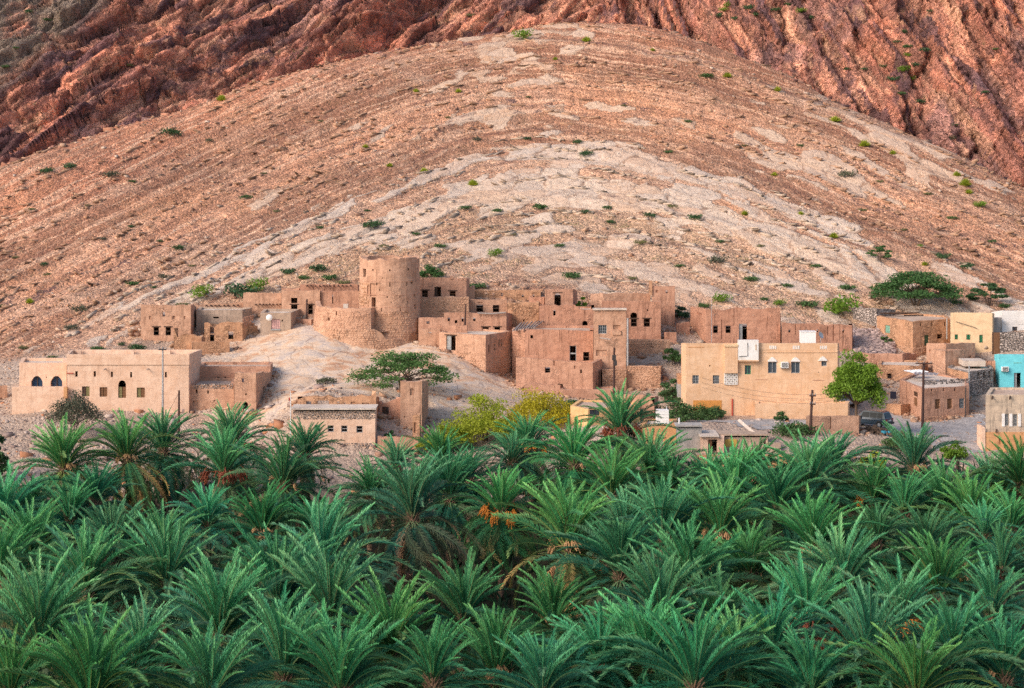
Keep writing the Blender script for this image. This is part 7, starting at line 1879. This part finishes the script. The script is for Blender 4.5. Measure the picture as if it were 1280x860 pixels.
for i in range(4):
    xa, xb = a_.x + (b_.x - a_.x) * i / 4, a_.x + (b_.x - a_.x) * (i + 1) / 4
    g.face([(xa, 211.2 + .06 * (i % 2), a_.z), (xb, 211.2 + .06 * ((i + 1) % 2), a_.z - .1), (xb, 211.2 + .06 * ((i + 1) % 2), b_.z), (xa, 211.2 + .06 * (i % 2), b_.z + .1)])
g.build('flag', M['red_paint'], o)
def wire(a, b, sag, lab, r=0.016):
    a, b = Vector(a), Vector(b); pts = [a.lerp(b, i / 14) + Vector((0, 0, -sag * 4 * (i / 14) * (1 - i / 14))) for i in range(15)]
    g = Geo(); g.tube(pts, r, r, 3, 0, False); tag(g.build('overhead_wire', M['wire_black']), lab, 'wire', 'overhead wires')
for k in range(3):
    nm = ('topmost', 'middle', 'lowest')[k]
    wire(pd_ + Vector((0, -.1, -.5 - .45 * k)), pe + Vector((-.8 + .8 * k, 0, -.05)), 0.9, nm + ' sagging wire between the leaning pole and the yard corner pole')
    wire(pd_ + Vector((0, -.1, -.5 - .45 * k)), W(851, 462 + 6 * k, 236), 0.8, nm + ' sagging wire crossing the front of the cream house')
    wire(pe + Vector((-.8 + .8 * k, 0, .1)), W(1300, 486 + 8 * k, 225), 1.0, nm + ' sagging wire running right from the yard corner pole')
wire(pb + Vector((0, 0, -.2)), W(203.4, 530, 226), 0.0, 'stay wire slanting from the short dark pole', 0.02)

# ------------------------------------------------------------------ vehicles
def car(loc, rz, paint, label, L=4.6, Wd=1.85, Ht=1.8):
    """station wagon / off-roader: lofted body with wheel arches, glasshouse, wheels with rims, lamps, bumpers"""
    o = empty('parked_car', loc, rz, label, 'car', 'parked cars')
    hw = Wd / 2
    sec = [(-L / 2, .45, .95, .88), (-L / 2 + .12, .36, 1.02, .97), (-L / 2 + .6, .33, 1.05, 1.0), (-.4, .32, 1.04, 1.0), (.75, .32, 1.03, 1.0), (L / 2 - .9, .33, 1.0, .99), (L / 2 - .25, .36, .92, .95), (L / 2, .45, .82, .84)]
    ring = lambda x, z0, z1, k: [(x, -hw * k * .92, z0), (x, -hw * k, z0 + .18), (x, -hw * k, z1 - .16), (x, -hw * k * .93, z1), (x, hw * k * .93, z1), (x, hw * k, z1 - .16), (x, hw * k, z0 + .18), (x, hw * k * .92, z0)]
    g = Geo()
    for (a, b) in zip(sec[:-1], sec[1:]):
        ra, rb = ring(*a), ring(*b)
        for i in range(8): g.face([ra[i], rb[i], rb[(i + 1) % 8], ra[(i + 1) % 8]])
    g.face(ring(*sec[0])); g.face(list(reversed(ring(*sec[-1]))))
    def link_l(name, g, mat, par=None):
        me = bpy.data.meshes.new(name); me.from_pydata(g.v, [], g.f); me.materials.append(M[mat]); return link(name, me, par or o)
    link_l('body', g, paint)
    # glasshouse: roof on pillars with the glass set just inside
    zb, zt = 1.03, Ht; pr = [(-L / 2 + .12, zb), (-L / 2 + .42, zt - .08), (-L / 2 + .7, zt), (.35, zt), (.62, zt - .06), (1.28, zb)]
    g = Geo()
    for s in (-1, 1):
        g.face([(x, s * (hw * .90 if z < 1.2 else hw * .76), z) for x, z in pr])
    for (a, b) in zip(pr[:-1], pr[1:]):
        wa, wb = (hw * .90 if a[1] < 1.2 else hw * .76), (hw * .90 if b[1] < 1.2 else hw * .76)
        g.face([(a[0], -wa, a[1]), (b[0], -wb, b[1]), (b[0], wb, b[1]), (a[0], wa, a[1])])
    link_l('cabin', g, paint)
    def pane(pts): g = Geo(); g.face(pts); link_l('window', g, 'car_glass')
    for s in (-1, 1):
        y = lambda z: s * (hw * .90 + (hw * .76 - hw * .90) * (z - zb) / (zt - zb) + .012)
        z0, z1 = zb + .06, zt - .14
        for xa, xb in ((-L / 2 + .5, -1.15), (-1.08, -.25), (-.18, .62)):
            pane([(xa, y(z0), z0), (xb + (.28 if xb > .5 else 0), y(z0), z0), (xb, y(z1), z1), (xa, y(z1), z1)])
    pane([(-L / 2 + .10, -hw * .74, zb + .08), (-L / 2 + .10, hw * .74, zb + .08), (-L / 2 + .38, hw * .68, zt - .16), (-L / 2 + .38, -hw * .68, zt - .16)])
    pane([(1.245, -hw * .78, zb + .06), (1.245, hw * .78, zb + .06), (.70, hw * .66, zt - .12), (.70, -hw * .66, zt - .12)])
    for x in (-L / 2 + .85, L / 2 - .9):
        for s in (-1, 1):
            w = Geo(); w.tube([(x, s * (hw - .24), .36), (x, s * (hw + .01), .36)], .36, .36, 16); we = link_l('wheel', w, 'tyre_rubber')
            r = Geo(); r.tube([(x, s * (hw - .05), .36), (x, s * (hw + .022), .36)], .22, .20, 10); link_l('rim', r, 'grey_metal', we)
            a = Geo(); n = 9                                                             # arch lip
            for i in range(n):
                t0, t1 = math.pi * i / n, math.pi * (i + 1) / n
                a.face([(x + .44 * math.cos(t0), s * (hw + .012), .36 + .44 * math.sin(t0)), (x + .44 * math.cos(t1), s * (hw + .012), .36 + .44 * math.sin(t1)), (x + .38 * math.cos(t1), s * (hw + .014), .36 + .38 * math.sin(t1)), (x + .38 * math.cos(t0), s * (hw + .014), .36 + .38 * math.sin(t0))])
            link_l('wheel_arch', a, 'dark_metal')
    for x, nm in ((-L / 2 - .05, 'bumper'), (L / 2 + .02, 'bumper')):
        b = Geo(); b.box((x, 0, .5), (.16, Wd * .92, .24)); link_l(nm, b, 'dark_metal')
    for s in (-1, 1):
        b = Geo(); b.box((-L / 2 + .02, s * hw * .80, .88), (.08, .16, .26)); link_l('tail_light', b, 'lamp_red')
        b = Geo(); b.box((L / 2 - .06, s * hw * .72, .74), (.14, .32, .15)); link_l('headlight', b, 'lamp_clear')
        b = Geo(); b.box((.85, s * (hw + .10), 1.08), (.12, .2, .15)); link_l('mirror', b, paint)
    b = Geo(); b.box((-L / 2 - .03, 0, .82), (.03, .5, .12)); link_l('number_plate', b, 'white_metal')
    return o
c = W(1089, 533, 224.5); car((c.x, c.y, H(c.x, c.y) + .06), R(142), 'paint_blue', 'dark blue off-road car parked beside the light green tree')
c = W(1052, 506, 238); car((c.x, c.y, H(c.x, c.y) + .02), R(20), 'paint_silver', 'grey car half hidden behind the light green tree')
c = W(1283, 492, 236); car((c.x, c.y, H(c.x, c.y) + .02), R(8), 'paint_white', 'white car before the turquoise house, cut by the right edge', Ht=1.5)
# rubbish beside the yard
c = W(1107, 549, 218); g = Geo()
for i in range(26):
    a = Vector((rnd.uniform(-.6, .6), rnd.uniform(-.4, .4), rnd.uniform(0, .4)))
    g.box((a.x, a.y, a.z + .1), (rnd.uniform(.2, .5), rnd.uniform(.2, .4), rnd.uniform(.1, .3)), rnd.random() * 3)
me = bpy.data.meshes.new('rubbish_sack'); me.from_pydata(g.v, [], g.f); me.materials.append(M['blue_plastic'])
o = link('rubbish_sack', me, None, (c.x, c.y, H(c.x, c.y))); tag(o, 'torn bright blue plastic sheet on the rubbish heap by the yard', 'rubbish')
g = Geo()
c = W(1092, 546, 219)
for i in range(150):
    a = Vector((rnd.gauss(0, 1.2), rnd.gauss(0, .9), 0)); hh = max(0.05, .7 - .3 * a.length)
    g.box((a.x, a.y, rnd.uniform(0, hh)), (rnd.uniform(.1, .5), rnd.uniform(.1, .4), rnd.uniform(.06, .3)), rnd.random() * 3)
me = bpy.data.meshes.new('rubbish_heap'); me.from_pydata(g.v, [], g.f); me.materials.append(M['bark'])
o = link('rubbish_heap', me, None, (c.x, c.y, H(c.x, c.y))); tag(o, 'brown heap of rubbish and clods near the light green tree', 'rubbish', kind='stuff')

# ------------------------------------------------------------------ fallen clay and stones along the feet of the mud walls
def wall_rubble():
    rs = np.random.default_rng(77); Ps = []
    for pts in FOOT:
        n = len(pts)
        for i in range(n):
            a, b = np.array(pts[i]), np.array(pts[(i + 1) % n]); L = np.linalg.norm(b - a); d = (b - a) / L; nrm = np.array([d[1], -d[0]])
            k = int(L * 5); t_ = rs.random(k) * L; o = np.abs(rs.normal(0, .55, k)) + .02
            Ps.append(a[None] + d[None] * t_[:, None] + nrm[None] * o[:, None])
    P2 = np.concatenate(Ps); n = len(P2); z = Hn(P2[:, 0], P2[:, 1])
    size = np.clip(.06 * (1 - rs.random(n)) ** -.5, .05, .35)
    pal = np.array([(0.46, 0.29, 0.19), (0.40, 0.23, 0.15), (0.50, 0.38, 0.29), (0.34, 0.21, 0.15)])
    blocks('wall_rubble', np.c_[P2, z + size * .2], size * 1.3, size, size * .7, rs.uniform(0, 6.28, n), pal[rs.integers(0, 4, n)] * rs.uniform(.8, 1.15, (n, 1)), 78, 'fallen clay lumps and stones along the feet of the mud walls')
wall_rubble()
